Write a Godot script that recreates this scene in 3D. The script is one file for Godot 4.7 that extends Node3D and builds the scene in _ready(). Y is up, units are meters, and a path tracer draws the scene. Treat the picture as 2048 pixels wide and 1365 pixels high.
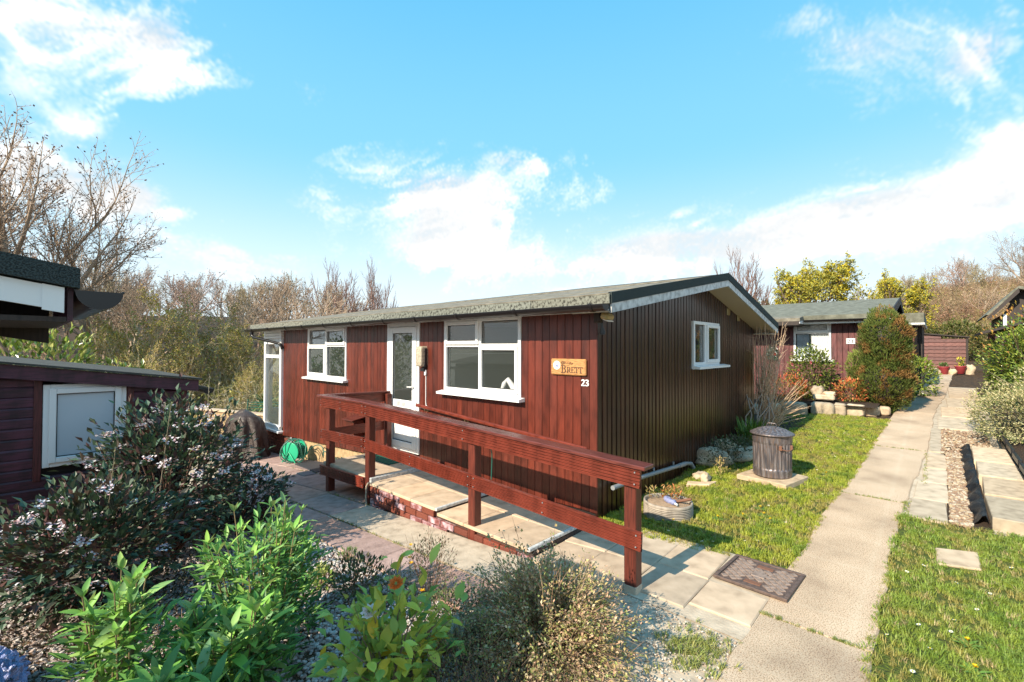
extends Node3D
# Garden of a timber chalet, built object by object. x runs along the chalet front, z out of it towards the viewer, y up.
var rng := RandomNumberGenerator.new()
var M := {}
var used := {}
var boxes := {}
const EXPOSURE := 2.25
const SKY_GAIN := 0.68

class MB:
	var v := PackedVector3Array()
	var n := PackedVector3Array()
	var c := PackedColorArray()
	var ix := PackedInt32Array()
	var col := Color(1, 1, 1)
	func vert(p: Vector3, nn: Vector3) -> int:
		v.append(p); n.append(nn); c.append(col)
		return v.size() - 1
	func tri(a: Vector3, b: Vector3, d: Vector3) -> void:   # counter-clockwise seen from outside
		var nn := (b - a).cross(d - a).normalized()
		var k := v.size()
		vert(a, nn); vert(b, nn); vert(d, nn)
		ix.append_array([k, k + 2, k + 1])
	func quad(a: Vector3, b: Vector3, d: Vector3, e: Vector3) -> void:
		var nn := (d - a).cross(e - b).normalized()
		var k := v.size()
		vert(a, nn); vert(b, nn); vert(d, nn); vert(e, nn)
		ix.append_array([k, k + 2, k + 1, k, k + 3, k + 2])
	func box(at: Vector3, s: Vector3, bev := 0.0, bs := Basis()) -> void:
		var h := s * 0.5
		if bev <= 0.0:
			for ax in 3:
				for sg in [-1.0, 1.0]:
					var a := Vector3.ZERO; var b := Vector3.ZERO; var d := Vector3.ZERO
					a[ax] = h[ax] * sg; b[(ax + 1) % 3] = h[(ax + 1) % 3]; d[(ax + 2) % 3] = h[(ax + 2) % 3] * sg
					quad(at + bs * (a - b - d), at + bs * (a + b - d), at + bs * (a + b + d), at + bs * (a - b + d))
			return
		bev = minf(bev, minf(h.x, minf(h.y, h.z)) * 0.9)
		for ax in 3:
			var p := (ax + 1) % 3
			var q := (ax + 2) % 3
			for sg in [-1.0, 1.0]:
				var a := Vector3.ZERO; var b := Vector3.ZERO; var d := Vector3.ZERO
				a[ax] = h[ax] * sg; b[p] = h[p] - bev; d[q] = (h[q] - bev) * sg
				quad(at + bs * (a - b - d), at + bs * (a + b - d), at + bs * (a + b + d), at + bs * (a - b + d))
			for sp in [-1.0, 1.0]:
				for sq in [-1.0, 1.0]:
					var e0 := Vector3.ZERO; var e1 := Vector3.ZERO; var l := Vector3.ZERO
					e0[p] = h[p] * sp; e0[q] = (h[q] - bev) * sq
					e1[p] = (h[p] - bev) * sp; e1[q] = h[q] * sq
					l[ax] = (h[ax] - bev) * sp * sq
					quad(at + bs * (e0 - l), at + bs * (e0 + l), at + bs * (e1 + l), at + bs * (e1 - l))
		for sx in [-1.0, 1.0]:
			for sy in [-1.0, 1.0]:
				for sz in [-1.0, 1.0]:
					var a := at + bs * Vector3(h.x * sx, (h.y - bev) * sy, (h.z - bev) * sz)
					var b := at + bs * Vector3((h.x - bev) * sx, h.y * sy, (h.z - bev) * sz)
					var d := at + bs * Vector3((h.x - bev) * sx, (h.y - bev) * sy, h.z * sz)
					if sx * sy * sz > 0.0: tri(a, b, d)
					else: tri(a, d, b)
	func tube(path: Array, radii: Array, sides := 6, cap := true) -> void:
		var first := v.size()
		var side := Vector3.ZERO
		var m := path.size()
		for i in m:
			var t: Vector3 = (path[mini(i + 1, m - 1)] - path[maxi(i - 1, 0)]).normalized()
			if side == Vector3.ZERO:
				side = t.cross(Vector3(0.31, 0.2, 0.93)).normalized()
				if side.length() < 0.5: side = t.cross(Vector3.RIGHT).normalized()
			side = (side - t * side.dot(t)).normalized()
			var up := t.cross(side)
			for k in sides:
				var a := TAU * k / sides
				var nn := side * cos(a) + up * sin(a)
				vert(path[i] + nn * radii[i], nn)
		for i in m - 1:
			for k in sides:
				var a := first + i * sides + k
				var b := first + i * sides + (k + 1) % sides
				ix.append_array([a, a + sides, b, b, a + sides, b + sides])
		if cap:
			for e in [0, m - 1]:
				var t: Vector3 = (path[1] - path[0]).normalized() * -1.0 if e == 0 else (path[m - 1] - path[m - 2]).normalized()
				var k0 := v.size()
				for k in sides: vert(v[first + e * sides + k], t)
				for k in range(1, sides - 1):
					if e == 0: ix.append_array([k0, k0 + k, k0 + k + 1])
					else: ix.append_array([k0, k0 + k + 1, k0 + k])
	# rows of points joined to a smooth skin; rows[i][k], closed round k when loop
	func skin(rows: Array, loop := true) -> void:
		var first := v.size()
		var m := rows.size()
		var w: int = rows[0].size()
		for i in m:
			for k in w:
				var l := (k + w - 1) % w if loop else maxi(k - 1, 0)
				var r := (k + 1) % w if loop else mini(k + 1, w - 1)
				var across: Vector3 = rows[i][r] - rows[i][l]
				var along: Vector3 = rows[mini(i + 1, m - 1)][k] - rows[maxi(i - 1, 0)][k]
				vert(rows[i][k], across.cross(along).normalized())
		for i in m - 1:
			for k in (w if loop else w - 1):
				var a := first + i * w + k
				var b := first + i * w + (k + 1) % w
				ix.append_array([a, b + w, b, a, a + w, b + w])
	func lathe(prof: Array, seg := 32, at := Vector3.ZERO) -> void:   # prof: Vector2(radius, y) from bottom to top, outside
		var rows := []
		for p in prof:
			var row := []
			for k in seg:
				var a := -TAU * k / seg
				row.append(at + Vector3(p.x * cos(a), p.y, p.x * sin(a)))
			rows.append(row)
		skin(rows)
	func leaf(at: Vector3, dir: Vector3, up: Vector3, l: float, w: float, fold := 0.25) -> void:
		var s := dir.cross(up).normalized()
		if s.length() < 0.5: s = dir.cross(Vector3(0.6, 0.2, 0.7)).normalized()
		var nn := s.cross(dir).normalized()
		var mid := at + dir * l * 0.45 
		var lift := nn * w * fold
		var tip := at + dir * l
		tri(at, mid + s * w * 0.5 + lift, tip)
		tri(at, tip, mid - s * w * 0.5 + lift)
	func mesh(mat: Material = null) -> ArrayMesh:
		var a := []
		a.resize(Mesh.ARRAY_MAX)
		a[Mesh.ARRAY_VERTEX] = v; a[Mesh.ARRAY_NORMAL] = n; a[Mesh.ARRAY_COLOR] = c; a[Mesh.ARRAY_INDEX] = ix
		var r := ArrayMesh.new()
		r.add_surface_from_arrays(Mesh.PRIMITIVE_TRIANGLES, a)
		if mat: r.surface_set_material(0, mat)
		return r

# ---------- naming ----------
func numbered(called: String) -> String:
	var k: int = used.get(called, -1) + 1
	used[called] = k
	return called if k == 0 else "%s_%03d" % [called, k]

func tag(o: Node3D, label: String, category: String, group := "") -> Node3D:
	o.set_meta("label", label)
	o.set_meta("category", category)
	if group: o.set_meta("group", group)
	return o

func thing(called: String, label: String, category: String, at := Vector3.ZERO, group := "", turn := 0.0) -> Node3D:
	var o := Node3D.new()
	o.name = numbered(called)
	add_child(o, true)
	o.position = at
	o.rotation.y = turn
	return tag(o, label, category, group)

func part(parent: Node, called: String, mesh: Mesh, mat: Material, at := Vector3.ZERO, rot := Vector3.ZERO) -> MeshInstance3D:
	var o := MeshInstance3D.new()
	var k: int = parent.get_meta("n_" + called, -1) + 1
	parent.set_meta("n_" + called, k)
	o.name = called if k == 0 else "%s_%03d" % [called, k]
	if parent == self: o.name = numbered(called)
	o.mesh = mesh
	o.material_override = mat
	o.position = at
	o.rotation = rot
	parent.add_child(o, true)
	return o

func node(parent: Node, called: String, at := Vector3.ZERO, turn := 0.0) -> Node3D:
	var o := Node3D.new()
	var k: int = parent.get_meta("n_" + called, -1) + 1
	parent.set_meta("n_" + called, k)
	o.name = called if k == 0 else "%s_%03d" % [called, k]
	o.position = at
	o.rotation.y = turn
	parent.add_child(o, true)
	return o

func struct(called: String, mesh: Mesh, mat: Material) -> MeshInstance3D:
	var o := part(self, called, mesh, mat)
	o.set_meta("kind", "structure")
	return o

func stuff(o: Node3D) -> Node3D:
	o.set_meta("kind", "stuff")
	return o

func many(parent: Node, called: String, mesh: Mesh, mat: Material, places: Array, cols: Array) -> MultiMeshInstance3D:
	var mm := MultiMesh.new()
	mm.transform_format = MultiMesh.TRANSFORM_3D
	mm.use_colors = true
	mm.mesh = mesh
	mm.instance_count = places.size()
	for i in places.size():
		mm.set_instance_transform(i, places[i])
		mm.set_instance_color(i, cols[i % cols.size()])
	var o := MultiMeshInstance3D.new()
	o.name = numbered(called) if parent == self else called
	o.multimesh = mm
	o.material_override = mat
	parent.add_child(o, true)
	o.set_meta("kind", "stuff")
	return o

func bxm(s: Vector3, bev := 0.004) -> ArrayMesh:   # shared bevelled boxes
	var key := "%.3f %.3f %.3f %.3f" % [s.x, s.y, s.z, bev]
	if not boxes.has(key):
		var b := MB.new()
		b.box(Vector3.ZERO, s, bev)
		boxes[key] = b.mesh()
	return boxes[key]

func piece(parent: Node, called: String, lo: Vector3, hi: Vector3, mat: Material, bev := 0.004) -> MeshInstance3D:
	return part(parent, called, bxm(hi - lo, bev), mat, (lo + hi) * 0.5)

func beam(b: MB, a: Vector3, e: Vector3, w: float, h: float, bev := 0.004) -> void:   # bar from a to e, h measured towards up
	var d := (e - a).normalized()
	var up := Vector3.UP if absf(d.y) < 0.95 else Vector3.BACK
	var s := d.cross(up).normalized()
	b.box((a + e) * 0.5, Vector3(w, h, (e - a).length()), bev, Basis(s, s.cross(d) * 1.0, -d))

func rnd(a: float, b: float) -> float: return rng.randf_range(a, b)
func pick(a: Array): return a[rng.randi() % a.size()]
func ball() -> Vector3:
	while true:
		var p := Vector3(rnd(-1, 1), rnd(-1, 1), rnd(-1, 1))
		if p.length_squared() < 1.0 and p.length_squared() > 0.01: return p
	return Vector3.UP

# ---------- materials ----------
func noise_tex(freq: float, stops: Array, size := 256, oct := 4, sd := 1, type := FastNoiseLite.TYPE_SIMPLEX_SMOOTH, as_normal := 0.0) -> NoiseTexture2D:
	var f := FastNoiseLite.new()
	f.noise_type = type
	f.frequency = freq
	f.fractal_octaves = oct
	f.seed = sd
	var t := NoiseTexture2D.new()
	t.width = size; t.height = size
	t.seamless = true
	t.noise = f
	t.generate_mipmaps = false
	var g := Gradient.new()
	var os := PackedFloat32Array()
	var cs := PackedColorArray()
	for s in stops:
		os.append(s[0]); cs.append(s[1])
	g.offsets = os; g.colors = cs
	t.color_ramp = g
	return t

func gray(x: float) -> Color: return Color(x, x, x)
func lin(r: float, g: float, b: float) -> Color: return Color(r, g, b).linear_to_srgb()

func mat(color: Color, rough := 0.7, tx: Texture2D = null, scl := Vector3.ONE, relief: Texture2D = null, cm := 0.0, world := true) -> StandardMaterial3D:
	var m := StandardMaterial3D.new()
	m.albedo_color = color
	m.roughness = rough
	if tx or relief:
		m.uv1_triplanar = true
		m.uv1_world_triplanar = world
		m.uv1_scale = scl
		m.uv1_triplanar_sharpness = 4.0
	if tx: m.albedo_texture = tx
	if relief:
		m.heightmap_enabled = true
		m.heightmap_texture = relief
		m.heightmap_scale = cm
	return m

func tones(m: StandardMaterial3D, k: int, spread: float, hue := 0.0) -> Array:
	var out := []
	for i in k:
		var d: StandardMaterial3D = m.duplicate()
		var f := 1.0 + spread * (2.0 * i / maxf(1.0, k - 1) - 1.0)
		var l := m.albedo_color.srgb_to_linear()
		var g := hue * (1.0 if i % 2 else -1.0)
		d.albedo_color = Color(l.r * f * (1.0 + g), l.g * f, l.b * f * (1.0 - g)).linear_to_srgb()
		out.append(d)
	return out

func leafmat(rough := 0.55, back := 0.5, spec := 0.4) -> StandardMaterial3D:
	var m := StandardMaterial3D.new()
	m.vertex_color_use_as_albedo = true
	m.roughness = rough
	m.metallic_specular = spec
	if back > 0.0:
		m.backlight_enabled = true
		m.backlight = Color(back, back, back * 0.6)
	m.cull_mode = BaseMaterial3D.CULL_DISABLED
	return m

# ---------- the lie of the land ----------
func interp(x: float, t: Array) -> float:
	if x <= t[0][0]: return t[0][1]
	for i in range(1, t.size()):
		if x <= t[i][0]:
			return lerpf(t[i - 1][1], t[i][1], (x - t[i - 1][0]) / (t[i][0] - t[i - 1][0]))
	return t[-1][1]

var along_z := [[-60.0, 1.3], [-24.0, 1.1], [-10.0, 0.65], [-6.3, 0.5], [-3.0, 0.32], [-1.0, 0.24], [1.0, 0.2], [8.0, 0.2]]
var along_x := [[-9.0, -0.78], [-3.9, -0.30], [-2.8, -0.22], [-0.757, -0.1], [0.9, 0.0]]
func ground(x: float, z: float) -> float:
	var h := interp(z, along_z) + interp(x, along_x)
	h -= 2.0 * smoothstep(12.5, 22.0, -x) * (1.0 - smoothstep(34.0, 60.0, -x))
	var far := Vector2(x + 2.0, z).length()
	h += (9.0 * smoothstep(38.0, 130.0, far)) * (1.0 if z < -10.0 or x < -14.0 else 0.0)
	if z < -27.0: h += 2.6 * smoothstep(27.0, 62.0, -z) * smoothstep(-8.0, 6.0, x)
	return h
func gp(x: float, z: float, dy := 0.0) -> Vector3: return Vector3(x, ground(x, z) + dy, z)

func sheet(x0: float, x1: float, z0: float, z1: float, dy: float, step := 0.25) -> ArrayMesh:
	var b := MB.new()
	var nx := maxi(1, ceili((x1 - x0) / step))
	var nz := maxi(1, ceili((z1 - z0) / step))
	var rows := []
	for i in nz + 1:
		var row := []
		for k in nx + 1:
			row.append(gp(lerpf(x0, x1, float(k) / nx), lerpf(z0, z1, float(i) / nz), dy))
		rows.append(row)
	for i in nz:
		for k in nx:
			b.quad(rows[i + 1][k], rows[i + 1][k + 1], rows[i][k + 1], rows[i][k])
	return b.mesh()

func slab_mesh(poly: Array, dy: float, thick: float, bev := 0.008, ragged := 0.0) -> ArrayMesh:
	# a paving piece whose outline follows the ground: poly is counter-clockwise seen from above (x, z)
	var b := MB.new()
	var c := Vector3.ZERO
	var top := []
	for q in poly:
		top.append(gp(q.x, q.y, dy + rnd(-ragged, ragged) * 0.3))
		c += top[-1]
	c /= poly.size()
	var inn := []
	for t in top:
		var d: Vector3 = (c - t); d.y = 0
		inn.append(t + d.normalized() * bev * 1.4)
	for i in top.size():
		var j := (i + 1) % top.size()
		var a: Vector3 = top[i] - Vector3(0, bev, 0)
		var e: Vector3 = top[j] - Vector3(0, bev, 0)
		b.tri(inn[i], inn[j], c)
		b.quad(a, e, inn[j], inn[i])
		b.quad(a - Vector3(0, thick, 0), e - Vector3(0, thick, 0), e, a)
	return b.mesh()

func rect(x0: float, x1: float, z0: float, z1: float, rag := 0.0) -> Array:   # counter-clockwise from above with x right, z down
	return [Vector2(x0 + rnd(-rag, rag), z1 + rnd(-rag, rag)), Vector2(x1 + rnd(-rag, rag), z1 + rnd(-rag, rag)), Vector2(x1 + rnd(-rag, rag), z0 + rnd(-rag, rag)), Vector2(x0 + rnd(-rag, rag), z0 + rnd(-rag, rag))]

# ---------- sky ----------
func make_sky() -> Image:
	var w := 2048
	var h := 1024
	var puffs := [[-1.483,0.476,0.139,0.048,1.00],[-1.399,0.505,0.069,0.047,0.90],[-1.561,0.426,0.078,0.050,0.80],[-1.511,0.333,0.043,0.030,0.80],[-1.425,0.431,0.033,0.016,0.60],[-1.165,0.472,0.032,0.016,0.35],[-1.571,0.371,0.030,0.026,0.60],[-1.509,0.250,0.103,0.052,1.10],[-1.436,0.243,0.072,0.056,1.00],[-1.569,0.264,0.046,0.035,0.90],[-1.322,0.229,0.069,0.019,0.50],[-1.144,0.279,0.074,0.026,0.60],[-1.329,0.166,0.114,0.031,0.60],[-0.925,0.332,0.158,0.053,1.00],[-0.839,0.291,0.140,0.080,1.10],[-0.903,0.228,0.138,0.072,1.00],[-0.719,0.380,0.098,0.027,0.80],[-0.774,0.399,0.066,0.021,0.60],[-0.589,0.319,0.048,0.027,0.50],[-0.773,0.200,0.281,0.052,0.70],[-0.406,0.219,0.184,0.049,1.00],[-0.455,0.193,0.259,0.045,0.70],[-0.286,0.190,0.105,0.038,0.60],[-0.111,0.231,0.127,0.052,1.10],[0.016,0.231,0.126,0.060,1.20],[0.071,0.255,0.061,0.049,1.00],[0.086,0.299,0.035,0.034,1.00],[-0.170,0.223,0.115,0.044,0.80],[-0.386,0.266,0.115,0.017,0.45],[-0.042,0.464,0.121,0.061,0.90],[-0.176,0.546,0.078,0.034,0.80],[0.035,0.410,0.061,0.046,0.90],[-0.076,0.393,0.047,0.029,0.50],[-0.124,0.497,0.087,0.042,0.70],[0.072,0.447,0.041,0.055,0.60],[-0.233,0.470,0.058,0.015,0.30]]
	var lw := 512
	var lh := 256
	var low := Image.create(lw, lh, false, Image.FORMAT_RF)
	var base := FastNoiseLite.new()
	base.seed = 5; base.frequency = 1.6; base.fractal_octaves = 3
	for j in lh / 2:
		var el := PI * 0.5 - PI * (j + 0.5) / lh
		for i in lw:
			var phi := wrapf(TAU * (i + 0.5) / lw, -PI, PI)
			var d := Vector3(sin(phi) * cos(el), sin(el) * 2.0, -cos(phi) * cos(el))
			var framed := 1.0 - smoothstep(0.95, 1.25, absf(wrapf(phi + 0.747, -PI, PI)))
			var g := (base.get_noise_3dv(d) * 1.5 + 0.30) * (1.0 - framed) * (1.0 - smoothstep(0.5, 1.2, el))
			low.set_pixel(i, j, Color(maxf(g, 0.0), 0, 0))
	for p in puffs:
		for j in range(maxi(0, int((PI * 0.5 - p[1] - p[3] * 2.2) / PI * lh)), mini(lh / 2, int((PI * 0.5 - p[1] + p[3] * 2.2) / PI * lh) + 1)):
			var el := PI * 0.5 - PI * (j + 0.5) / lh
			for i in range(floori((p[0] - p[2] * 2.2) / TAU * lw), ceili((p[0] + p[2] * 2.2) / TAU * lw) + 1):
				var phi := TAU * (i + 0.5) / lw
				var q := pow((phi - p[0]) / p[2], 2) + pow((el - p[1]) / p[3], 2)
				var at := Vector2i(posmod(i, lw), j)
				var o := low.get_pixelv(at).r
				low.set_pixelv(at, Color(minf(0.98, o + 0.72 * p[4] * exp(-q * 1.3)), 0, 0))
	low.resize(w, h, Image.INTERPOLATE_CUBIC)
	var fine := FastNoiseLite.new()
	fine.seed = 11; fine.frequency = 3.2; fine.fractal_octaves = 6; fine.fractal_gain = 0.56
	fine.domain_warp_enabled = true; fine.domain_warp_amplitude = 0.35; fine.domain_warp_frequency = 2.0
	var img := Image.create(w, h, false, Image.FORMAT_RGBF)
	var zen := Vector3(0.058, 0.34, 0.62)
	var mid := Vector3(0.20, 0.50, 0.71)
	var hor := Vector3(0.66, 0.76, 0.80)
	var white := Vector3(0.93, 0.925, 0.92)
	for j in h:
		var el := PI * 0.5 - PI * (j + 0.5) / h
		if el < -0.01:
			img.fill_rect(Rect2i(0, j, w, h - j), Color(0.30, 0.31, 0.28))
			break
		var s := sin(maxf(el, 0.0))
		var k: Vector3 = hor.lerp(mid, smoothstep(0.02, 0.40, s)).lerp(zen, smoothstep(0.30, 0.85, s))
		var ce := cos(el)
		for i in w:
			var phi := wrapf(TAU * (i + 0.5) / w, -PI, PI)
			var m := low.get_pixel(i, j).r
			var c := k
			if m > 0.03:
				var f := fine.get_noise_3d(sin(phi) * ce, sin(el) * 1.7, -cos(phi) * ce)
				var a := smoothstep(0.05, 0.98, m * 0.95 + f * 1.1)
				var sh := 0.86 + 0.30 * f - 0.16 * smoothstep(0.55, 1.0, m)
				c = k.lerp(white * clampf(sh, 0.62, 1.05), pow(a, 1.2) * 0.95)
			c *= SKY_GAIN
			img.set_pixel(i, j, Color(c.x, c.y, c.z))
	return img

func _ready() -> void:
	rng.seed = 23
	var cam := Camera3D.new()
	cam.name = "camera"
	cam.fov = 73.16
	cam.near = 0.05
	cam.far = 600.0
	cam.position = Vector3(2.736, 2.05, 4.341)
	cam.rotation = Vector3(deg_to_rad(0.834), deg_to_rad(42.778), deg_to_rad(0.171))
	add_child(cam)
	cam.current = true
	var pano := PanoramaSkyMaterial.new()
	pano.panorama = ImageTexture.create_from_image(make_sky())
	var sky := Sky.new()
	sky.sky_material = pano
	var env := Environment.new()
	env.background_mode = Environment.BG_SKY
	env.sky = sky
	env.tonemap_mode = Environment.TONE_MAPPER_LINEAR
	env.tonemap_exposure = EXPOSURE
	env.sdfgi_enabled = true
	env.ssao_enabled = true
	env.ssil_enabled = true
	var we := WorldEnvironment.new()
	we.name = "world"
	we.environment = env
	add_child(we)
	var sun := DirectionalLight3D.new()
	sun.name = "sun"
	sun.light_energy = 1.15
	sun.light_color = Color(1.0, 0.95, 0.86)
	sun.light_angular_distance = 0.5
	sun.shadow_enabled = true
	sun.basis = Basis.looking_at(Vector3(0.10, -0.66, -1.0))
	add_child(sun)
	materials()
	land()
	chalet()
	ramp()
	paths()
	items()
	neighbours()
	plants()
	trees()

func materials() -> void:
	var T := {}
	T.grain = noise_tex(0.03, [[0.0, gray(0.55)], [0.35, gray(0.80)], [0.6, gray(0.96)], [1.0, gray(1.0)]], 256, 5, 3)
	T.fleck = noise_tex(0.09, [[0.0, gray(0.55)], [0.42, gray(0.9)], [0.6, gray(1.0)], [1.0, gray(1.0)]], 512, 4, 7)
	T.blotch = noise_tex(0.012, [[0.0, gray(0.66)], [0.5, gray(0.9)], [1.0, gray(1.0)]], 512, 5, 9)
	T.bump = noise_tex(0.06, [[0.0, gray(0.0)], [1.0, gray(1.0)]], 512, 5, 13)
	T.fine = noise_tex(0.25, [[0.0, gray(0.0)], [1.0, gray(1.0)]], 512, 3, 17)
	T.granule = noise_tex(0.22, [[0.0, gray(0.25)], [0.42, gray(0.62)], [0.55, gray(0.9)], [1.0, gray(1.0)]], 512, 3, 21)
	T.lichen = noise_tex(0.035, [[0.0, Color(0.20, 0.19, 0.17)], [0.28, Color(0.52, 0.52, 0.47)], [0.42, Color(0.76, 0.76, 0.70)], [0.6, Color(0.80, 0.81, 0.74)], [1.0, Color(0.92, 0.92, 0.88)]], 512, 6, 25)
	T.felt = noise_tex(0.02, [[0.0, Color(0.66, 0.64, 0.58)], [0.5, Color(0.82, 0.80, 0.74)], [0.7, Color(0.88, 0.86, 0.80)], [1.0, Color(1, 0.98, 0.92)]], 512, 7, 27)
	T.concrete = noise_tex(0.012, [[0.0, Color(0.78, 0.75, 0.72)], [0.35, Color(0.90, 0.88, 0.85)], [0.6, Color(0.95, 0.93, 0.90)], [1.0, Color(1, 0.99, 0.97)]], 512, 8, 31)
	T.aggregate = noise_tex(0.16, [[0.0, Color(0.52, 0.43, 0.37)], [0.33, Color(0.78, 0.70, 0.62)], [0.45, Color(0.95, 0.92, 0.87)], [0.62, Color(0.97, 0.94, 0.9)], [0.75, Color(1, 0.9, 0.8)], [1.0, Color(1, 1, 1)]], 512, 3, 33)
	T.rust = noise_tex(0.03, [[0.0, Color(0.22, 0.19, 0.20)], [0.30, Color(0.40, 0.37, 0.37)], [0.45, Color(0.58, 0.52, 0.48)], [0.6, Color(0.62, 0.59, 0.58)], [1.0, Color(0.80, 0.77, 0.76)]], 256, 6, 35)
	T.soil = noise_tex(0.05, [[0.0, Color(0.20, 0.15, 0.11)], [0.5, Color(0.42, 0.33, 0.25)], [1.0, Color(0.66, 0.55, 0.44)]], 512, 6, 37)
	T.grass = noise_tex(0.025, [[0.0, Color(0.36, 0.33, 0.14)], [0.45, Color(0.40, 0.44, 0.14)], [1.0, Color(0.52, 0.56, 0.18)]], 512, 6, 39)
	T.efflo = noise_tex(0.012, [[0.0, Color(1, 1, 1)], [0.35, Color(0.86, 0.76, 0.76)], [0.65, Color(0.66, 0.44, 0.42)], [1.0, Color(0.56, 0.33, 0.31)]], 256, 4, 41)
	T.brickt = noise_tex(0.06, [[0.0, Color(0.75, 0.68, 0.66)], [1.0, Color(1, 1, 1)]], 256, 5, 43)
	T.soft = noise_tex(0.03, [[0.0, gray(0.74)], [0.4, gray(0.90)], [1.0, gray(1.0)]], 256, 5, 4)
	T.streak = noise_tex(0.02, [[0.0, Color(0.34, 0.33, 0.36)], [0.34, Color(0.46, 0.45, 0.47)], [0.48, Color(0.58, 0.56, 0.57)], [0.55, Color(0.60, 0.50, 0.43)], [0.61, Color(0.60, 0.58, 0.59)], [1.0, Color(0.80, 0.79, 0.80)]], 256, 5, 35)
	var up := Vector3(9, 0.5, 9)
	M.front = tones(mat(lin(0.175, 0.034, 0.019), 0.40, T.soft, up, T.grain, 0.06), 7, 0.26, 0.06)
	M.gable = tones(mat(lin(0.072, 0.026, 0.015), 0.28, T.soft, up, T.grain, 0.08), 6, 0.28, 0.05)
	M.groove = mat(lin(0.010, 0.005, 0.004), 0.8)
	M.rail = tones(mat(lin(0.26, 0.050, 0.029), 0.34, T.soft, Vector3(0.5, 5, 5)), 4, 0.12, 0.03)
	M.tread = mat(lin(0.36, 0.26, 0.21), 0.65, T.blotch, Vector3(3, 3, 3))
	M.railz = mat(lin(0.20, 0.036, 0.019), 0.45, T.grain, Vector3(9, 9, 0.6), T.fleck, 0.05)
	M.post = tones(mat(lin(0.15, 0.03, 0.017), 0.5, T.grain, up, T.fleck, 0.06), 3, 0.12)
	M.cap = mat(lin(0.17, 0.045, 0.035), 0.35, T.grain, Vector3(0.6, 9, 9), T.fleck, 0.05)
	M.upvc = mat(lin(0.80, 0.80, 0.80), 0.3)
	M.whitewood = mat(lin(0.72, 0.72, 0.72), 0.5, T.blotch, Vector3(1.5, 1.5, 1.5))
	M.cream = mat(lin(0.55, 0.47, 0.36), 0.7)
	M.gasket = mat(lin(0.01, 0.01, 0.01), 0.6)
	M.felt = mat(lin(0.30, 0.28, 0.26), 0.95, T.felt, Vector3(0.5, 0.5, 0.5), T.fine, 0.25)
	M.lichen = tones(mat(lin(0.33, 0.33, 0.335), 0.95, T.lichen, Vector3(1.3, 1.3, 1.3), T.granule, 0.3), 4, 0.1, 0.02)
	M.verge = mat(lin(0.055, 0.075, 0.075), 0.9, T.granule, Vector3(1.5, 1.5, 1.5), T.granule, 0.3)
	M.gutter = mat(lin(0.012, 0.010, 0.011), 0.3)
	M.glass = glass(0.06)
	M.room = mat(lin(0.50, 0.46, 0.40), 0.8)
	M.floor = mat(lin(0.22, 0.15, 0.10), 0.6)
	M.frost = mat(lin(0.50, 0.56, 0.62), 0.3)
	M.concrete = tones(mat(lin(0.76, 0.66, 0.57), 0.95, T.aggregate, Vector3(1.1, 1.1, 1.1), T.fine, 0.03), 4, 0.07, 0.01)
	for m in M.concrete:
		m.detail_enabled = true
		m.detail_blend_mode = BaseMaterial3D.BLEND_MODE_MUL
		m.detail_albedo = T.concrete
		m.detail_uv_layer = BaseMaterial3D.DETAIL_UV_2
		m.uv2_triplanar = true; m.uv2_world_triplanar = true
		m.uv2_scale = Vector3(0.22, 0.22, 0.22)
	M.slab = tones(mat(lin(0.68, 0.52, 0.38), 0.9, T.concrete, Vector3(0.7, 0.7, 0.7), T.fine, 0.15), 4, 0.08, 0.02)
	M.greyslab = tones(mat(lin(0.66, 0.53, 0.40), 0.9, T.concrete, Vector3(0.8, 0.8, 0.8), T.fine, 0.12), 4, 0.12, 0.03)
	M.flag = tones(mat(lin(0.46, 0.31, 0.275), 0.9, T.concrete, Vector3(0.9, 0.9, 0.9), T.bump, 0.35), 5, 0.14, 0.05)
	M.cement = mat(lin(0.60, 0.51, 0.41), 0.95, T.concrete, Vector3(1.0, 1.0, 1.0), T.bump, 0.25)
	M.render = mat(lin(0.52, 0.38, 0.22), 0.95, T.concrete, Vector3(1.2, 1.2, 1.2), T.bump, 0.4)
	M.edge = mat(lin(0.72, 0.72, 0.70), 0.7, T.blotch, Vector3(3, 3, 3))
	M.brick = tones(mat(lin(0.27, 0.075, 0.045), 0.9, T.brickt, Vector3(4, 4, 4), T.bump, 0.3), 5, 0.2, 0.04)
	M.efflo = mat(lin(0.62, 0.55, 0.60), 0.9, T.efflo, Vector3(2.2, 2.2, 2.2), T.bump, 0.3)
	M.mortar = mat(lin(0.30, 0.20, 0.16), 0.95, T.bump, Vector3(3, 3, 3))
	M.soil = mat(lin(0.30, 0.26, 0.22), 1.0, T.soil, Vector3(1.4, 1.4, 1.4), T.bump, 2.0)
	M.drysoil = mat(lin(0.95, 0.85, 0.76), 1.0, T.soil, Vector3(1.6, 1.6, 1.6), T.bump, 1.5)
	M.turf = mat(lin(0.50, 0.55, 0.40), 1.0, T.grass, Vector3(1.2, 1.2, 1.2), T.bump, 1.5)
	M.wild = mat(lin(0.36, 0.30, 0.20), 1.0, T.soil, Vector3(0.25, 0.25, 0.25), T.bump, 3.0)
	M.shed = tones(mat(lin(0.115, 0.027, 0.050), 0.5, T.grain, Vector3(9, 9, 0.5), T.fleck, 0.06), 5, 0.2, 0.03)
	M.shedred = mat(lin(0.11, 0.02, 0.02), 0.5, T.grain, up)
	M.mauve = tones(mat(lin(0.21, 0.068, 0.068), 0.65, T.grain, up, T.grain, 0.06), 6, 0.1, 0.02)
	M.farboard = tones(mat(lin(0.22, 0.10, 0.09), 0.6, T.grain, Vector3(0.6, 6, 6), T.fleck, 0.05), 4, 0.15, 0.03)
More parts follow.
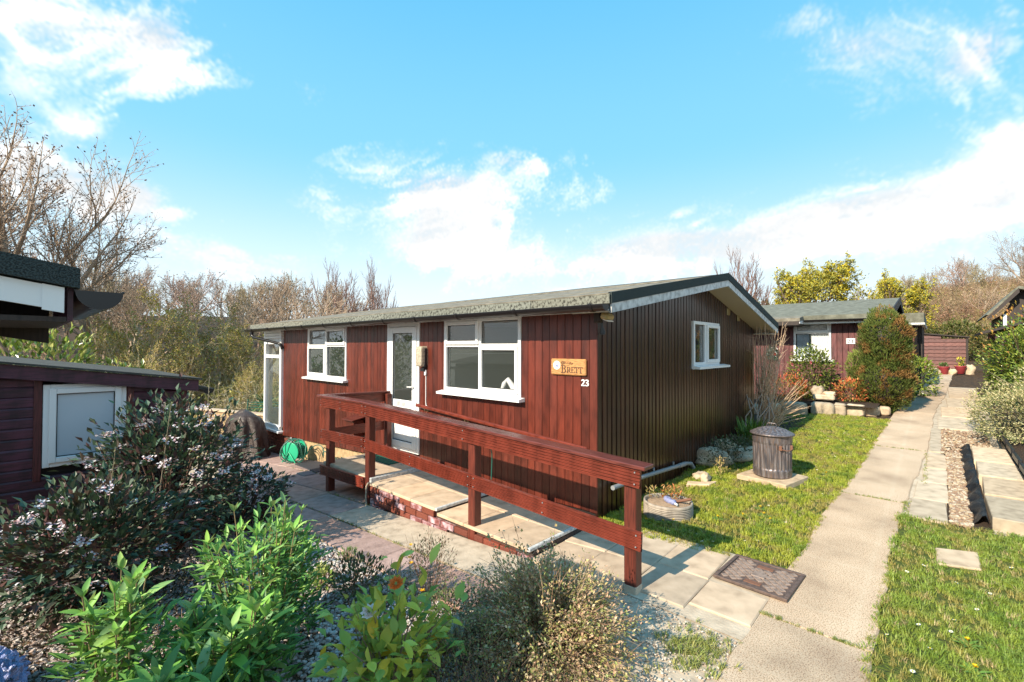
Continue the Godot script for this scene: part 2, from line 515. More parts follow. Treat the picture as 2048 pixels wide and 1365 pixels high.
	M.greyfelt = mat(lin(0.24, 0.25, 0.23), 0.95, T.felt, Vector3(0.4, 0.4, 0.4), T.fine, 0.2)
	M.shedfelt = mat(lin(0.10, 0.10, 0.10), 0.95, T.felt, Vector3(0.6, 0.6, 0.6), T.fine, 0.2)
	M.darkwood = mat(lin(0.035, 0.022, 0.018), 0.6, T.grain, up)
	M.galv = mat(lin(0.62, 0.58, 0.58), 0.42, T.streak, Vector3(5.0, 0.5, 5.0))
	M.galv.metallic = 0.5
	M.iron = mat(lin(0.16, 0.105, 0.085), 0.7, T.rust, Vector3(4, 4, 4), T.fine, 0.1)
	M.iron.albedo_texture = T.blotch
	M.rusty = mat(lin(0.22, 0.10, 0.06), 0.9, T.fleck, Vector3(6, 6, 6))
	M.stone = tones(mat(lin(0.62, 0.50, 0.37), 0.95, T.concrete, Vector3(1.2, 1.2, 1.2), T.fine, 0.25), 4, 0.2, 0.03)
	M.sandsoil = mat(lin(0.50, 0.36, 0.25), 1.0, T.concrete, Vector3(3, 3, 3), T.bump, 0.8)
	M.walk = tones(mat(lin(0.60, 0.48, 0.37), 0.9, T.concrete, Vector3(0.7, 0.7, 0.7), T.fine, 0.1), 4, 0.08, 0.02)
	M.ring = mat(lin(0.45, 0.38, 0.31), 0.8, T.blotch, Vector3(2, 2, 2))
	M.signwood = mat(lin(0.62, 0.30, 0.11), 0.5, T.grain, Vector3(1.5, 14, 14))
	M.ink = mat(lin(0.06, 0.03, 0.02), 0.7)
	M.cover = mat(lin(0.065, 0.042, 0.036), 0.38, T.blotch, Vector3(2, 2, 2), T.bump, 0.8)
	M.rubber = mat(lin(0.045, 0.045, 0.055), 0.7, T.fleck, Vector3(2, 2, 2))
	M.green = mat(lin(0.02, 0.42, 0.22), 0.4)
	M.mat = mat(lin(0.01, 0.16, 0.10), 0.95, T.granule, Vector3(3, 3, 3), T.fine, 0.3)
	M.metalgreen = mat(lin(0.02, 0.12, 0.09), 0.4)
	M.brass = mat(lin(0.42, 0.34, 0.18), 0.4)
	M.brass.metallic = 0.6
	M.black = mat(lin(0.012, 0.012, 0.014), 0.4)
	M.liner = mat(lin(0.016, 0.016, 0.02), 0.28, T.blotch, Vector3(3, 3, 3), T.bump, 1.2)
	M.greypipe = mat(lin(0.24, 0.25, 0.26), 0.5)
	M.grey = mat(lin(0.14, 0.15, 0.17), 0.6)
	M.meter = mat(lin(0.58, 0.50, 0.38), 0.5, T.blotch, Vector3(4, 4, 4))
	M.bag = mat(lin(0.42, 0.46, 0.78), 0.35, T.blotch, Vector3(3, 3, 3), T.bump, 1.0)
	M.redpot = mat(lin(0.26, 0.03, 0.035), 0.6)
	M.bark = mat(lin(0.20, 0.155, 0.12), 0.95, T.blotch, Vector3(1.5, 0.5, 1.5))
	M.vc = mat(Color.WHITE, 0.8)
	M.vc.vertex_color_use_as_albedo = true
	M.leaf = leafmat(0.5, 0.45)
	M.leafgloss = leafmat(0.28, 0.3, 0.5)
	M.twig = leafmat(0.9, 0.0, 0.2)
	M.yellow = mat(lin(0.75, 0.48, 0.05), 0.8)
	M.T = T
	for m in M.front + M.gable + M.rail + M.shed + M.mauve:
		m.detail_enabled = true
		m.detail_blend_mode = BaseMaterial3D.BLEND_MODE_MUL
		m.detail_albedo = T.blotch
		m.detail_uv_layer = BaseMaterial3D.DETAIL_UV_2
		m.uv2_triplanar = true; m.uv2_world_triplanar = true
		m.uv2_scale = Vector3(1.1, 0.35, 1.1)

func glass(a: float) -> StandardMaterial3D:
	var m := StandardMaterial3D.new()
	m.transparency = BaseMaterial3D.TRANSPARENCY_ALPHA
	m.albedo_color = Color(0.55, 0.6, 0.58, a)
	m.roughness = 0.02
	m.metallic_specular = 0.75
	return m

# ---------- ground ----------
func land() -> void:
	var xs := []
	var zs := []
	var x := -150.0
	while x < 90.0:
		xs.append(x)
		x += 0.5 if x > -13.0 and x < 6.0 else (1.5 if x > -40.0 and x < 14.0 else 6.0)
	var z := -170.0
	while z < 16.0:
		zs.append(z)
		z += 0.5 if z > -15.0 and z < 6.0 else (1.5 if z > -50.0 else 6.0)
	var b := MB.new()
	var rows := []
	for zz in zs:
		var row := []
		for xx in xs: row.append(gp(xx, zz, -0.035))
		rows.append(row)
	rows.reverse()
	b.skin(rows, false)
	struct("ground", b.mesh(), M.wild)
	struct("lawn", sheet(0.02, 2.08, -8.1, 0.18, -0.006), M.turf)
	struct("lawn_beyond_path", sheet(2.44, 6.0, -2.05, 4.6, -0.004), M.turf)
	struct("gravel_bed", sheet(-5.2, 0.75, 2.16, 5.2, -0.004), M.drysoil)
	struct("soil_bed", sheet(0.752, 1.86, 1.1, 5.2, -0.004), M.cement)
	struct("border_soil", sheet(-0.6, 0.75, -7.6, -3.2, 0.004), M.soil)

# ---------- windows ----------
# a plastic window: origin at its lower left, x to the right, z outwards; cells are [x0, x1, y0, y1, opens]
func window(parent: Node, at: Vector3, turn: float, w: float, h: float, cells: Array, sill := true, pane_mat: Material = null, sill_x := Vector2(-0.06, 0.06)) -> Node3D:
	var o := node(parent, "window", at, turn)
	var f := 0.05
	var b := MB.new()
	b.box(Vector3(f * 0.5, h * 0.5, -0.02), Vector3(f, h, 0.07), 0.004)
	b.box(Vector3(w - f * 0.5, h * 0.5, -0.02), Vector3(f, h, 0.07), 0.004)
	b.box(Vector3(w * 0.5, f * 0.5, -0.021), Vector3(w - 2 * f, f, 0.07), 0.004)
	b.box(Vector3(w * 0.5, h - f * 0.5, -0.021), Vector3(w - 2 * f, f, 0.07), 0.004)
	part(o, "frame", b.mesh(), M.upvc)
	for c in cells:
		var x0: float = c[0]; var x1: float = c[1]; var y0: float = c[2]; var y1: float = c[3]
		# bars shared between neighbouring cells
		if x1 < w - 0.1: part(o, "mullion", bxm(Vector3(0.045, y1 - y0, 0.064)), M.upvc, Vector3(x1, (y0 + y1) * 0.5, -0.023))
		if y1 < h - 0.1: part(o, "transom", bxm(Vector3(x1 - x0 - 0.03, 0.045, 0.062)), M.upvc, Vector3((x0 + x1) * 0.5, y1, -0.024))
		var i := 0.024
		var e := Vector4(x0 + (f if x0 < 0.02 else i), x1 - (f if x1 > w - 0.02 else i), y0 + (f if y0 < 0.02 else i), y1 - (f if y1 > h - 0.02 else i))
		var po: Node = o
		var zz := -0.03
		if c[4]:
			var s := 0.052
			var sb := MB.new()
			e += Vector4(-0.012, 0.012, -0.012, 0.012)
			sb.box(Vector3(e.x + s * 0.5, (e.z + e.w) * 0.5, 0.012), Vector3(s, e.w - e.z, 0.05), 0.006)
			sb.box(Vector3(e.y - s * 0.5, (e.z + e.w) * 0.5, 0.012), Vector3(s, e.w - e.z, 0.05), 0.006)
			sb.box(Vector3((e.x + e.y) * 0.5, e.z + s * 0.5, 0.011), Vector3(e.y - e.x - 2 * s, s, 0.05), 0.006)
			sb.box(Vector3((e.x + e.y) * 0.5, e.w - s * 0.5, 0.011), Vector3(e.y - e.x - 2 * s, s, 0.05), 0.006)
			part(o, "sash", sb.mesh(), M.upvc)
			e += Vector4(s, -s, s, -s)
			zz = 0.0
		var g := MB.new()
		var t := 0.008
		g.box(Vector3(e.x + t * 0.5, (e.z + e.w) * 0.5, zz + 0.006), Vector3(t, e.w - e.z, 0.006))
		g.box(Vector3(e.y - t * 0.5, (e.z + e.w) * 0.5, zz + 0.006), Vector3(t, e.w - e.z, 0.006))
		g.box(Vector3((e.x + e.y) * 0.5, e.z + t * 0.5, zz + 0.0062), Vector3(e.y - e.x - 2 * t, t, 0.006))
		g.box(Vector3((e.x + e.y) * 0.5, e.w - t * 0.5, zz + 0.0062), Vector3(e.y - e.x - 2 * t, t, 0.006))
		part(o, "gasket", g.mesh(), M.gasket)
		part(o, "pane", bxm(Vector3(e.y - e.x - 0.002, e.w - e.z - 0.002, 0.006), 0.0), pane_mat if pane_mat else M.glass, Vector3((e.x + e.y) * 0.5, (e.z + e.w) * 0.5, zz))
	if sill:
		var sb := MB.new()
		var x0 := sill_x.x
		var x1 := w + sill_x.y
		sb.quad(Vector3(x0, -0.05, 0.11), Vector3(x1, -0.05, 0.11), Vector3(x1, -0.016, 0.11), Vector3(x0, -0.016, 0.11))
		sb.quad(Vector3(x0, -0.016, 0.11), Vector3(x1, -0.016, 0.11), Vector3(x1, 0.004, -0.03), Vector3(x0, 0.004, -0.03))
		sb.quad(Vector3(x0, -0.05, -0.03), Vector3(x1, -0.05, -0.03), Vector3(x1, -0.05, 0.11), Vector3(x0, -0.05, 0.11))
		sb.quad(Vector3(x0, -0.05, -0.03), Vector3(x0, -0.05, 0.11), Vector3(x0, -0.016, 0.11), Vector3(x0, 0.004, -0.03))
		sb.quad(Vector3(x1, -0.05, 0.11), Vector3(x1, -0.05, -0.03), Vector3(x1, 0.004, -0.03), Vector3(x1, -0.016, 0.11))
		part(o, "sill", sb.mesh(), M.upvc)
	return o

# four-sided prism given its outline on the front, pushed back by depth along dirn
func prism(b: MB, pts: Array, push: Vector3) -> void:
	var m := pts.size()
	for i in range(1, m - 1):
		b.tri(pts[0], pts[i], pts[i + 1])
		b.tri(pts[0] + push, pts[i + 1] + push, pts[i] + push)
	for i in m:
		var j := (i + 1) % m
		b.quad(pts[i] + push, pts[j] + push, pts[j], pts[i])

# ---------- the chalet ----------
const RIDGE := -3.16
func roof_y(z: float) -> float:
	return 3.205 - 0.62 * (z - RIDGE) / 3.52 if z > RIDGE else 3.205 - 0.665 * (RIDGE - z) / 3.04

func chalet() -> void:
	var o := thing("chalet", "long dark red timber chalet with low felt roof and a white door, front and centre", "chalet")
	var W := [[-7.34, -5.62, 1.42, 2.46], [-4.176, -3.26, 0.35, 2.46], [-2.646, -1.12, 1.42, 2.46]]
	# front wall: a core with openings, boards in front of it
	var wall := node(o, "front_wall")
	var core := MB.new()
	var px := -8.68
	for q in W:
		core.box(Vector3((px + q[0]) * 0.5, 1.33, -0.075), Vector3(q[0] - px, 2.34, 0.10))
		if q[2] > 0.5: core.box(Vector3((q[0] + q[1]) * 0.5, (0.16 + q[2] - 0.02) * 0.5, -0.0752), Vector3(q[1] - q[0], q[2] - 0.18, 0.10))
		px = q[1]
	core.box(Vector3((px - 0.03) * 0.5, 1.33, -0.075), Vector3(-0.03 - px, 2.34, 0.10))
	part(wall, "wall_core", core.mesh(), M.groove)
	var pitch := 0.1132
	var x1 := -0.105
	while x1 > -8.66:
		var x0 := maxf(x1 - pitch + 0.0035, -8.69)
		var cuts := [x0]
		for q in W:
			for e in [q[0] - 0.002, q[1] + 0.002]:
				if e > x0 + 0.012 and e < x1 - 0.012: cuts.append(e)
		cuts.append(x1)
		var board_mat: Material = pick(M.front)
		var proud := rnd(-0.002, 0.001)
		for i in cuts.size() - 1:
			var a: float = cuts[i]
			var e: float = cuts[i + 1]
			var mid := (a + e) * 0.5
			var lo := interp(mid, [[-8.7, -0.05], [-5.1, 0.11], [-4.2, 0.2], [-3.2, 0.2], [0.0, 0.235]]) + rnd(0, 0.004)
			var hi := 2.46
			for q in W:
				if mid > q[0] and mid < q[1]: hi = q[2] - 0.05
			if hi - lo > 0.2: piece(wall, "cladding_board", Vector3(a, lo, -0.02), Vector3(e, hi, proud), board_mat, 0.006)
		x1 = x0 - 0.0035
	piece(wall, "corner_board", Vector3(-0.101, 0.235, -0.02), Vector3(-0.004, 2.46, 0.006), M.front[4], 0.006)
	# gable wall
	var gab := node(o, "gable_wall")
	var gc := MB.new()
	var zz := [-0.02, -2.69, -3.81, -5.88]
	for i in 3:
		var a: float = zz[i]; var e: float = zz[i + 1]
		var tops := [Vector3(-0.03, roof_y(e) - 0.2, e)]
		if a > RIDGE and e < RIDGE: tops.append(Vector3(-0.03, roof_y(RIDGE) - 0.2, RIDGE))
		tops.append(Vector3(-0.03, roof_y(a) - 0.2, a))
		var y1 := 2.47 if i == 1 else 0.12
		prism(gc, [Vector3(-0.03, y1, a), Vector3(-0.03, y1, e)] + tops, Vector3(-0.09, 0, 0))
		if i == 1: prism(gc, [Vector3(-0.03, 0.12, a), Vector3(-0.03, 0.12, e), Vector3(-0.03, 1.77, e), Vector3(-0.03, 1.77, a)], Vector3(-0.09, 0, 0))
	part(gab, "wall_core", gc.mesh(), M.groove)
	var z := -0.006
	while z > -5.80:
		var e := z - 0.082
		var lo: float = ground(0.05, z) - 0.06 + 0.06 * rng.randf() * 0.3
		var out := rnd(-0.002, 0.003)
		var runs := [[lo, -1.0]]
		if z > -3.81 and e < -2.69:
			runs = [[lo, 1.735], [2.472, -1.0]]
		for r in runs:
			var t0: float = roof_y(z) - 0.175 if r[1] < 0 else r[1]
			var t1: float = roof_y(e) - 0.175 if r[1] < 0 else r[1]
			if minf(t0, t1) - r[0] < 0.03: continue
			var b := MB.new()
			var f := out + 0.002
			var q := [Vector3(f - 0.03, r[0], z), Vector3(f - 0.005, r[0], z), Vector3(f, r[0], z - 0.007), Vector3(f, r[0], e + 0.007), Vector3(f - 0.005, r[0], e), Vector3(f - 0.03, r[0], e)]
			for k in 5:
				var ta := lerpf(t0, t1, (z - q[k].z) / (z - e)); var tb := lerpf(t0, t1, (z - q[k + 1].z) / (z - e))
				b.quad(q[k], q[k + 1], Vector3(q[k + 1].x, tb, q[k + 1].z), Vector3(q[k].x, ta, q[k].z))
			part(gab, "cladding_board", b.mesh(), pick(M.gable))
		z -= 0.1015
	# back and far walls, floor and ceiling make it a closed house
	part(o, "rear_wall", bxm(Vector3(8.64, 2.5, 0.1), 0), M.gable[0], Vector3(-4.34, 1.2, -5.86))
	part(o, "end_wall", bxm(Vector3(0.1, 2.5, 5.7), 0), M.gable[0], Vector3(-8.63, 1.2, -2.93))
	part(o, "room_floor", bxm(Vector3(8.4, 0.06, 5.6), 0), M.floor, Vector3(-4.35, 0.31, -2.95))
	part(o, "ceiling", bxm(Vector3(8.4, 0.03, 5.6), 0), M.upvc, Vector3(-4.35, 2.44, -2.95))
	part(o, "partition", bxm(Vector3(8.36, 2.06, 0.08), 0), M.room, Vector3(-4.35, 1.38, -2.62))
	part(o, "partition", bxm(Vector3(0.08, 2.06, 2.3), 0), M.room, Vector3(-3.0, 1.38, -1.36))
	part(o, "partition", bxm(Vector3(0.08, 2.06, 2.3), 0), M.room, Vector3(-4.6, 1.38, -1.36))
	part(o, "picture_rail", bxm(Vector3(0.02, 0.02, 2.3), 0.003), M.upvc, Vector3(-2.945, 1.95, -1.36))
	# plinth
	var pl := MB.new()
	pl.box(Vector3(-5.9, -0.25, -0.10), Vector3(3.5, 0.86, 0.08))
	part(o, "rendered_plinth", pl.mesh(), M.render)
	part(o, "plinth_core", bxm(Vector3(2.6, 0.95, 0.06), 0), M.mortar, Vector3(-8.95, -0.41, -0.1))
	var by := -0.86
	var course := 0
	while by < 0.02:
		var bx := -10.2 + (0.1125 if course % 2 else 0.0)
		while bx < -7.75:
			if not (bx > -8.86 and by > -0.14):
				piece(o, "brick", Vector3(bx, by, -0.07), Vector3(bx + 0.215, by + 0.065, -0.052 + rnd(-0.002, 0.002)), pick(M.brick), 0.004)
			bx += 0.225
		by += 0.075
		course += 1
	piece(o, "plinth_pipe", Vector3(-8.30, -0.6, -0.045), Vector3(-8.22, -0.03, -0.005), M.greypipe, 0.03)
	piece(o, "plinth_post", Vector3(-7.72, -0.5, -0.045), Vector3(-7.64, -0.0, -0.005), M.edge, 0.01)
	# windows and door
	window(o, Vector3(-7.34, 1.42, 0.0), 0, 1.72, 1.04, [[0, 0.86, 0.66, 1.04, false], [0.86, 1.72, 0.66, 1.04, true], [0, 0.86, 0, 0.66, true], [0.86, 1.72, 0, 0.66, false]])
	window(o, Vector3(-2.646, 1.42, 0.0), 0, 1.526, 1.04, [[0, 0.763, 0.66, 1.04, true], [0.763, 1.526, 0.66, 1.04, false], [0, 0.763, 0, 0.66, false], [0.763, 1.526, 0, 0.66, true]])
	window(o, Vector3(0.0, 1.78, -2.69), PI / 2, 1.12, 0.69, [[0, 0.5, 0, 0.69, false], [0.5, 1.12, 0, 0.69, true]], true, null, Vector2(-0.02, 0.24))
	var d := node(o, "door", Vector3(-4.176, 0.36, 0.0))
	var b := MB.new()
	b.box(Vector3(0.03, 1.05, -0.02), Vector3(0.06, 2.10, 0.08), 0.004)
	b.box(Vector3(0.886, 1.05, -0.02), Vector3(0.06, 2.10, 0.08), 0.004)
	b.box(Vector3(0.458, 2.065, -0.021), Vector3(0.796, 0.07, 0.08), 0.004)
	b.box(Vector3(0.458, 0.025, -0.021), Vector3(0.796, 0.05, 0.08), 0.004)
	part(d, "frame", b.mesh(), M.upvc)
	b = MB.new()
	b.box(Vector3(0.125, 1.04, 0.004), Vector3(0.11, 1.97, 0.05), 0.006)
	b.box(Vector3(0.791, 1.04, 0.004), Vector3(0.11, 1.97, 0.05), 0.006)
	b.box(Vector3(0.458, 1.975, 0.003), Vector3(0.556, 0.10, 0.05), 0.006)
	b.box(Vector3(0.458, 0.765, 0.003), Vector3(0.556, 0.13, 0.05), 0.006)
	b.box(Vector3(0.458, 0.105, 0.003), Vector3(0.556, 0.10, 0.05), 0.006)
	part(d, "leaf", b.mesh(), M.upvc)
	b = MB.new()
	for q in [[0.184, 0.732, 0.836, 1.92], [0.184, 0.732, 0.16, 0.696]]:
		for s in 2:
			b.box(Vector3(q[s], (q[2] + q[3]) * 0.5, 0.012), Vector3(0.008, q[3] - q[2], 0.008))
			b.box(Vector3((q[0] + q[1]) * 0.5, q[2 + s], 0.0125), Vector3(q[1] - q[0] - 0.008, 0.008, 0.008))
	part(d, "gasket", b.mesh(), M.gasket)
	part(d, "pane", bxm(Vector3(0.556, 1.09, 0.006), 0), M.glass, Vector3(0.458, 1.378, 0.0))
	part(d, "lower_panel", bxm(Vector3(0.55, 0.53, 0.02), 0.004), M.upvc, Vector3(0.458, 0.428, -0.005))
	b = MB.new()
	b.box(Vector3(0.44, 0.77, 0.032), Vector3(0.26, 0.075, 0.008), 0.003)
	b.box(Vector3(0.44, 0.772, 0.037), Vector3(0.21, 0.04, 0.006), 0.002)
	part(d, "letter_plate", b.mesh(), M.whitewood)
	b = MB.new()
	b.box(Vector3(0.80, 1.02, 0.033), Vector3(0.03, 0.22, 0.01), 0.004)
	b.tube([Vector3(0.80, 1.06, 0.035), Vector3(0.80, 1.06, 0.075), Vector3(0.79, 1.06, 0.08), Vector3(0.68, 1.055, 0.078)], [0.011, 0.011, 0.011, 0.009], 8)
	part(d, "handle", b.mesh(), M.upvc)
	roof(o)
	porch(o)
	# small fixtures
	var fl := node(o, "security_light", Vector3(0.02, 2.36, 0.03))
	b = MB.new()
	b.box(Vector3(0.0, 0.02, -0.01), Vector3(0.09, 0.11, 0.07), 0.015)
	part(fl, "housing", b.mesh(), M.darkwood)
	b = MB.new()
	b.box(Vector3(0.10, 0.03, -0.03), Vector3(0.10, 0.075, 0.15), 0.02, Basis(Vector3(0, 0, 1), -0.35))
	part(fl, "lamp_body", b.mesh(), M.brass)
	b = MB.new()
	b.box(Vector3(0.112, -0.012, -0.03), Vector3(0.07, 0.012, 0.12), 0.004, Basis(Vector3(0, 0, 1), -0.35))
	part(fl, "lamp_glass", b.mesh(), M.upvc)
	b = MB.new()
	b.tube([Vector3(0.05, -0.04, 0), Vector3(0.055, -0.085, 0), Vector3(0.06, -0.13, 0)], [0.012, 0.016, 0.032], 10)
	b.tube([Vector3(0.06, -0.128, 0), Vector3(0.062, -0.165, 0)], [0.034, 0.028], 12)
	part(fl, "sensor", b.mesh(), M.black)
	for q in [[-4.27, 2.70], [-4.83, 2.62]]:
		b = MB.new()
		b.box(Vector3(0.012, q[1], q[0]), Vector3(0.02, 0.12, 0.13), 0.006)
		for k in 3: b.box(Vector3(0.025, q[1] - 0.035 + k * 0.035, q[0]), Vector3(0.008, 0.01, 0.10), 0.002)
		part(o, "wall_vent", b.mesh(), M.brass)
	b = MB.new()
	b.tube([Vector3(0.07, 0.49, -0.2), Vector3(0.07, 0.47, -0.9), Vector3(0.07, 0.39, -2.25), Vector3(0.085, 0.365, -2.38), Vector3(0.11, 0.30, -2.42)], [0.026, 0.026, 0.026, 0.03, 0.026], 12)
	b.tube([Vector3(0.07, 0.405, -1.98), Vector3(0.07, 0.393, -2.2)], [0.032, 0.032], 12)
	part(o, "waste_pipe", b.mesh(), M.greypipe)
	for q in [[0.445, -1.25], [0.413, -1.85]]:
		b = MB.new()
		b.box(Vector3(0.05, q[0], q[1]), Vector3(0.09, 0.012, 0.03), 0.003)
		b.box(Vector3(0.05, q[0] + 0.045, q[1]), Vector3(0.02, 0.05, 0.02), 0.003)
		part(o, "pipe_clip", b.mesh(), M.greypipe)
	var mt := node(o, "meter_box", Vector3(-3.14, 1.72, 0.0))
	b = MB.new()
	var rows := []
	for q in [[0.0, 1.0], [0.08, 1.0], [0.105, 0.96], [0.12, 0.86], [0.126, 0.4], [0.127, 0.01]]:
		var row := []
		for k in 24:
			var a := TAU * k / 24
			var e := 0.32
			row.append(Vector3(0.075 * q[1] * signf(cos(a)) * pow(absf(cos(a)), e), 0.19 + 0.16 * q[1] * signf(sin(a)) * pow(absf(sin(a)), e), q[0]))
		rows.append(row)
	b.skin(rows)
	part(mt, "cover", b.mesh(), M.meter)
	b = MB.new()
	b.box(Vector3(0.045, 0.17, 0.03), Vector3(0.07, 0.30, 0.055), 0.01)
	b.box(Vector3(0.02, -0.01, 0.035), Vector3(0.09, 0.06, 0.06), 0.008)
	part(mt, "back_plate", b.mesh(), M.black)
	b = MB.new()
	b.tube([Vector3(0.05, -0.02, 0.02), Vector3(0.055, -0.07, 0.02), Vector3(0.05, -0.10, 0.02)], [0.022, 0.022, 0.02], 10)
	b.tube([Vector3(0.055, -0.08, 0.012), Vector3(0.055, -0.50, 0.012), Vector3(0.06, -0.56, 0.012), Vector3(0.10, -0.585, 0.012), Vector3(0.40, -0.615, 0.012)], [0.007, 0.007, 0.007, 0.007, 0.007], 6)
	part(mt, "cable", b.mesh(), M.upvc)

func roof(o: Node) -> void:
	var r := node(o, "roof")
	var L := -9.85
	var R := 0.335
	# deck under the felt
	for side in 2:
		var za := 0.335 if side == 0 else RIDGE
		var zb := RIDGE if side == 0 else -6.18
		var b := MB.new()
		prism(b, [Vector3(R, roof_y(za) - 0.15, za), Vector3(R, roof_y(zb) - 0.15, zb), Vector3(R, roof_y(zb) - 0.012, zb), Vector3(R, roof_y(za) - 0.012, za)], Vector3(L - R, 0, 0))
		part(r, "roof_deck", b.mesh(), M.groove)
		# felt sheets, lapped
		var zs := [0.372, -0.35, -1.9, RIDGE - 0.02] if side == 0 else [-6.22, -5.0, -4.0, RIDGE + 0.02]
		for i in 3:
			var a: float = zs[i]; var e: float = zs[i + 1]
			var lift := 0.004 - i * 0.001 + (0.006 if i == 2 else 0.0)
			b = MB.new()
			var nseg := 26
			var row0 := []; var row1 := []; var row2 := []
			for k in nseg + 1:
				var x := lerpf(L - 0.015, R + 0.02, float(k) / nseg)
				var wob := sin(x * 3.1 + i) * 0.004 + sin(x * 7.7) * 0.002
				row0.append(Vector3(x, roof_y(a) + lift + 0.007 + wob, a))
				row1.append(Vector3(x, roof_y((a + e) * 0.5) + lift + wob * 1.5, (a + e) * 0.5))
				row2.append(Vector3(x, roof_y(e) + lift + wob * 0.5, e))
			for k in nseg:
				if side == 0:
					b.quad(row0[k], row0[k + 1], row1[k + 1], row1[k]); b.quad(row1[k], row1[k + 1], row2[k + 1], row2[k])
					b.quad(row0[k] - Vector3(0, 0.012, 0), row0[k + 1] - Vector3(0, 0.012, 0), row0[k + 1], row0[k])
				else:
					b.quad(row1[k], row1[k + 1], row0[k + 1], row0[k]); b.quad(row2[k], row2[k + 1], row1[k + 1], row1[k])
			part(r, "felt_sheet", b.mesh(), M.felt)
		# verge: felt welt, white bargeboard, soffit
		b = MB.new()
		prism(b, [Vector3(0.375, roof_y(za) - 0.095, za), Vector3(0.375, roof_y(zb) - 0.095, zb), Vector3(0.375, roof_y(zb) + 0.016, zb), Vector3(0.375, roof_y(za) + 0.016, za)], Vector3(-0.035, 0, 0))
		part(r, "verge_felt", b.mesh(), M.verge)
		b = MB.new()
		var z0 := za - 0.012 if side == 0 else za - 0.002
		prism(b, [Vector3(0.366, roof_y(z0) - 0.19, z0), Vector3(0.366, roof_y(zb) - 0.19, zb + 0.001), Vector3(0.366, roof_y(zb) - 0.097, zb + 0.001), Vector3(0.366, roof_y(z0) - 0.097, z0)], Vector3(-0.022, 0, 0))
		part(r, "bargeboard", b.mesh(), M.whitewood)
		b = MB.new()
		prism(b, [Vector3(0.342, roof_y(za) - 0.182, za - 0.01), Vector3(0.342, roof_y(zb) - 0.182, zb), Vector3(0.342, roof_y(zb) - 0.17, zb), Vector3(0.342, roof_y(za) - 0.17, za - 0.01)], Vector3(-0.45, 0, 0))
		part(r, "verge_soffit", b.mesh(), M.cream)
	# eave: lichened felt strips, fascia, gutter on brackets
	var x := R + 0.03
	while x > L:
		var e := maxf(x - 1.02, L - 0.02)
		piece(r, "eave_strip", Vector3(e + 0.004, 2.486 + rnd(-0.006, 0.004), 0.346), Vector3(x, 2.590 + rnd(-0.002, 0.003), 0.366 + rnd(0.0, 0.006)), pick(M.lichen), 0.006)
		x = e
	piece(r, "fascia", Vector3(L, 2.415, 0.315), Vector3(R - 0.002, 2.505, 0.337), M.whitewood, 0.003)
	piece(r, "eave_soffit", Vector3(L, 2.452, -0.02), Vector3(R - 0.004, 2.464, 0.314), M.whitewood, 0.0)
	piece(r, "rear_fascia", Vector3(L, 2.34, -6.20), Vector3(R, 2.52, -6.18), M.whitewood, 0.003)
	piece(r, "rear_soffit", Vector3(L, 2.332, -6.18), Vector3(R - 0.004, 2.344, -5.80), M.cream, 0.0)
	var g := node(o, "gutter")
	part(g, "channel", gutter_mesh(-9.95, 0.352, 0.060), M.gutter, Vector3(0, 2.478, 0.410))
	x = 0.2
	while x > -9.9:
		var b := MB.new()
		var rows := []
		for q in [[-0.02, 0.060], [-0.02, 0.068], [0.02, 0.068], [0.02, 0.060]]:
			var row := []
			for k in 13:
				var a := PI + PI * k / 12
				row.append(Vector3(q[0], q[1] * sin(a), q[1] * cos(a)))
			rows.append(row)
		b.skin(rows, false)
		b.box(Vector3(0, 0.004, 0.060), Vector3(0.04, 0.018, 0.018), 0.003)
		part(g, "bracket", b.mesh(), M.gutter, Vector3(x, 2.478, 0.410))
		x -= 0.94 + 0.1 * sin(x * 5.0)
	var b := MB.new()
	b.tube([Vector3(-9.62, 2.45, 0.40), Vector3(-9.62, 2.35, 0.40), Vector3(-9.57, 2.29, 0.38), Vector3(-8.72, 2.13, 0.09), Vector3(-8.68, 2.09, 0.06), Vector3(-8.67, 2.0, 0.04)], [0.036, 0.036, 0.034, 0.034, 0.034, 0.034], 12)
	b.tube([Vector3(-9.62, 2.43, 0.40), Vector3(-9.62, 2.35, 0.40)], [0.042, 0.042], 12)
	part(g, "downpipe", b.mesh(), M.gutter)

func gutter_mesh(x0: float, x1: float, rad: float) -> ArrayMesh:
	var b := MB.new()
	for sgn in [1.0, -1.0]:
		var rows := []
		for x in [x0, x1]:
			var row := []
			for k in 13:
				var a: float = PI + PI * k / 12
				var rr := rad if sgn > 0 else rad - 0.004
				row.append(Vector3(x, rr * sin(a), rr * cos(a)))
			rows.append(row)
		if sgn < 0: rows.reverse()
		b.skin(rows, false)
	for x in [x0, x1]:
		var pts := []
		for k in 13: pts.append(Vector3(x, rad * sin(PI + PI * k / 12), rad * cos(PI + PI * k / 12)))
		for k in range(1, 12):
			if x == x1: b.tri(pts[0], pts[k + 1], pts[k])
			else: b.tri(pts[0], pts[k], pts[k + 1])
	for s in [-1.0, 1.0]: b.box(Vector3((x0 + x1) * 0.5, 0.0, s * (rad - 0.001)), Vector3(x1 - x0, 0.008, 0.008), 0.002)
	return b.mesh()

